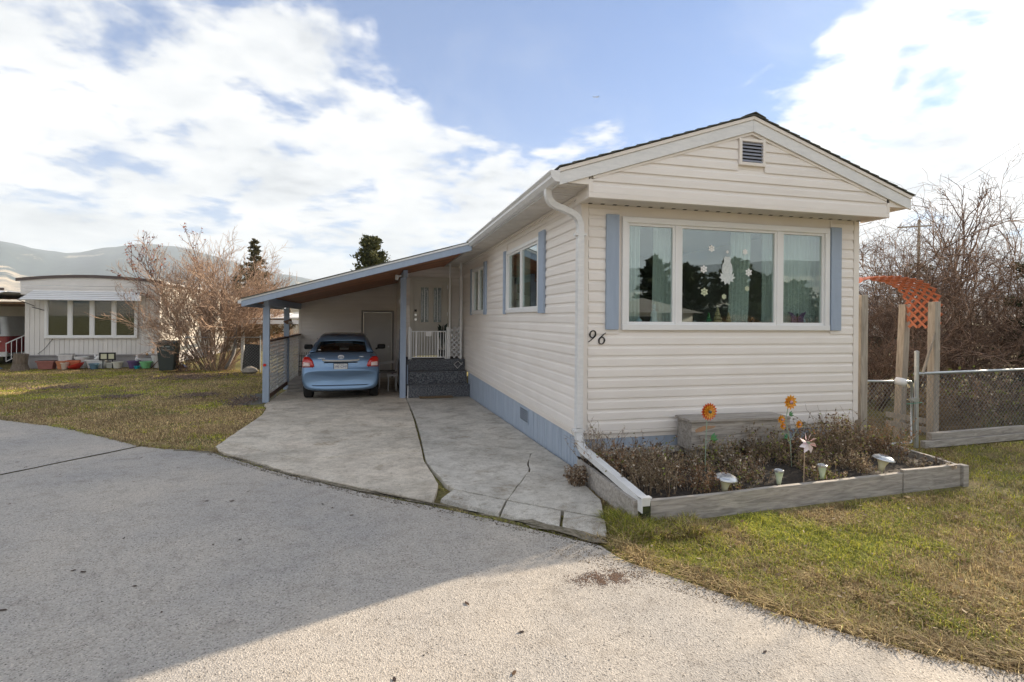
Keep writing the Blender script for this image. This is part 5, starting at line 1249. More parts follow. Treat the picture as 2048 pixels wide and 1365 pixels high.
cl_spec = [ (.10,-.28,.42,26,'tall pale seed-headed dry clump by the downspout elbow',.5,0), (.22,-.55,.26,34,'brown withered clump left in the planter beside the downspout',.2,.02), (.30,-1.05,.24,36,'dark brown withered clump nearest the front left planter corner',.15,0), (.45,-.75,.24,36,'brown withered clump behind the nearest mushroom light',.15,.03),
 (.62,-.45,.24,30,'grey brown dry clump before the blue skirting left of the wooden box',.2,.08), (.72,-1.1,.17,30,'low dark clump just left of the nearest mushroom light',.1,.02), (.95,-.6,.22,30,'greenish dry clump left of the red flower stem',.2,.15), (1.25,-.5,.25,30,'yellow green tinged dry clump right of the red flower stem',.3,.22),
 (1.30,-1.0,.14,24,'sparse low dry clump between the mushroom light and the left cup light',.2,.15), (1.55,-.7,.20,26,'thin arching dry clump before the middle of the wooden box',.4,.06), (1.72,-.42,.30,24,'dry clump with round black seed heads before the wooden box',.05,.02), (2.0,-.5,.24,30,'dark green brown clump under the yellow flowers',.1,.2),
 (2.25,-.8,.22,36,'rusty brown clump right of the pinwheel',.15,.1), (2.45,-.4,.28,40,'brown bushy clump against the skirting right of the flowers',.1,.06), (2.75,-.55,.30,46,'tall reddish brown bush behind the far mushroom light',.12,.08), (2.65,-.95,.20,36,'brown clump left of the far mushroom light',.15,.05),
 (3.10,-.35,.36,50,'tallest dark brown bush at the house corner beside the timber post',.08,.10), (3.35,-.65,.26,40,'brown bush right of the far mushroom light',.15,.05), (3.55,-.25,.22,30,'low dry clump inside the back right corner of the planter',.2,.05), (3.5,-1.0,.08,16,'flat dead stems in the bare right end of the planter',.3,.02), (2.1,-1.05,.12,20,'low green tinged clump between pinwheel and right cup light',.1,.25), (1.0,-1.15,.10,18,'flat leafy litter clump between the first two lights',.2,.2)]
for i, (x, y_, h, n, lb, hd, gr) in enumerate(cl_spec):
    dry_clump((x, y_, .10), int(n*1.9), h*(1.0+.25*((i*7)%3)), .17+.03*((i*5)%3), 100+i, lb, group='dried plants in the raised bed', heads=hd*1.2, green=gr*1.5+.03, lsize=(.018,.024,.030)[(i*5)%3], leaf2=[(.36,.25,.165),(.42,.24,.13),(.30,.24,.15),(.46,.36,.24)][i%4])
dry_clump((-.20,-.42,gz(0,0)+.0), 55, .20, .085, 300, 'brown dead weed growing between the walkway and the planter end', heads=.25)
# wooden box leaning on the skirting
bx = thing('wooden_box', (1.7,-.2,.25), 'weathered grey wooden window box standing against the blue skirting behind the bed', 'box')
make('side_board', MB().box(1.13,2.38,-.34,-.318,.262,.405), M['weather'], bx, bevel=.003); make('side_board', MB().box(1.132,2.378,-.343,-.318,.408,.555), M['weather'], bx, bevel=.003)
make('top_board', MB().hexa([(1.10,-.365,.555),(2.37,-.365,.545),(2.37,-.06,.548),(1.10,-.06,.558),(1.10,-.365,.585),(2.37,-.365,.574),(2.37,-.06,.576),(1.10,-.06,.588)]), M['weather'], bx, bevel=.004)
make('end_board', MB().box(1.135,1.16,-.317,-.06,.25,.554), M['weather'], bx); make('end_board', MB().box(2.35,2.375,-.317,-.06,.25,.543), M['weather'], bx)
make('knot_stain', MB().prism([(1.17,.47),(1.22,.50),(1.30,.515),(1.42,.505),(1.40,.485),(1.30,.468),(1.25,.45),(1.18,.445)], 'y', -.3445,-.3432), mat('orange_knot', (.50,.27,.13), .8, (.33,.25,.19), 20, .9), bx)
make('leg', MB().box(1.2,1.25,-.30,-.10,.10,.25), M['weather'], bx); make('leg', MB().box(2.27,2.32,-.30,-.10,.10,.25), M['weather'], bx)
# metal flowers
def petal_ring(c, R1, n, wid, cup, m, parent, name='petal', lift=0.0, rot=0.0, tip=1.0, face=None):
    # flower facing the camera side (-y), c centre
    for i in range(n):
        a = rot+2*PI*i/n; ca, sa = math.cos(a), math.sin(a); mb = MB(); prof_ = [(.10,.30),(.35,.75),(.62,1.0),(.85,.70),(1.0,.12*tip)]
        for r_, w_ in prof_:
            for s in (-1, 0, 1):
                rad = R1*r_; t_ = s*wid*w_/2; mb.v.append((c[0]+ca*rad-sa*t_, c[1]-lift-cup*r_*r_+(.006 if s == 0 else 0), c[2]+sa*rad+ca*t_))
        for k in range(4):
            for s in range(2): q = k*3+s; mb.f.append((q, q+1, q+4, q+3))
        make(name, mb, m, parent, recalc=False)
M['pet_red'] = mat('red_enamel', (.62,.075,.03), .4, (.75,.20,.03), 18, .9, coat=.3); M['pet_or'] = mat('orange_enamel', (.75,.28,.02), .4, (.80,.45,.05), 18, .8, coat=.3)
M['pet_ye'] = mat('yellow_enamel', (.80,.45,.03), .4, (.78,.26,.03), 22, .8, coat=.3); M['leafg'] = mat('teal_enamel', (.03,.20,.13), .4, (.12,.28,.05), 10, .8)
M['stemg'] = mat('pale_green_wire', (.30,.40,.30), .5); M['ctr_g'] = mat('grey_flower_centre', (.12,.13,.10), .6); M['ctr_p'] = mat('pink_flower_centre', (.55,.33,.36), .6)
fl = thing('metal_flower', (1.06,-.70,.1), 'big red and orange metal daisy on a pale stem in front of the wooden box', 'garden flower')
fc = (1.085,-.70,.735)
make('stem', MB().tube([(1.05,-.70,.10),(1.055,-.70,.40),(1.075,-.695,.735)], .0045, 6), M['stemg'], fl)
petal_ring(fc, .090, 18, .030, .012, M['pet_red'], fl); petal_ring(fc, .070, 14, .022, .012, M['pet_or'], fl, lift=.010, rot=.2); petal_ring(fc, .040, 10, .016, .006, M['pet_ye'], fl, lift=.018)
make('flower_centre', MB().lathe([(.003,-.012),(.016,-.006),(.016,.006),(.003,.012)], (fc[0], fc[1]-.026, fc[2]), 12, Matrix.Rotation(PI/2, 3, 'X')), M['ctr_g'], fl, smooth=True)
def metal_leaf(c, s, m, parent, flip=1):
    for k, a in enumerate((-.5, 0, .5)):
        d = Vector((math.cos(a+.5)*flip, -.1, math.sin(a+.5))); p = Vector(c); w = Vector((-d.z, 0, d.x))*.22*s
        make('leaf', MB().add([p, p+d*s*.5+w, p+d*s, p+d*s*.5-w, p+d*s*.5+Vector((0,-.008,0))], [(0,1,4),(1,2,4),(2,3,4),(3,0,4)]), m, parent, recalc=False)
metal_leaf((1.11,-.70,.455), .085, M['leafg'], fl); make('stem', MB().tube([(1.057,-.7,.42),(1.11,-.7,.455)], .003, 5), M['stemg'], fl)
f2 = thing('metal_flower', (2.04,-.72,.1), 'three yellow orange metal flowers on one stake by the right end of the wooden box', 'garden flower')
make('stem', MB().tube([(2.08,-.70,.10),(2.06,-.70,.40),(2.0,-.70,.60),(2.045,-.695,.80)], .0045, 6).tube([(2.06,-.7,.40),(2.14,-.7,.50),(2.155,-.7,.54)], .003, 5).tube([(2.06,-.7,.36),(1.97,-.7,.50),(1.95,-.7,.58)], .003, 5), M['stemg'], f2)
for c, R_, n in (((2.045,-.71,.80), .078, 12), ((1.935,-.71,.625), .048, 10), ((1.95,-.715,.555), .038, 9), ((2.155,-.71,.565), .045, 10)):
    petal_ring(c, R_, n, R_*.42, .01, M['pet_ye'], f2); petal_ring(c, R_*.66, n-2, R_*.34, .008, M['pet_or'] if R_ < .05 else M['pet_ye'], f2, lift=.009, rot=.25)
    make('flower_centre', MB().lathe([(.002,-.008),(R_*.24,-.004),(R_*.24,.004),(.002,.008)], (c[0], c[1]-.02, c[2]), 10, Matrix.Rotation(PI/2, 3, 'X')), M['ctr_p'], f2, smooth=True)
metal_leaf((2.04,-.70,.66), .06, M['leafg'], f2); metal_leaf((2.03,-.70,.43), .06, M['leafg'], f2, -1)
# pinwheel
pwh = thing('pinwheel', (1.80,-1.15,.1), 'pink and white plastic pinwheel on a thin wooden stick in the bed', 'pinwheel')
M['pink'] = mat('pink_white_plastic', (.80,.70,.72), .3, (.75,.36,.40), 12, .9, coord='pos', contrast=(.45,.6)); c = Vector((1.82,-1.17,.50))
make('stick', MB().tube([(1.815,-1.14,.06),(1.82,-1.15,.50)], .0055, 7), mat('pale_stick', (.45,.33,.22), .7), pwh)
for i in range(8):
    a = 2*PI*i/8+.2; R_ = .105; p = Vector((math.cos(a), 0, math.sin(a))); q = Vector((math.cos(a+.55), 0, math.sin(a+.55))); mb = MB()
    mb.add([c, c+p*R_*.55+Vector((0,-.002,0)), c+(p*.8+q*.25)*R_*1.0+Vector((0,-.018,0)), c+q*R_*.62+Vector((0,-.03,0)), c+q*R_*.28+Vector((0,-.022,0))], [(0,1,2,3,4)]); make('vane', mb, M['pink'], pwh, recalc=False)
make('hub', MB().tube([c+Vector((0,.005,0)), c+Vector((0,-.035,0))], .010, 10), M['stemg'], pwh)
# solar lights
def solar_mushroom(x, y_, z, lab, tilt):
    T = Matrix.Rotation(tilt, 3, 'Y') @ Matrix.Rotation(.12, 3, 'X')
    t = thing('solar_light', (x, y_, z), lab, 'garden light', 'solar lights along the planter plank')
    make('body', MB().lathe([(.024,-.05),(.030,.0),(.036,.02),(.056,.058),(.060,.066)], (x,y_,z), 20, T), M['lightbody'], t, smooth=True)
    make('cap', MB().lathe([(.060,.064),(.098,.066),(.100,.072),(.084,.090),(.05,.104),(.01,.108)], (x,y_,z), 28, T), M['lightcap'], t, smooth=True)
    make('solar_panel', MB().lathe([(.001,.1075),(.046,.1060),(.042,.110),(.001,.1115)], (x,y_,z), 6, T), M['panelglass'], t)
    make('stake', MB().tube([(x,y_,z-.05),(x,y_,z-.12)], .008, 6), M['lightbody'], t)
def solar_cup(x, y_, z, lab):
    t = thing('solar_light', (x, y_, z), lab, 'garden light', 'solar lights along the planter plank')
    make('body', MB().lathe([(.016,-.03),(.020,.0),(.036,.082),(.036,.088)], (x,y_,z), 18), mat('green_cup', (.45,.55,.36), .35, (.6,.66,.52), 20, .8), t, smooth=True)
    make('cap', MB().lathe([(.042,.086),(.043,.104),(.036,.108),(.034,.101)], (x,y_,z), 20), M['lightcap'], t, smooth=False)
    make('solar_panel', MB().lathe([(.001,.100),(.030,.100),(.030,.1025),(.001,.103)], (x,y_,z), 14), M['panelglass'], t)
    make('stake', MB().tube([(x,y_,z-.03),(x,y_,z-.10)], .006, 6), M['black'], t)
solar_mushroom(.86,-1.27,.185,'mushroom shaped solar light, the nearest of the row, left of the cup lights', .05)
solar_cup(1.45,-1.24,.175,'cup shaped solar light left of the pinwheel stick'); solar_cup(1.97,-1.20,.180,'cup shaped solar light right of the pinwheel stick')
solar_mushroom(2.74,-1.15,.215,'tilted mushroom shaped solar light near the right end of the planter', .14)
# things on the window sill
SZ_ = 1.587
def ww(x): return x
trm = mat('gold_tree', (.45,.30,.16), .5, (.55,.45,.25), 90, .9)
for x, h, lb, m_ in ((1.66,.15,'small green ornament tree, leftmost of the trees on the window sill','leafg'),(1.78,.22,'tallest gold ornament tree in the middle of the window sill','x'),(1.93,.16,'small gold ornament tree right of the tallest one','x')):
    t = thing('ornament_tree', (x,.14,SZ_), lb, 'ornament', 'ornament trees on the window sill'); mb = MB(); pr = []
    for k in range(4): pr += [(.34*h*(1-k/4.4)*.9, h*(.12+k*.21)), (.34*h*(1-k/4.4)*.5, h*(.12+k*.21+.17))]
    make('foliage', MB().lathe(pr+[(.002,h)], (x,.14,SZ_), 10), M[m_] if m_ != 'x' else trm, t); make('base', MB().lathe([(h*.14,0),(h*.14,.01),(h*.05,.012),(h*.05,h*.12)], (x,.14,SZ_), 10), M['paper'], t)
def figurine(x, h, lb, m_, wid=.3):
    t = thing('figurine', (x,.15,SZ_), lb, 'figurine'); make('body', MB().lathe([(h*wid*.5,0),(h*wid*.55,h*.1),(h*wid*.35,h*.35),(h*wid*.42,h*.5),(h*wid*.2,h*.72),(h*wid*.10,h*.76)], (x,.15,SZ_), 12), m_, t, smooth=True)
    make('head', MB().lathe([(.002,h*.75),(h*.09,h*.80),(h*.10,h*.88),(h*.06,h*.96),(.002,h)], (x,.15,SZ_), 10), m_, t, smooth=True)
M['porc'] = mat('porcelain', (.70,.76,.80), .2, (.25,.38,.55), 30, .5)
figurine(.95,.24,'tall white and blue figurine standing in the left window light', M['porc'], .4); figurine(.76,.10,'low pale blue figurine in the corner of the left window light', M['porc'], .9)
figurine(1.33,.05,'tiny white figurine at the left of the middle window light', M['paper'], .7); figurine(1.48,.06,'tiny white dog-like figurine left of the ornament trees', M['paper'], .9); figurine(2.02,.06,'tiny pale figurine right of the ornament trees', M['paper'], .8)
figurine(2.14,.05,'tiny dark figurine before the sheer curtain', M['black'], .8); figurine(2.27,.09,'small black and white figurine near the right mullion', M['black'], .5); figurine(2.64,.25,'slim white and blue figurine in the right window light', M['porc'], .32)
bf = thing('butterfly_ornament', (2.90,.13,SZ_), 'purple butterfly ornament on the sill of the right window light', 'ornament')
for s in (-1, 1): make('wing', MB().prism([(2.90,SZ_+.02),(2.90+s*.05,SZ_+.0),(2.90+s*.09,SZ_+.04),(2.90+s*.085,SZ_+.09),(2.90+s*.13,SZ_+.17),(2.90+s*.07,SZ_+.155),(2.90,SZ_+.09)], 'y', .125, .135), mat('purple_wing', (.12,.06,.16), .5, (.2,.1,.22), 40, .8), bf)
make('body', MB().tube([(2.90,.13,SZ_+.0),(2.90,.13,SZ_+.15)], .008, 6), M['black'], bf)
figurine(3.02,.11,'small pale figurine at the far right of the window sill', M['porc'], .4)

# ================================================================== RIGHT SIDE: arbor, gate, fence
M['ground_s'] = M['lawn_soil']
ar = thing('garden_arbor', (4.6,.5,0), 'garden arch of grey timber posts carrying a curved faded orange lattice', 'arbor')
for x, y_, w, z1, tx in ((3.85,.10,.105,1.98,0),(3.85,.62,.10,1.98,0),(5.24,.24,.10,1.92,.02),(5.37,.76,.105,1.90,.10)):
    b0 = gz(x,y_)-.05; mb = MB().hexa([(x-w/2-tx,y_-w/2,b0),(x+w/2-tx,y_-w/2,b0),(x+w/2-tx,y_+w/2,b0),(x-w/2-tx,y_+w/2,b0),(x-w/2,y_-w/2,z1),(x+w/2,y_-w/2,z1),(x+w/2,y_+w/2,z1),(x-w/2,y_+w/2,z1)])
    make('post', mb, M['weather_v'], ar, bevel=.006)
def arc(t):   # t 0..1 over the arch in the XZ plane, from the right skirt up and over to the left
    pts = [(5.33,1.50),(5.34,1.75),(5.33,1.98),(5.20,2.12),(4.95,2.21),(4.6,2.25),(4.25,2.24),(4.0,2.18),(3.86,2.05),(3.80,1.88)]
    f = t*(len(pts)-1); i = min(int(f), len(pts)-2); k = f-i
    return (pts[i][0]*(1-k)+pts[i+1][0]*k, pts[i][1]*(1-k)+pts[i+1][1]*k)
def arclen():
    L = [0.0]; n = 90
    for i in range(n):
        a, b = arc(i/n), arc((i+1)/n); L.append(L[-1]+math.hypot(a[0]-b[0], a[1]-b[1]))
    return L
_AL = arclen(); TOT = _AL[-1]
def at_len(s):
    t = float(np.interp(s, _AL, np.linspace(0,1,91))); return arc(t)
WD = .52; y0a = .22; s0 = -WD
while s0 < TOT:
    for lay, sg in ((0, 1), (1, -1)):
        pts = []
        for k in range(9):
            s_ = s0+WD*k/8; yy = y0a+(WD*k/8 if sg > 0 else WD*(1-k/8))
            if 0 <= s_ <= TOT: x, z = at_len(s_); pts.append((x+(.008 if lay else 0), yy, z+(.007 if lay else 0)))
        if len(pts) > 2:
            mb = MB(); n = len(pts)
            for i, p in enumerate(pts):
                a = Vector(pts[max(0,i-1)]); b = Vector(pts[min(n-1,i+1)]); d = (b-a).normalized(); x, y__, z = p
                # surface normal approx from arch centre
                nrm = Vector((x-4.6, 0, (z-1.3))).normalized(); w = d.cross(nrm).normalized()*.019; nn = nrm*.003
                P = Vector(p); mb.v += [P-w-nn, P+w-nn, P+w+nn, P-w+nn]
            mb.v = [tuple(v) for v in mb.v]
            for i in range(n-1):
                for j in range(4): mb.f.append((4*i+j, 4*i+(j+1)%4, 4*i+4+(j+1)%4, 4*i+4+j))
            mb.f += [(0,1,2,3), (4*n-4,4*n-3,4*n-2,4*n-1)]
            make('lattice_slat', mb, M['orange'], ar)
    s0 += .128
make('brace', MB().beam((5.20,.20,1.50),(4.93,.16,.92),.022,.03), M['weather_v'], ar)
for z in (.28,.16): make('brace', MB().beam((4.9,.65,z+.05),(5.2,.30,z),.03,.07), M['weather_v'], ar)
def chain_link(u0, u1, z0, z1, place, parent, pitch=.052, r=.0024):
    S0, S1 = [], []; n = int((u1-u0)/pitch*1)+1; h = pitch
    for i in range(-int((z1-z0)/h)-1, n+1):
        for sgn in (1, -1):
            # diagonal line u = u0+i*pitch + sgn... clipped
            a = u0+i*pitch
            ua, ub = (a, a+(z1-z0)) if sgn > 0 else (a+(z1-z0), a)
            k0, k1 = 0.0, 1.0; du = ub-ua
            lo, hi = (u0-ua)/du, (u1-ua)/du
            if lo > hi: lo, hi = hi, lo
            k0, k1 = max(k0, lo), min(k1, hi)
            if k1-k0 < .02: continue
            m_ = max(1, int((k1-k0)*(z1-z0)/.25))
            for q in range(m_):
                t0, t1 = k0+(k1-k0)*q/m_, k0+(k1-k0)*(q+1)/m_
                S0.append(place(ua+du*t0, z0+(z1-z0)*t0, sgn)); S1.append(place(ua+du*t1, z0+(z1-z0)*t1, sgn))
    n = len(S0); o = seg_mesh('chain_link', S0, S1, [r]*n, [r]*n, None, M['wire'], parent, 3, tuple(wloc(parent))); o['kind'] = 'stuff'; return o
gt = thing('chain_link_gate', (4.35,.12,0), 'narrow chain-link garden gate hung between the house corner post and the steel post', 'gate')
make('gate_frame', MB().tube([(3.93,.12,.08),(3.93,.12,.86),(3.95,.12,.88),(4.70,.13,.86),(4.72,.13,.84),(4.72,.13,.06),(4.70,.13,.05),(3.95,.12,.06),(3.93,.12,.08)], .016, 8), M['galv'], gt, smooth=True)
chain_link(3.94, 4.71, .07, .86, lambda u, z, s: (u, .125+.003*s, z), gt, pitch=.062, r=.0021)
make('latch', MB().box(4.70,4.80,.09,.15,.60,.64), M['galv'], gt)
make('tie_wire', MB().tube([(4.60,.10,.57),(4.86,.10,.58)], .004, 5), mat('green_wire', (.1,.4,.3), .5), gt)
wb = tag(make('plastic_bag', MB().lathe([(.01,-.05),(.06,-.045),(.075,0),(.06,.045),(.02,.05)], (4.47,.08,.865), 9, Matrix.Rotation(.3,3,'Y')), M['white'], loc=(4.47,.08,.865), smooth=True), 'crumpled white plastic bag tied on the top rail of the chain-link gate', 'bag')
fp = thing('chain_link_fence', (7,.3,0), 'galvanised chain-link fence running right from the steel gate post', 'fence')
def fy(x): return .15+.055*(x-4.8)
make('post', MB().tube([(4.80,.13,-.02),(4.80,.13,1.24)], .027, 12).lathe([(.030,0),(.030,.02),(.01,.03)], (4.80,.13,1.235), 12), M['galv'], fp, smooth=False)
make('top_rail', MB().tube([(4.80,.16,.955),(7.5,fy(7.5),.97),(12,fy(12),.97)], .019, 10), M['galv'], fp)
chain_link(4.9, 9.6, .13, .95, lambda u, z, s: (u, fy(u)+.006*s, z), fp, pitch=.072, r=.0023)
make('post', MB().tube([(7.9,fy(7.9),-.02),(7.9,fy(7.9),1.0)], .025, 10), M['galv'], fp)
for i, (a, b, z0, z1, o) in enumerate([(5.02,6.9,.075,.165,-.03),(6.905,9.2,.07,.16,-.032),(4.86,7.4,-.02,.072,-.06),(7.405,9.6,-.02,.07,-.062)]):
    mb = MB().hexa([(a,fy(a)+o-.04,z0),(b,fy(b)+o-.04,z0),(b,fy(b)+o+.03,z0),(a,fy(a)+o+.03,z0),(a,fy(a)+o-.04,z1),(b,fy(b)+o-.04,z1),(b,fy(b)+o+.03,z1),(a,fy(a)+o+.03,z1)])
    tag(make('timber_edging', mb, M['weather'], bevel=.006, loc=(a,fy(a),z0)), ['upper grey landscape timber along the fence foot beside the arbor','upper grey landscape timber along the fence foot, right hand end','lower grey landscape timber half sunk in the grass beside the arbor','lower grey landscape timber half sunk in the grass, right hand end'][i], 'timber', 'landscape timbers under the fence')
# lattice fences at the back of the yard
def lattice_fence(x0, x1, y_, z0, z1, m_, label, pitch=.16, w=.035, posts=True):
    t = thing('lattice_fence', ((x0+x1)/2, y_, gz(0,y_)), label, 'fence'); make('cap_rail', MB().box(x0,x1,y_-.03,y_+.03,z1,z1+.05), m_, t); H_ = z1-z0; a = x0-H_
    while a < x1:
        for s, yy in ((1, y_-.006), (-1, y_+.006)):
            za, zb = (z0, z1) if s > 0 else (z1, z0); xa, xb = max(a, x0), min(a+H_, x1)
            if xb-xa > .06:
                f = lambda x: za+(zb-za)*(x-a)/H_
                make('lattice_slat', MB().beam((xa,yy,f(xa)),(xb,yy,f(xb)),.010,w,up=(-(zb-za),0,H_)), m_, t)
        a += pitch
    x = x0
    while x <= x1+.01: make('post', MB().box(x-.045,x+.045,y_+.02,y_+.10,gz(0,y_)-.05,z1+.08), m_, t); x += (x1-x0)/max(1, round((x1-x0)/2.2))
    return t
lattice_fence(8.2, 10.6, 4.6, .15, 1.24, M['green_lat'], 'faded green lattice fence seen through the arch behind the gate')
lattice_fence(12.0, 15.2, 4.9, .2, 1.50, M['brown_lat'], 'weathered brown lattice fence panel behind the bush at the right edge')
# yard debris behind the gate
ST = np.random.default_rng(77)
def straw_heap(loc, n, sx, sy, h, lb, c1=(.36,.27,.15), c2=(.16,.11,.07)):
    t = thing('straw_heap', loc, lb, 'straw heap'); P = ST.normal(size=(n,3))*np.array([sx,sy,h])*.5; P[:,2] = np.abs(P[:,2])*np.exp(-(P[:,0]/sx)**2-(P[:,1]/sy)**2); P += np.array(loc); D = ST.normal(size=(n,3))*np.array([1,1,.5]); D /= np.linalg.norm(D,axis=1,keepdims=True); u = ST.random((n,1))
    o = seg_mesh('straw', P-D*.10, P+D*.10, [.003]*n, [.002]*n, np.array(c1)*(1-u)+np.array(c2)*u, M['twig'], t, 3, loc); o['kind'] = 'stuff'
straw_heap((6.25,.95,.0), 1500, .55, .4, .45, 'pale straw heap behind the chain-link fence right of the arbor')
straw_heap((4.95,1.75,-.03), 1800, .9, .7, .30, 'brown dead stalks lying behind the chain-link gate')
dry_clump((6.9,1.1,0), 90, .7, .5, 410, 'dark brown dead stalks standing behind the chain-link fence', heads=.05, lsize=.05, green=.05)
dry_clump((7.6,1.5,0), 90, .8, .6, 411, 'dark green and brown undergrowth behind the fence near the right edge', heads=.02, lsize=.06, green=.3)
dry_clump((5.6,2.3,-.05), 90, .7, .6, 412, 'brown thicket of dead stalks behind the arbor posts', heads=.05, lsize=.05, green=.1)
dry_clump((8.6,1.2,0), 80, .7, .6, 413, 'brown dead stalks behind the fence, rightmost clump', heads=.03, lsize=.05, green=.15)
dry_clump((4.9,3.2,-.09), 90, .9, .7, 414, 'tall brown thicket seen through the arch beyond the gate', heads=.05, lsize=.05, green=.25)
# large bare bushes
rb_ = np.random.default_rng(5)
def shrub_stems(c, n, rad, h, outw, rng, r=.022):
    out = []
    for i in range(n):
        a = rng.uniform(0, 2*PI); q = math.sqrt(rng.random()); o = (c[0]+rad*q*math.cos(a), c[1]+rad*q*math.sin(a), c[2]); k = outw*q*rng.uniform(.7,1.25)
        out.append((o, (math.cos(a)*k, math.sin(a)*k, 1), h*rng.uniform(.6,1.1)/(1+.25*k*k), r*rng.uniform(.6,1.2)))
    return out
bare_shrub((9.8,4.4,-.13), 'huge tangled bare bush with dark twigs filling the yard behind the chain-link fence', shrub_stems((9.8,4.4,-.13), 46, 1.3, 3.5, .75, rb_, .022), 3, [10,8,5], .62, (.085,.056,.044), (.36,.245,.175), rb_, .0034, twist=.55, droop=.1, shrink=.50, tmin=.12)
bare_shrub((7.3,3.6,-.1), 'bare dark twiggy bush behind the arbor and beside the house', shrub_stems((7.3,3.6,-.1), 22, .8, 2.3, .8, rb_, .016), 3, [8,6,4], .65, (.08,.055,.042), (.32,.21,.15), rb_, .0034, twist=.55, droop=.15, shrink=.50, tmin=.12)
bare_shrub((12.8,4.2,-.13), 'bare bush with long whip-like shoots at the right edge of the yard', shrub_stems((12.8,4.2,-.13), 40, 1.3, 4.2, .7, rb_, .022), 3, [8,6,4], .55, (.085,.056,.044), (.36,.245,.175), rb_, .0036, twist=.5, droop=.05, shrink=.48, tmin=.15)
bare_shrub((10.6,4.0,-.13), 'single tall arching shoot rising above the huge bush', [((10.6,4.0,0),(.1,0,1),4.0,.03),((10.5,4.1,0),(.22,0,1),4.3,.03),((10.7,4.0,0),(-.06,.05,1),3.7,.02)], 3, [9,5,3], .5, (.06,.04,.035), (.22,.14,.10), rb_, .0036, twist=.35, shrink=.32, tmin=.5, name='tall_shoots', cat='shrub')
# evergreen behind the right edge bush
conifer((13.2,6.5,-.15), 3.4, 1.6, 'small dark green evergreen half hidden behind the bush at the right edge', np.random.default_rng(44), 1.0, (.012,.022,.012), (.04,.06,.03), .03, .13, power=.5)
# utility pole and wires
up_ = thing('utility_pole', (57.4,41.4,-.3), 'distant wooden utility pole with one crossarm above the bare bushes', 'utility pole')
make('pole', MB().tube([(57.4,41.4,-.3),(57.4,41.4,13.2)], [.20,.13], 10), M['weather_v'], up_)
make('crossarm', MB().beam((55.4,42.3,12.35),(58.6,40.9,12.5),.14,.16), M['weather_v'], up_)
for f_ in (.1,.5,.9): make('insulator', MB().tube([(55.4+3.2*f_,42.3-1.4*f_,12.5),(55.4+3.2*f_,42.3-1.4*f_,12.8)], .06, 6), M['galv'], up_)
tag(make('overhead_wire', MB().tube([(55.6,42.2,12.8),(34,21,10.4),(23,7,10.3),(16,-3,10.6)], .008, 4), M['black'], loc=(40,25,11)), 'thin overhead wire rising from the utility pole to the upper right', 'wire')
# ================================================================== NEIGHBOUR HOME (left)
G2 = -.285; Y2 = 17.5; XA, XB = -14.42, -10.14
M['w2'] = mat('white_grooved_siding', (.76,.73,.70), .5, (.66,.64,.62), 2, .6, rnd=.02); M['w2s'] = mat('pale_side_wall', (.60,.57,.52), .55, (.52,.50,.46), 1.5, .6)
M['grey_sk'] = mat('grey_skirting', (.36,.34,.34), .7, (.28,.27,.27), 4, .6); M['brown_trim'] = mat('brown_roof_trim', (.10,.075,.07), .5)
nh = thing('neighbour_home', (-12.3, 20, G2), 'older white mobile home with a bowed brown roof edge and four-light front window', 'mobile home')
make('wall', MB().box(XA,XB,Y2+.02,Y2+.10,G2+.45,2.5).box(XA,XA+.08,Y2+.10,38,G2+.45,2.5), M['w2'], nh)
x = XA
while x < XB-.01:
    x1 = min(x+.1525, XB)
    for (a, b) in (((G2+.47), .80), (2.27, 2.62)) if (x1 > -13.78 and x < -10.85) else (((G2+.47), 2.62),):
        make('siding_board', MB().box(x+.006, x1-.006, Y2, Y2+.019, a, b), M['w2'], nh)
    x = x1
# upper panel band with horizontal ribs under the bowed roof edge
def bow(x): t = (x-(-12.3))/2.45; return 3.02-.19*t*t
n = 12; xs_ = np.linspace(-14.62,-9.95,n+1)
for k, (lo, hi) in enumerate([(2.36,2.47),(2.475,2.585),(2.59,2.70)]):
    make('ribbed_panel', MB().box(-14.50,-10.05,Y2-.10-.004*k,Y2-.06,lo+.0,hi), M['w2'], nh, bevel=.006)
mb = MB(); up = [(x, bow(x)) for x in np.linspace(-14.50,-10.05,13)]
mb.prism([(-14.50,2.71),(-10.05,2.71)]+up[::-1], 'y', Y2-.11, Y2-.06); make('gable_panel', mb, M['w2'], nh)
mb = MB(); mb.prism([(x, bow(x)-.005) for x in xs_]+[(x, bow(x)+.10) for x in xs_[::-1]], 'y', Y2-.16, Y2-.10); make('roof_edge', mb, M['brown_trim'], nh)
mb = MB(); mb.prism([(x, bow(x)+.0) for x in xs_]+[(x, bow(x)+.08) for x in xs_[::-1]], 'y', Y2-.099, 38.2); make('roof', mb, M['white_trim'], nh)
make('side_wall', MB().box(XB-.08,XB,Y2+.11,38,G2+.45,2.80), M['w2s'], nh)
make('corner_trim', MB().box(XB-.05,XB+.02,Y2-.02,Y2+.06,G2+.44,2.75), M['white'], nh)
make('skirting', MB().box(XA+.02,XB-.02,Y2+.03,Y2+.07,G2-.02,G2+.42).box(XB-.07,XB-.03,Y2+.07,38,G2-.02,G2+.45), M['grey_sk'], nh)
make('skirt_ledge', MB().box(XA-.01,XB+.01,Y2-.015,Y2+.07,G2+.42,G2+.47), M['grey_sk'], nh)
nw = window('bow_window', 'front', -13.70, -10.92, .87, 2.22, [(-13.05,-12.95),(-12.36,-12.26),(-11.66,-11.56)], .03, coord=Y2-.06, casing=.08, parent=nh, pane_mat=M['glass_dark'])
make('room_back', MB().box(-14.2,-10.4,Y2+1.9,Y2+1.95,.3,2.5).box(-14.2,-10.4,Y2+.12,Y2+1.9,.60,.65), M['interior'], nh)
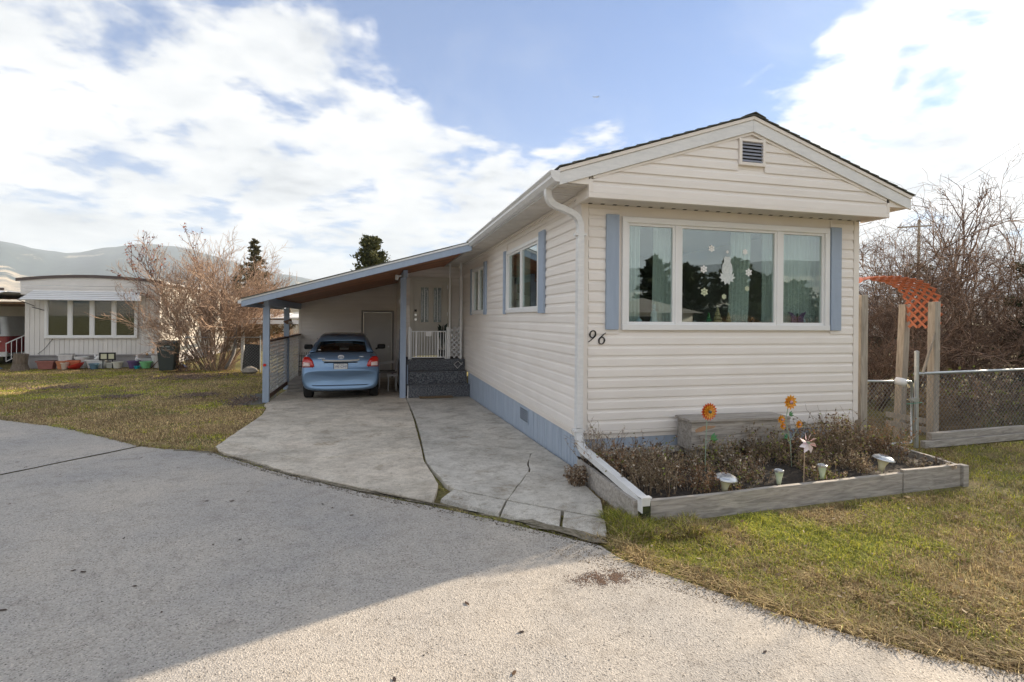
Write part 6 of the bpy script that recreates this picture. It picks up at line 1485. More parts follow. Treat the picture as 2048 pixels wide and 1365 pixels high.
for i, (x, h, m_) in enumerate([(-13.3,.34,'pet_ye'),(-13.15,.45,'leafg'),(-12.1,.35,'tailred'),(-11.9,.2,'leafg'),(-11.3,.3,'pet_red')]):
    make('window_plant', MB().lathe([(.02,.0),(.10,.05),(.06,.15),(.14,h*.7),(.02,h)], (x,Y2+.3,.87), 9), M[m_], nh)
make('awning', MB().hexa([(-14.30,Y2-.62,2.17),(-10.55,Y2-.62,2.17),(-10.55,Y2-.60,2.16),(-14.30,Y2-.60,2.16),(-14.10,Y2-.115,2.52),(-10.75,Y2-.115,2.52),(-10.75,Y2-.10,2.50),(-14.10,Y2-.10,2.50)]), M['white'], nh)
for k in range(5):
    z = 2.18+k*.07; yy = Y2-.61+k*.10; make('awning_slat', MB().box(-14.30+.04*k,-10.55-.04*k,yy-.012,yy+.10,z+.012,z+.020), M['white'], nh)
make('awning_arm', MB().tube([(-14.30,Y2-.62,2.17),(-14.10,Y2-.03,1.95)], .012, 5).tube([(-14.18,Y2-.05,1.92),(-13.80,Y2-.04,1.80)], .012, 5), M['black'], nh)
make('cable', MB().tube([(-13.55,Y2-.02,.77),(-13.80,Y2-.03,.40),(-14.0,Y2-.03,.22)], .008, 5), M['black'], nh)
# its carport on the left
nc = thing('neighbour_carport', (-16, 20, G2), 'white corrugated carport roof on slim posts left of the white neighbour home', 'carport')
cr_ = MB(); k = 0
xs2 = np.linspace(-22,-14.5,61)
top = [(x, 2.44+.035*math.sin(i*PI/2.0)-.0*x) for i, x in enumerate(xs2)]; cr_.prism([(x, z-.012) for x, z in top]+[(x, z) for x, z in top[::-1]], 'y', Y2-.9, 27); make('roof', cr_, M['white'], nc)
make('fascia', MB().box(-22,-14.52,Y2-.93,Y2-.905,2.47,2.56), M['brown_trim'], nc)
make('ceiling', MB().box(-22,-14.6,Y2+1.5,27,2.05,2.08), mat('tan_ceiling', (.42,.26,.16), .8), nc)
for x in (-14.83,-19.5): make('post', MB().box(x-.04,x+.04,Y2-.75,Y2-.67,G2,2.40), M['white'], nc)
make('back_wall', MB().box(-22,-14.5,27,27.1,G2,2.3), M['w2s'], nc)
hr = thing('stair_railing', (-14.7,18.5,G2), 'white metal stair railing beside the neighbour home under its carport', 'railing')
make('hand_rail', MB().tube([(-14.80,Y2-.3,.62),(-14.50,18.9,1.20)], .02, 6), M['white'], hr); make('bottom_rail', MB().tube([(-14.80,Y2-.3,-.02),(-14.50,18.9,.55)], .015, 6), M['white'], hr)
for i in range(9): t_ = i/8; make('baluster', MB().tube([(-14.80+.30*t_,Y2-.3+1.7*t_,-.02+.57*t_),(-14.80+.30*t_,Y2-.3+1.7*t_,.62+.58*t_)], .011, 5), M['white'], hr)
# red and white van, only its rear corner inside the frame
vn = thing('parked_van', (-17.3, 20.6, G2), 'red and white van parked under the neighbour carport at the left edge', 'van')
M['vred'] = mat('van_red', (.30,.02,.03), .3, coat=.6); M['vwhite'] = mat('van_white', (.66,.70,.74), .35)
vx0, vx1, vy0, vy1 = -18.6, -15.98, 19.4, 24.2
def vbody(z0, z1, ins0, ins1, m_, nm, r=.14):
    mb = MB(); rows_ = []
    for z, ins in ((z0, ins0), (z1, ins1)):
        P_ = []
        for cx, cy, a0 in ((vx1-r-ins,vy0+r+ins*.6,-90),(vx1-r-ins,vy1-r,0),(vx0+r+ins,vy1-r,90),(vx0+r+ins,vy0+r+ins*.6,180)):
            for k in range(5): a = RAD(a0+k*22.5); P_.append((cx+r*math.cos(a), cy+r*math.sin(a), z))
        rows_.append(P_)
    n = 20; mb.v = rows_[0]+rows_[1]; mb.f = [tuple(range(n))[::-1], tuple(range(n,2*n))]+[(i,(i+1)%n,n+(i+1)%n,n+i) for i in range(n)]
    return make(nm, mb, m_, vn, smooth=False, bevel=.02)
vbody(G2+.30, G2+.42, .02, .0, M['vwhite'], 'lower_body'); vbody(G2+.421, G2+1.08, 0, .0, M['vred'], 'body'); vbody(G2+1.081, G2+1.85, .0, .14, M['vwhite'], 'upper_body'); 
make('rear_window', MB().hexa([(-17.2,19.37,G2+1.16),(-16.22,19.37,G2+1.16),(-16.22,19.45,G2+1.16),(-17.2,19.45,G2+1.16),(-17.15,19.43,G2+1.66),(-16.28,19.43,G2+1.66),(-16.28,19.52,G2+1.66),(-17.15,19.52,G2+1.66)]), M['glass_dark'], vn)
make('door_handle', MB().box(-16.36,-16.20,19.36,19.40,G2+.86,G2+.90), M['chrome'], vn); make('bumper', MB().box(vx0,vx1+.02,19.22,19.40,G2+.30,G2+.48), M['white_trim'], vn, bevel=.02)
for x in (-16.35,-18.2): make('wheel', MB().lathe([(.05,-.1),(.28,-.1),(.31,-.06),(.31,.06),(.28,.1),(.05,.1)], (x,20.2,G2+.31), 20, Matrix.Rotation(PI/2,3,'Y')), M['rubber'], vn)
v2 = thing('parked_car', (-15.4, 24, G2), 'dark car deep in the shade under the neighbour carport', 'car')
make('body', MB().prism([(22.6,G2+.25),(22.55,G2+.8),(22.7,G2+.95),(23.2,G2+1.0),(23.7,G2+1.4),(25.3,G2+1.42),(26,G2+1.0),(26.6,G2+.9),(26.65,G2+.25)], 'x', -15.75, -14.75), M['black'], v2, bevel=.06)
make('rear_window', MB().hexa([(-15.62,23.24,G2+1.03),(-14.88,23.24,G2+1.03),(-14.88,23.28,G2+1.0),(-15.62,23.28,G2+1.0),(-15.55,23.62,G2+1.36),(-14.95,23.62,G2+1.36),(-14.95,23.66,G2+1.32),(-15.55,23.66,G2+1.32)]), M['glass_dark'], v2)
# flower pots and bits along the front
def colm(n, c): return mat(n, c, .5, tuple(x*.75 for x in c), 9, .6)
def tub(x, y, w, d, h, c, lb, cat='planter', rim=True, name='planter_box', items=True):
    z = G2; t = thing(name, (x,y,z), lb, cat); m_ = colm(name+'_m', c)
    make('tub', MB().hexa([(x-w/2*.8,y-d/2*.8,z),(x+w/2*.8,y-d/2*.8,z),(x+w/2*.8,y+d/2*.8,z),(x-w/2*.8,y+d/2*.8,z),(x-w/2,y-d/2,z+h),(x+w/2,y-d/2,z+h),(x+w/2,y+d/2,z+h),(x-w/2,y+d/2,z+h)]), m_, t, bevel=.01)
    if rim: make('rim', MB().box(x-w/2-.02,x+w/2+.02,y-d/2-.02,y-d/2+.015,z+h-.05,z+h+.005), m_, t)
    make('soil', MB().box(x-w/2+.02,x+w/2-.02,y-d/2+.02,y+d/2-.02,z+h-.02,z+h+.012), M['soil'], t); return t
def pot(x, y, r, h, c, lb, cat='pot', name='flower_pot'):
    t = thing(name, (x,y,G2), lb, cat); make('pot', MB().lathe([(r*.68,0),(r*.95,h*.84),(r*1.08,h*.84),(r*1.08,h),(r*.9,h),(r*.88,h*.9)], (x,y,G2), 18), colm(name+'_m', c), t); make('soil', MB().lathe([(.01,h*.9),(r*.88,h*.91)], (x,y,G2), 12), M['soil'], t); return t
tub(-13.45,16.95,.52,.28,.30,(.32,.12,.10),'brick red rectangular planter, leftmost of the pots along the neighbour home')
pot(-13.0,16.9,.15,.28,(.60,.24,.12),'orange terracotta pot right of the brick red planter'); pot(-12.82,16.75,.12,.24,(.62,.50,.40),'small cream pot with a pink stain between orange pots')
tub(-12.66,17.02,.40,.26,.30,(.58,.18,.08),'bright orange rectangular planter beside the red bowl')
t = thing('garden_bowl', (-12.42,16.7,G2), 'shallow red bowl lying tilted on the grass in front of the pots', 'bowl'); make('bowl', MB().lathe([(.06,0),(.22,.10),(.26,.16),(.24,.15),(.05,.02)], (-12.42,16.7,G2+.02), 18, Matrix.Rotation(-.35,3,'Y')), colm('redbowl',(.62,.05,.04)), t)
pot(-12.52,17.2,.20,.42,(.72,.72,.70),'tall white pot behind the red bowl'); tub(-13.0,17.25,.45,.25,.50,(.70,.68,.66),'white box of ornaments behind the orange pots')
tub(-11.95,17.05,.62,.30,.32,(.74,.73,.72),'long white planter behind the blue pot'); pot(-11.93,16.75,.15,.20,(.12,.22,.30),'small dark blue pot in front of the long white planter')
t = thing('duck_figurine', (-11.93,17.0,G2+.32), 'white goose figurine standing on the long white planter', 'figurine'); make('body', MB().tube([(-12.02,17.0,G2+.34),(-11.90,17.0,G2+.40),(-11.82,17.0,G2+.42)], [.03,.08,.03], 8), M['white'], t); make('neck', MB().tube([(-12.0,17.0,G2+.42),(-12.03,17.0,G2+.54),(-12.07,17.0,G2+.53)], [.03,.025,.012], 7), M['white'], t)
sg = thing('garden_sign', (-11.55,16.85,G2), 'small black framed garden sign with pale panels on two legs', 'sign')
make('frame', MB().box(-11.82,-11.30,16.84,16.87,G2+.30,G2+.35).box(-11.82,-11.30,16.84,16.87,G2+.53,G2+.58).box(-11.82,-11.77,16.84,16.87,G2+.35,G2+.53).box(-11.35,-11.30,16.84,16.87,G2+.35,G2+.53).box(-11.58,-11.53,16.84,16.87,G2+.35,G2+.53), M['black'], sg)
make('panel', MB().box(-11.77,-11.35,16.85,16.86,G2+.35,G2+.53), M['lightbody'], sg)
for x in (-11.70,-11.40): make('leg', MB().box(x-.015,x+.015,16.845,16.865,G2,G2+.30), M['black'], sg)
pot(-11.28,16.95,.17,.24,(.68,.66,.58),'cream pot partly behind the small black framed sign'); tub(-11.45,17.1,.5,.25,.2,(.6,.6,.56),'low pale trough behind the small black framed sign')
pot(-10.72,16.85,.20,.27,(.13,.08,.20),'dark purple tub between the sign and the green tub','tub','garden_tub'); pot(-10.30,16.75,.19,.25,(.22,.58,.26),'light green tub right of the purple tub','tub','garden_tub')
pot(-10.52,16.6,.10,.10,(.02,.35,.42),'tiny teal dish between the purple and green tubs','dish','garden_dish')
tub(-10.35,17.15,.55,.25,.34,(.55,.55,.55),'grey trough behind the green tub'); pot(-10.02,16.95,.17,.45,(.72,.70,.68),'white bucket with spilled ornaments right of the green tub','bucket','bucket')
t = thing('rabbit_figurine', (-10.70,17.0,G2+.27), 'small white figurine behind the dark purple tub', 'figurine'); make('body', MB().lathe([(.05,0),(.07,.06),(.03,.14),(.05,.17),(.01,.22)], (-10.70,17.05,G2+.26), 9), M['white'], t)
t = thing('ornament_heap', (-10.15,17.0,G2+.45), 'heap of cream and orange ornaments on the white bucket', 'ornaments')
for k in range(7): make('ornament', MB().lathe([(.01,-.05),(.05,0),(.01,.06)], (-10.35+.10*k, 16.98+.03*(k%2), G2+.50+.03*(k%3)), 7), M['white'] if k%2 else colm('o',(.65,.4,.2)), t)
t = thing('plank_offcut', (-10.05,17.38,G2), 'brown wooden board leaning on the neighbour home wall', 'board'); make('board', MB().hexa([(-10.12,17.2,G2+.35),(-9.98,17.2,G2+.35),(-9.98,17.24,G2+.35),(-10.12,17.24,G2+.35),(-10.02,17.42,.72),(-9.82,17.42,.74),(-9.82,17.46,.74),(-10.02,17.46,.72)]), colm('tanboard',(.42,.26,.16)), t)
t = thing('branch_tripod', (-9.85,16.8,G2), 'two crossed brown sticks standing over the grass right of the white bucket', 'sticks'); make('stick', MB().tube([(-10.15,16.8,G2),(-9.85,16.85,G2+.38)], .018, 6), M['brown_wood'], t); make('stick', MB().tube([(-9.55,16.8,G2),(-9.85,16.85,G2+.38)], .018, 6), M['brown_wood'], t)
t = thing('birch_log', (-9.55,16.9,G2), 'mottled pale log standing upright by the neighbour home corner', 'log'); make('log', MB().tube([(-9.50,16.9,G2),(-9.62,16.95,G2+.55)], [.10,.085], 10), mat('birch', (.45,.38,.34), .8, (.10,.07,.06), 16, .9, streak=(1,1,2)), t); make('cut_end', MB().tube([(-9.62,16.95,G2+.551),(-9.66,16.97,G2+.68)], [.07,.02], 8), M['brown_wood'], t)
t = thing('blue_tent_toy', (-9.15,16.6,G2), 'small dark blue folded thing on the grass near the wheelie bin', 'toy'); make('cloth', MB().prism([(-9.35,G2),(-9.12,G2+.16),(-8.95,G2+.05),(-8.92,G2)], 'y', 16.55, 16.8), colm('navy',(.04,.05,.12)), t)
t = thing('tree_stump', (-14.25,16.95,G2), 'grey brown tree stump at the left corner of the neighbour home', 'stump'); make('stump', MB().tube([(-14.25,16.95,G2-.02),(-14.25,16.95,G2+.2),(-14.22,16.95,G2+.55)], [.27,.20,.21], 12), mat('bark', (.22,.17,.13), .95, (.10,.08,.06), 9, .9, .6, 20, streak=(3,3,.6)), t)
t = thing('blue_tarp', (-15.4,17.0,G2), 'crumpled blue tarpaulin on the ground at the far left edge', 'tarpaulin'); make('tarp', MB().prism([(-15.8,G2),(-15.6,G2+.17),(-15.2,G2+.10),(-15.0,G2)], 'y', 16.8, 17.4), colm('tarp',(.08,.22,.42)), t)
# wheelie bin
wbn = thing('wheelie_bin', (-8.95,15.9,G2), 'dark green grey wheelie bin standing between the neighbour home and the bare shrub', 'bin')
M['bin'] = mat('bin_plastic', (.035,.045,.042), .55, (.05,.06,.055), 10, .5)
bx0, bx1, by0, by1 = -9.36,-8.78,15.0,15.55
make('body', MB().hexa([(bx0+.07,by0+.06,G2+.06),(bx1-.07,by0+.06,G2+.06),(bx1-.07,by1-.05,G2+.06),(bx0+.07,by1-.05,G2+.06),(bx0,by0,.70),(bx1,by0,.70),(bx1,by1,.70),(bx0,by1,.70)]), M['bin'], wbn, bevel=.025)
make('lid', MB().hexa([(bx0-.05,by0-.04,.705),(bx1+.03,by0-.04,.705),(bx1+.03,by1+.02,.73),(bx0-.05,by1+.02,.73),(bx0-.02,by0,.75),(bx1,by0,.75),(bx1,by1,.79),(bx0-.02,by1,.79)]), M['bin'], wbn, bevel=.015)
M['stamp'] = mat('pale_print', (.32,.36,.37), .6)
for xa_, xb_ in ((-9.19,-9.12),(-9.08,-8.95)): make('print_line', MB().box(xa_,xb_,by0+.004,by0+.014,.575,.605), M['stamp'], wbn)
for k, w in enumerate((.26,.20,.22,.14)): make('print_line', MB().box(-9.07-w/2,-9.07+w/2,by0+.012+.003*k,by0+.022+.003*k,.49-.032*k,.505-.032*k), M['stamp'], wbn)
make('handle', MB().tube([(bx0+.05,by1+.02,.68),(bx0+.05,by1+.10,.70),(bx1-.05,by1+.10,.70),(bx1-.05,by1+.02,.68)], .016, 6), M['bin'], wbn)
for x in (bx0+.02,bx1-.02): make('wheel', MB().lathe([(.03,-.025),(.11,-.025),(.12,0),(.11,.025),(.03,.025)], (x,by1,G2+.12), 16, Matrix.Rotation(PI/2,3,'Y')), M['rubber'], wbn)
# big shrub in front
rs_ = np.random.default_rng(12); SL_ = (-7.75,15.7,G2)
bare_shrub(SL_, 'large spreading bare shrub with many pinkish tan twigs on the left lawn', shrub_stems(SL_, 44, .38, 3.3, .92, rs_, .024), 3, [12,8,5], .50, (.19,.125,.09), (.52,.37,.27), rs_, .0046, twist=.36, droop=-.02, shrink=.46, lift=.14, tmin=.38)
tip_ = np.random.default_rng(14)
rl = thing('rose_hip_shoots', (-9.2,15.9,G2), 'taller thin shoots with dark red leaves and berries above the big left shrub', 'shrub')
a_, b_, c_, d_, l_ = branching(tip_, [((-8.2,15.9,G2),(-.32,0,1),4.5,.02),((-8.1,15.9,G2),(-.22,0,1),4.7,.02),((-8.2,15.8,G2),(-.48,0,1),4.8,.02),((-8.3,15.8,G2),(-.62,0,1),4.3,.018)], 2, 0, 0, .55, 0, 0, .3, [14,5], .22, lift=.1, tmin=.62)
seg_mesh('stems', a_, b_, np.maximum(c_,.004), np.maximum(d_,.003), np.tile([.13,.08,.06],(len(a_),1)), M['twig'], rl, 3, tuple(rl.location))['kind'] = 'stuff'
k_ = np.where((l_ >= 1))[0]; pick = tip_.choice(k_, 420); C0 = b_[pick]+tip_.normal(0,.03,(420,3)); u = tip_.random((420,1))
o_ = leaf_cards('leaves', C0, tip_.normal(size=(420,3)), tip_.uniform(.04,.085,420), np.array([.10,.03,.03])*(1-u)+np.array([.42,.15,.09])*u, M['leafy'], rl, tuple(rl.location), tip_, .8); o_['kind'] = 'stuff'
dry_clump((-8.55,15.35,G2), 70, .75, .30, 500, 'pinkish brown dead perennials right of the wheelie bin', cols=((.15,.09,.07),(.32,.2,.15)), leaf=(.2,.09,.06), leaf2=(.34,.2,.13), heads=.2, lsize=.05)
dry_clump((-7.35,15.5,G2), 110, .95, .32, 501, 'upright tan shoots at the right foot of the big left shrub', cols=((.12,.08,.06),(.34,.24,.17)), leaf=(.15,.10,.07), leaf2=(.30,.2,.14), heads=.0, lsize=.02)
# conifers
conifer((-8.9,27.5,-.3), 6.3, 1.7, 'olive green spruce behind the big bare shrub', np.random.default_rng(31), 1.3, (.03,.038,.018), (.12,.10,.05), .05, .22, power=.85)
conifer((-10.2,30,-.3), 5.0, 1.5, 'smaller spruce peeping out behind the olive green spruce', np.random.default_rng(32), 1.0, (.02,.03,.016), (.08,.08,.04), .05, .22, power=.85)
conifer((-2.45,26,-.3), 6.45, 1.25, 'dark pine with a rounded crown rising behind the carport roof', np.random.default_rng(33), 2.1, (.018,.032,.014), (.13,.13,.05), .45, .20, power=.42, jag=.22, droop=-.15)
# small pieces between the shrub and the carport
pt = thing('patio_cover', (-6.2,18,G2), 'white patio cover on posts attached to the neighbour home, right of the shrub', 'patio cover')
make('beam', MB().hexa([(-6.95,15.2,1.36),(-6.90,15.2,1.36),(-6.0,26,1.78),(-6.05,26,1.78),(-6.95,15.2,1.52),(-6.90,15.2,1.52),(-6.0,26,1.94),(-6.05,26,1.94)]).box(-7.0,-3.9,15.2,15.24,1.38,1.52), M['white'], pt)
make('roof', MB().hexa([(-6.95,15.24,1.53),(-3.9,15.24,1.62),(-3.9,20,1.80),(-6.95,20,1.70),(-6.95,15.24,1.56),(-3.9,15.24,1.65),(-3.9,20,1.83),(-6.95,20,1.73)]), M['white_trim'], pt)
for x in (-6.74,-4.7): make('post', MB().box(x-.05,x+.05,15.24,15.34,G2,1.38), M['white'], pt)
t = thing('drain_pipe', (-7,15.1,G2), 'bent grey brown corrugated drain pipe leaning beside the patio cover post', 'pipe'); make('pipe', MB().tube([(-6.72,15.08,1.46),(-6.90,15.08,1.44),(-6.93,15.08,1.2),(-6.93,15.08,.7),(-6.98,15.08,.35),(-7.12,15.08,.02),(-7.25,15.08,-.2)], .055, 10), M['pipe'], t, smooth=True)
t = thing('dark_board', (-6.4,14.9,G2), 'black rectangular board standing behind the small chain-link fence', 'board'); make('board', MB().hexa([(-6.66,14.85,-.22),(-6.10,14.85,-.22),(-6.10,14.93,-.22),(-6.66,14.93,-.22),(-6.60,14.95,.68),(-6.05,14.95,.64),(-6.05,15.0,.64),(-6.60,15.0,.68)]), M['black'], t)
t = thing('boulder', (-6.35,14.4,G2), 'pale rounded boulder lying at the foot of the black board', 'rock'); rk = MB().lathe([(.20,-.02),(.26,.05),(.20,.14),(.10,.20),(.01,.22)], (-6.32,14.4,G2), 9); rk.v = [(x+random.gauss(0,.012), y+random.gauss(0,.012), z+random.gauss(0,.01)) for x, y, z in rk.v]; make('rock', rk, M['rock'], t)
f3 = thing('low_chain_link_fence', (-6.5,14.7,G2), 'low chain-link fence with a small gate left of the carport', 'fence')
make('top_rail', MB().tube([(-8.4,14.75,.92),(-6.05,14.70,.92)], .014, 6), M['galv'], f3)
for x, zt in ((-6.05,.98),(-5.88,.80),(-5.05,.85)): make('post', MB().tube([(x,14.7,G2-.02),(x,14.7,zt)], .022, 8), M['galv'], f3)
make('gate_frame', MB().tube([(-5.88,14.7,.75),(-5.05,14.7,.75),(-5.05,14.7,-.20),(-5.88,14.7,-.20),(-5.88,14.7,.75)], .012, 6), M['galv'], f3)
chain_link(-8.4, -5.1, -.25, .90, lambda u, z, s: (u, 14.72+.004*s, z), f3, pitch=.10, r=.0022)
# shapes seen through the carport side opening
bh = thing('far_home', (-2.5,34,-.3), 'pale far mobile home glimpsed past the carport', 'mobile home'); make('wall', MB().box(-9,-3.6,33,33.2,-.3,2.5), M['w2s'], bh); make('roof', MB().box(-9.2,-3.4,32.7,38,2.5,2.65), M['white_trim'], bh); make('window', MB().box(-7.2,-6.1,32.96,33.0,1.0,1.9), M['glass_dark'], bh)
conifer((-6.4,22,-.3), 2.9, .9, 'small dark tree seen between the carport posts', np.random.default_rng(38), .8, (.02,.025,.015), (.09,.07,.04), .05, .15)
bare_shrub((-5.6,18.5,-.3), 'small tan bare shrub under the patio cover', shrub_stems((-5.6,18.5,-.3), 14, .3, 1.5, .8, rs_, .012), 2, [8,6], .6, (.2,.12,.08), (.42,.26,.17), rs_, .005, twist=.4)
# far right background: pale roofs glimpsed through the bush
for i, (x, y_, w, h, lb) in enumerate([(38,30,9,1.9,'pale long roof glimpsed through the bush at the right edge'),(22,24,8,1.6,'low pale home glimpsed beyond the arbor')]):
    t = thing('distant_home', (x,y_,-.3), lb, 'mobile home'); make('wall', MB().box(x-w/2,x+w/2,y_,y_+4,-.3,h), M['w2s'], t); make('roof', MB().prism([(x-w/2-.3,h),(x+w/2+.3,h),(x,h+.7)], 'y', y_-.3, y_+4.3), M['white_trim'], t)
# ================================================================== across the road (what the windows mirror) and to the right of the frame
rx = np.random.default_rng(50)
for i, (x, y_, h, r, lb) in enumerate([(15.0,-25,5.6,1.5,'dark conifer across the road, leftmost in the window reflection'),(18.0,-26,5.2,2.6,'dark conifer across the road, second in the window reflection'),(21.0,-25,5.6,2.8,'dark conifer across the road, third in the window reflection'),(24.0,-26,4.7,2.6,'dark conifer across the road, fourth in the window reflection'),(12.3,-26,6.6,1.6,'tall dark conifer across the road behind the low house'),(-5,-31,7.4,2.6,'broad dark conifer across the road, well left'),(27.5,-27,4.4,2.8,'dark conifer across the road, fifth in the window reflection'),(31,-26,4.2,2.8,'dark conifer across the road, rightmost in the window reflection')]):
    conifer((x,y_,0), h, r, lb, np.random.default_rng(60+i), 1.5, (.018,.028,.014), (.06,.075,.035), .02, .42, power=.45, group='conifers across the road')
for i, (x, y_, w) in enumerate([(11.2,-20,6.5),(-8.5,-21,8)]):
    t = thing('house_across', (x,y_,0), ['low pale house with a shallow gable across the road','second low pale house across the road further left'][i], 'house'); make('wall', MB().box(x-w/2,x+w/2,y_-5,y_,0,2.0), M['w2s'], t)
    make('roof', MB().prism([(x-w/2-.4,2.0),(x+w/2+.4,2.0),(x,2.75)], 'y', y_-5.4, y_+.5), M['pipe'], t); make('window', MB().box(x-.8,x+.8,y_+.002,y_+.03,.9,1.8), M['carglass'], t); make('door', MB().box(x+1.4,x+2.3,y_+.002,y_+.03,0,2.0), M['brown_trim'], t)
hg = thing('brown_hedge', (19,-19,0), 'long reddish brown clipped hedge across the road', 'hedge'); n = 16000; P = rx.uniform(0,1,(n,3))*np.array([9,1.3,1.7])+np.array([15.2,-19.6,0]); P[:,2] *= 1+.12*np.sin(P[:,0]*2); u = rx.random((n,1))
o_ = leaf_cards('foliage', P, rx.normal(size=(n,3)), rx.uniform(.08,.2,n), np.array([.10,.05,.02])*(1-u)+np.array([.24,.13,.05])*u, M['leafy'], hg, tuple(hg.location), rx, .6); o_['kind'] = 'stuff'
# right of the frame: unseen conifers and shrub added to shade the front lawn
conifer((12.6,1.1,0), 3.6, 1.25, 'rounded unseen conifer right of the fence, added to shade the lawn', np.random.default_rng(71), 1.3, (.015,.025,.012), (.06,.075,.03), .02, .15, power=.4, jag=.15)
conifer((8.9,-.75,0), 1.05, .55, 'low rounded unseen conifer at the lawn edge, added for a shade patch', np.random.default_rng(72), 1.2, (.015,.025,.012), (.06,.075,.03), .02, .10, power=.35, jag=.1)
conifer((11.3,2.3,0), 3.3, 1.15, 'dense garden conifer behind the fence line just outside the picture', np.random.default_rng(73), 1.4, (.015,.025,.012), (.06,.075,.03), .02, .15, power=.4, jag=.15)
bare_shrub((10.6,.3,0), 'bare shrub between the two garden conifers right of the picture', shrub_stems((10.6,.3,0), 26, .5, 1.8, .8, rs_, .014), 2, [9,6], .6, (.08,.055,.04), (.2,.14,.1), rs_, .005, twist=.4)
bare_shrub((12.8,-2.2,0), 'loose bare shrub beside the road right of the picture', shrub_stems((12.8,-2.2,0), 16, .5, 2.2, .8, rs_, .014), 2, [7,6], .6, (.08,.055,.04), (.2,.14,.1), rs_, .005, twist=.4)

# ================================================================== LAWNS
PLN = [(-.13,-1.5),(3.9,-1.3),(4.1,.05),(-.13,-.05)]
RL = [(-.46,-1.70),(-.5,-1.95),(-.31,-2.26),(-.17,-2.45),(.06,-2.80),(.29,-3.07),(.51,-3.30),(.82,-3.52),(1.6,-4.2),(3.2,-5.6),(6.5,-3.0),(9.5,-.6),(9.5,.15),(5.0,.05),(3.9,.05),(-.1,-.3),(-.14,-.95)]
fr_ = lambda x, y: np.clip(1.25-.16*np.hypot(x-CAM.x, y-CAM.y), .12, 1)*np.clip((vnoise(x, y, .33, 4)*1.3+vnoise(x, y, .9, 8)-.25), .25, 1)
g1 = grass('lawn_grass', RL, 150000, .022, .055, .0045, 11, green=.40, excl=[PLN], dens=fr_, lean=.95); g1['label'] = 'patchy olive, straw and moss green winter grass in front of the planter'
RE = [(-.62,-1.62),(-.46,-1.70),(-.5,-1.95),(-.31,-2.26),(-.17,-2.45),(.06,-2.80),(.29,-3.07),(.51,-3.30),(.82,-3.52),(1.6,-4.2),(3.2,-5.6),(3.3,-5.45),(1.7,-4.05),(.95,-3.38),(.62,-3.15),(.42,-2.93),(.2,-2.68),(0,-2.35),(-.13,-2.12),(-.30,-1.85),(-.3,-1.6)]
grass('grass_fringe', RE, 14000, .035, .085, .005, 12, green=.15, lean=1.2)
LL = [(-4.20,2.15),(-4.60,2.30),(-5.2,2.76),(-5.6,3.17),(-6.88,4.55),(-8.42,5.80),(-14,11.7),(-17,15),(-17,17.3),(-10.1,17.3),(-6.6,15.6),(-5.0,14.6),(-5.0,12),(-5.0,6.9),(-4.32,6.4),(-4.16,5.1),(-4.19,3.6)]
g2 = grass('lawn_grass', LL, 120000, .022, .05, .010, 13, green=.30, lean=.9, tint=(1.25,1.2,1.25), dens=lambda x, y: np.clip(1.5-.085*np.hypot(x-CAM.x, y-CAM.y), .25, 1)*np.clip((vnoise(x, y, .5, 6)*1.3+vnoise(x, y, 1.4, 2)-.22), .2, 1)); g2['label'] = 'patchy winter grass and moss on the left lawn'
LE = [(-4.02,1.98),(-4.55,2.22),(-5.2,2.70),(-5.6,3.10),(-6.88,4.46),(-8.42,5.70),(-14,11.6),(-14,11.85),(-8.5,5.95),(-7.0,4.75),(-5.7,3.35),(-5.25,2.95),(-4.6,2.5),(-4.05,2.3)]
grass('grass_fringe', LE, 16000, .03, .065, .008, 14, green=.2, lean=1.1)
DE = [(-4.09,2.03),(-3.0,.68),(-2.22,-.14),(-1.62,-.63),(-1.14,-1.08),(-.82,-1.40),(-.54,-1.70),(-.54,-1.84),(-.86,-1.54),(-1.18,-1.22),(-1.66,-.78),(-2.26,-.28),(-3.05,.55),(-4.16,1.92)]
grass('joint_weeds', DE, 22000, .012, .038, .004, 15, green=.34, lean=1.0)
J2 = [(-1.475,7.1),(-1.45,7.1),(-1.53,1.3),(-1.56,.85),(-1.49,-.1),(-1.41,-.28),(-1.0,-.70),(-.58,-1.08),(-.6,-1.12),(-1.02,-.74),(-1.45,-.33),(-1.53,-.12),(-1.60,.85),(-1.57,1.35)]
grass('joint_weeds', J2, 5000, .006, .018, .0035, 16, green=.35, lean=.9)
grass('joint_weeds', [(-.16,-.15),(-.08,-.15),(-.09,-1.4),(-.28,-1.45),(-.20,-.9)], 4500, .012, .05, .005, 17, green=.12, lean=1.0)
grass('joint_weeds', [(-.035,7),(0.0,7),(0.0,0.1),(-.04,.1)], 3500, .004, .014, .0035, 18, green=.3, lean=.9)
# clumps of longer grass at the planter corner
grass('grass_tuft', [(-.35,-1.75),(.35,-1.75),(.45,-1.45),(-.05,-1.47),(-.10,-1.2),(-.33,-1.25)], 5200, .06, .13, .0045, 19, green=.35, lean=.8)
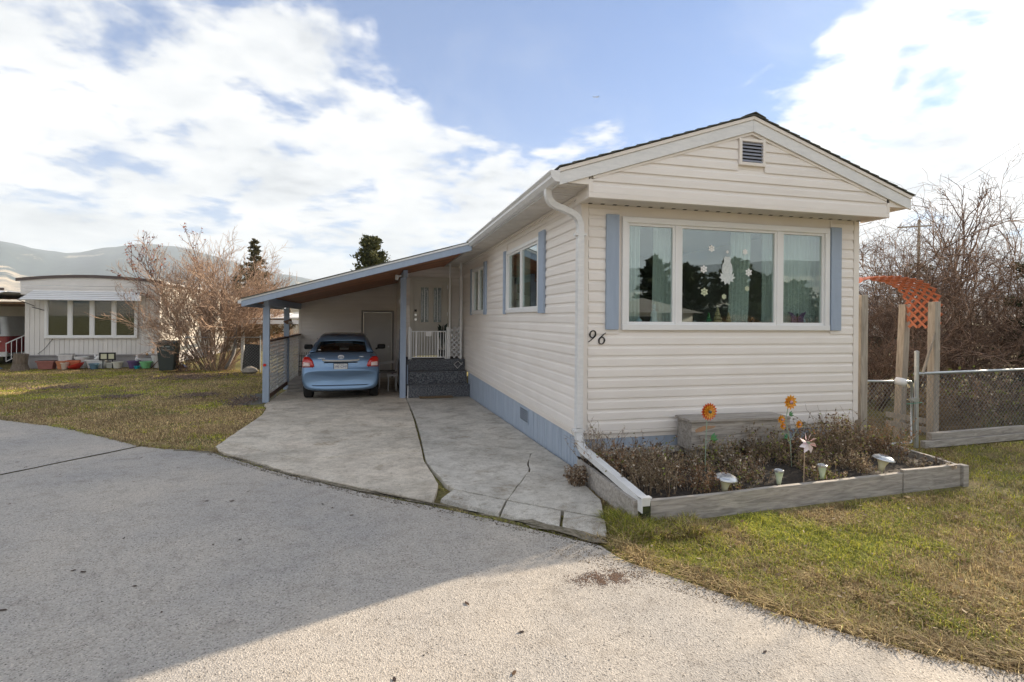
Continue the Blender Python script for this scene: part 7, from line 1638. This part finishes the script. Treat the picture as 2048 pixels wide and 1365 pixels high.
# dirt crumbs and fallen leaves
def crumbs(name, poly, n, smin, smax, seed, cols, flat=.5, dz=.0):
    rng = np.random.default_rng(seed); P = np.array(poly); lo = P.min(0); hi = P.max(0); x = rng.uniform(lo[0],hi[0],n*8); y = rng.uniform(lo[1],hi[1],n*8); k = inpoly(x,y,poly)
    if name in ('dirt_patch', 'fallen_leaves'): m_ = (lo+hi)/2; h_ = (hi-lo)/2; x = rng.normal(m_[0],h_[0]*.42,n*8); y = rng.normal(m_[1],h_[1]*.42,n*8); k = rng.random(n*8) < .1+.9*vnoise(x,y,.05 if name == 'dirt_patch' else .25,3)**2
    x = x[k][:n]; y = y[k][:n]; n = len(x)
    s = rng.uniform(smin,smax,n)[:,None]; C = np.c_[x,y,gzv(y)+dz+s[:,0]*.2]; V = np.zeros((n,5,3)); a = rng.uniform(0,2*PI,n)
    for j in range(4): V[:,j] = C+np.c_[np.cos(a+j*PI/2),np.sin(a+j*PI/2),np.zeros(n)]*s*rng.uniform(.6,1.1,(n,1))
    V[:,4] = C+np.array([0,0,1])*s*flat; b = np.arange(n)*5; F3 = np.concatenate([np.c_[b+j,b+(j+1)%4,b+4] for j in range(4)]); c = np.array(cols); c = c[rng.integers(0,len(c),n)]*rng.uniform(.6,1.3,(n,1))
    return tag(np_mesh(name, V.reshape(-1,3), np.zeros((0,4),int), np.repeat(c,5,axis=0), M['twig'], None, F3), kind='stuff')
crumbs('dirt_crumbs', DE, 5000, .003, .010, 31, [(.12,.095,.07),(.2,.155,.11),(.07,.06,.04)])
crumbs('dirt_crumbs', LE, 2500, .005, .014, 32, [(.07,.05,.035),(.12,.09,.06)])
for cx_, cy_, rx_, ry_, n_ in ((-6.3,8.8,.55,.5,420),(-10.2,11.1,1.1,.5,500),(-7.7,13.4,1.5,.9,1500),(-7.9,9.0,.6,.4,260),(-5.0,7.3,.35,.7,400)):
    crumbs('fallen_leaves', [(cx_+rx_*math.cos(t_)*(1+.2*math.sin(3*t_)), cy_+ry_*math.sin(t_)*(1+.25*math.cos(4*t_))) for t_ in np.linspace(0,2*PI,15)[:-1]], n_, .012, .03, int(40+n_), [(.16,.11,.08),(.24,.17,.12),(.10,.07,.055)], .9, .015)
crumbs('dirt_crumbs', [(-.8,-1.6),(-.5,-2.0),(.3,-3.0),(1.0,-3.7),(1.0,-3.85),(.3,-3.2),(-.6,-2.2),(-.95,-1.75)], 2600, .002, .006, 33, [(.16,.12,.08),(.24,.18,.11)])
crumbs('dirt_patch', [(-.95,-2.22),(-.78,-2.10),(-.55,-2.10),(-.45,-2.2),(-.62,-2.32),(-.85,-2.33)], 2200, .002, .0055, 34, [(.13,.08,.055),(.20,.13,.09)], dz=.0)
crumbs('road_grit', [(-8,4),(-4.2,1.8),(-.6,-1.9),(1.4,-4.2),(-1,-5),(-5,-3),(-9,-1)], 1500, .0025, .006, 35, [(.05,.045,.04),(.35,.33,.3),(.12,.11,.1)])
rl2 = np.random.default_rng(90); n = 60; x = rl2.uniform(-6,0.6,n); y = rl2.uniform(-3.6,2.5,n); k = inpoly(x,y,[(-9,4.5),(-5.2,2.5),(-4,1.8),(-1.6,-.8),(-.6,-1.9),(1.2,-4.2),(-3,-4.5),(-9,-3)]); x = x[k]; y = y[k]; n = len(x)
V = []; F = []; cc = []
for i in range(n):
    a = rl2.uniform(0,6.28); s = rl2.uniform(.012,.026); b = len(V)
    for u, v, w in ((-1,0,.2),(-.3,.45,.5),(.5,.35,.3),(1,0,.7),(.4,-.4,.2),(-.4,-.35,.4)): V.append((x[i]+s*(u*math.cos(a)-v*math.sin(a)), y[i]+s*(u*math.sin(a)+v*math.cos(a)), .002+s*.35*w))
    F.append((b,b+1,b+2,b+3)); F.append((b,b+3,b+4,b+5)); col = [(.06,.035,.025),(.10,.06,.035),(.03,.02,.02)][i%3]; cc += [col]*6
tag(np_mesh('fallen_leaves', np.array(V), np.array(F), np.array(cc), M['twig']), kind='stuff')
n = 900; x = rl2.uniform(-.5,8,n); y = rl2.uniform(-5,0,n); k = inpoly(x,y,RL)&~inpoly(x,y,PLN); x = x[k]; y = y[k]; n = len(x); C0 = np.c_[x,y,np.full(n,.012)]; u = rl2.random((n,1))
tag(leaf_cards('fallen_leaves', C0, rl2.normal(size=(n,3))*np.array([1,1,.25]), rl2.uniform(.015,.045,n), np.array([.16,.10,.05])*(1-u)+np.array([.50,.42,.30])*u, M['leafy'], None, (0,0,0), rl2, .6), kind='stuff')

# airliner high in the sky
ap = thing('airliner', (1196,2785,1259), 'tiny airliner crossing the blue sky above the gable', 'aeroplane')
A0 = Vector((1196,2785,1259)); R_ = Vector((.968,-.25,0)); U_ = Vector((0,0,1)); B_ = Vector((.25,.968,0))
def AP(u, v, w): return A0+R_*u+U_*v+B_*w
make('fuselage', MB().tube([AP(-20,0,0),AP(-17,0,0),AP(14,3.5,0),AP(20,5,0)], [.8,2.2,2.0,.6], 10), mat('jet_grey', (.10,.12,.16), .5), ap)
make('wing', MB().add([AP(-3,.5,0),AP(4,1,0),AP(10,4,20),AP(7,4,20)], [(0,1,2,3)]).add([AP(-3,.3,0),AP(4,.8,0),AP(9,-1,-20),AP(6,-1,-20)], [(0,1,2,3)]), mat('jet_wing', (.12,.14,.18), .5), ap, recalc=False)
make('tail_fin', MB().add([AP(-20,.5,0),AP(-15,1,0),AP(-19,7,0),AP(-21,7,0)], [(0,1,2,3)]), mat('jet_tail', (.05,.07,.12), .5), ap, recalc=False)

# ================================================================== haze
hz = MB().box(-6800,6800,-6800,6800,-6,720); hzo = make('haze', hz, M['white']); tag(hzo, kind='stuff')
hm = bpy.data.materials.new('haze_air'); hm.use_nodes = True; nt = hm.node_tree; nt.nodes.remove(nt.nodes['Principled BSDF']); pv = nt.nodes.new('ShaderNodeVolumePrincipled')
pv.inputs['Color'].default_value = (.74,.86,1,1); pv.inputs['Density'].default_value = 0.00022; nt.links.new(pv.outputs[0], nt.nodes['Material Output'].inputs['Volume'])
hzo.data.materials.clear(); hzo.data.materials.append(hm)
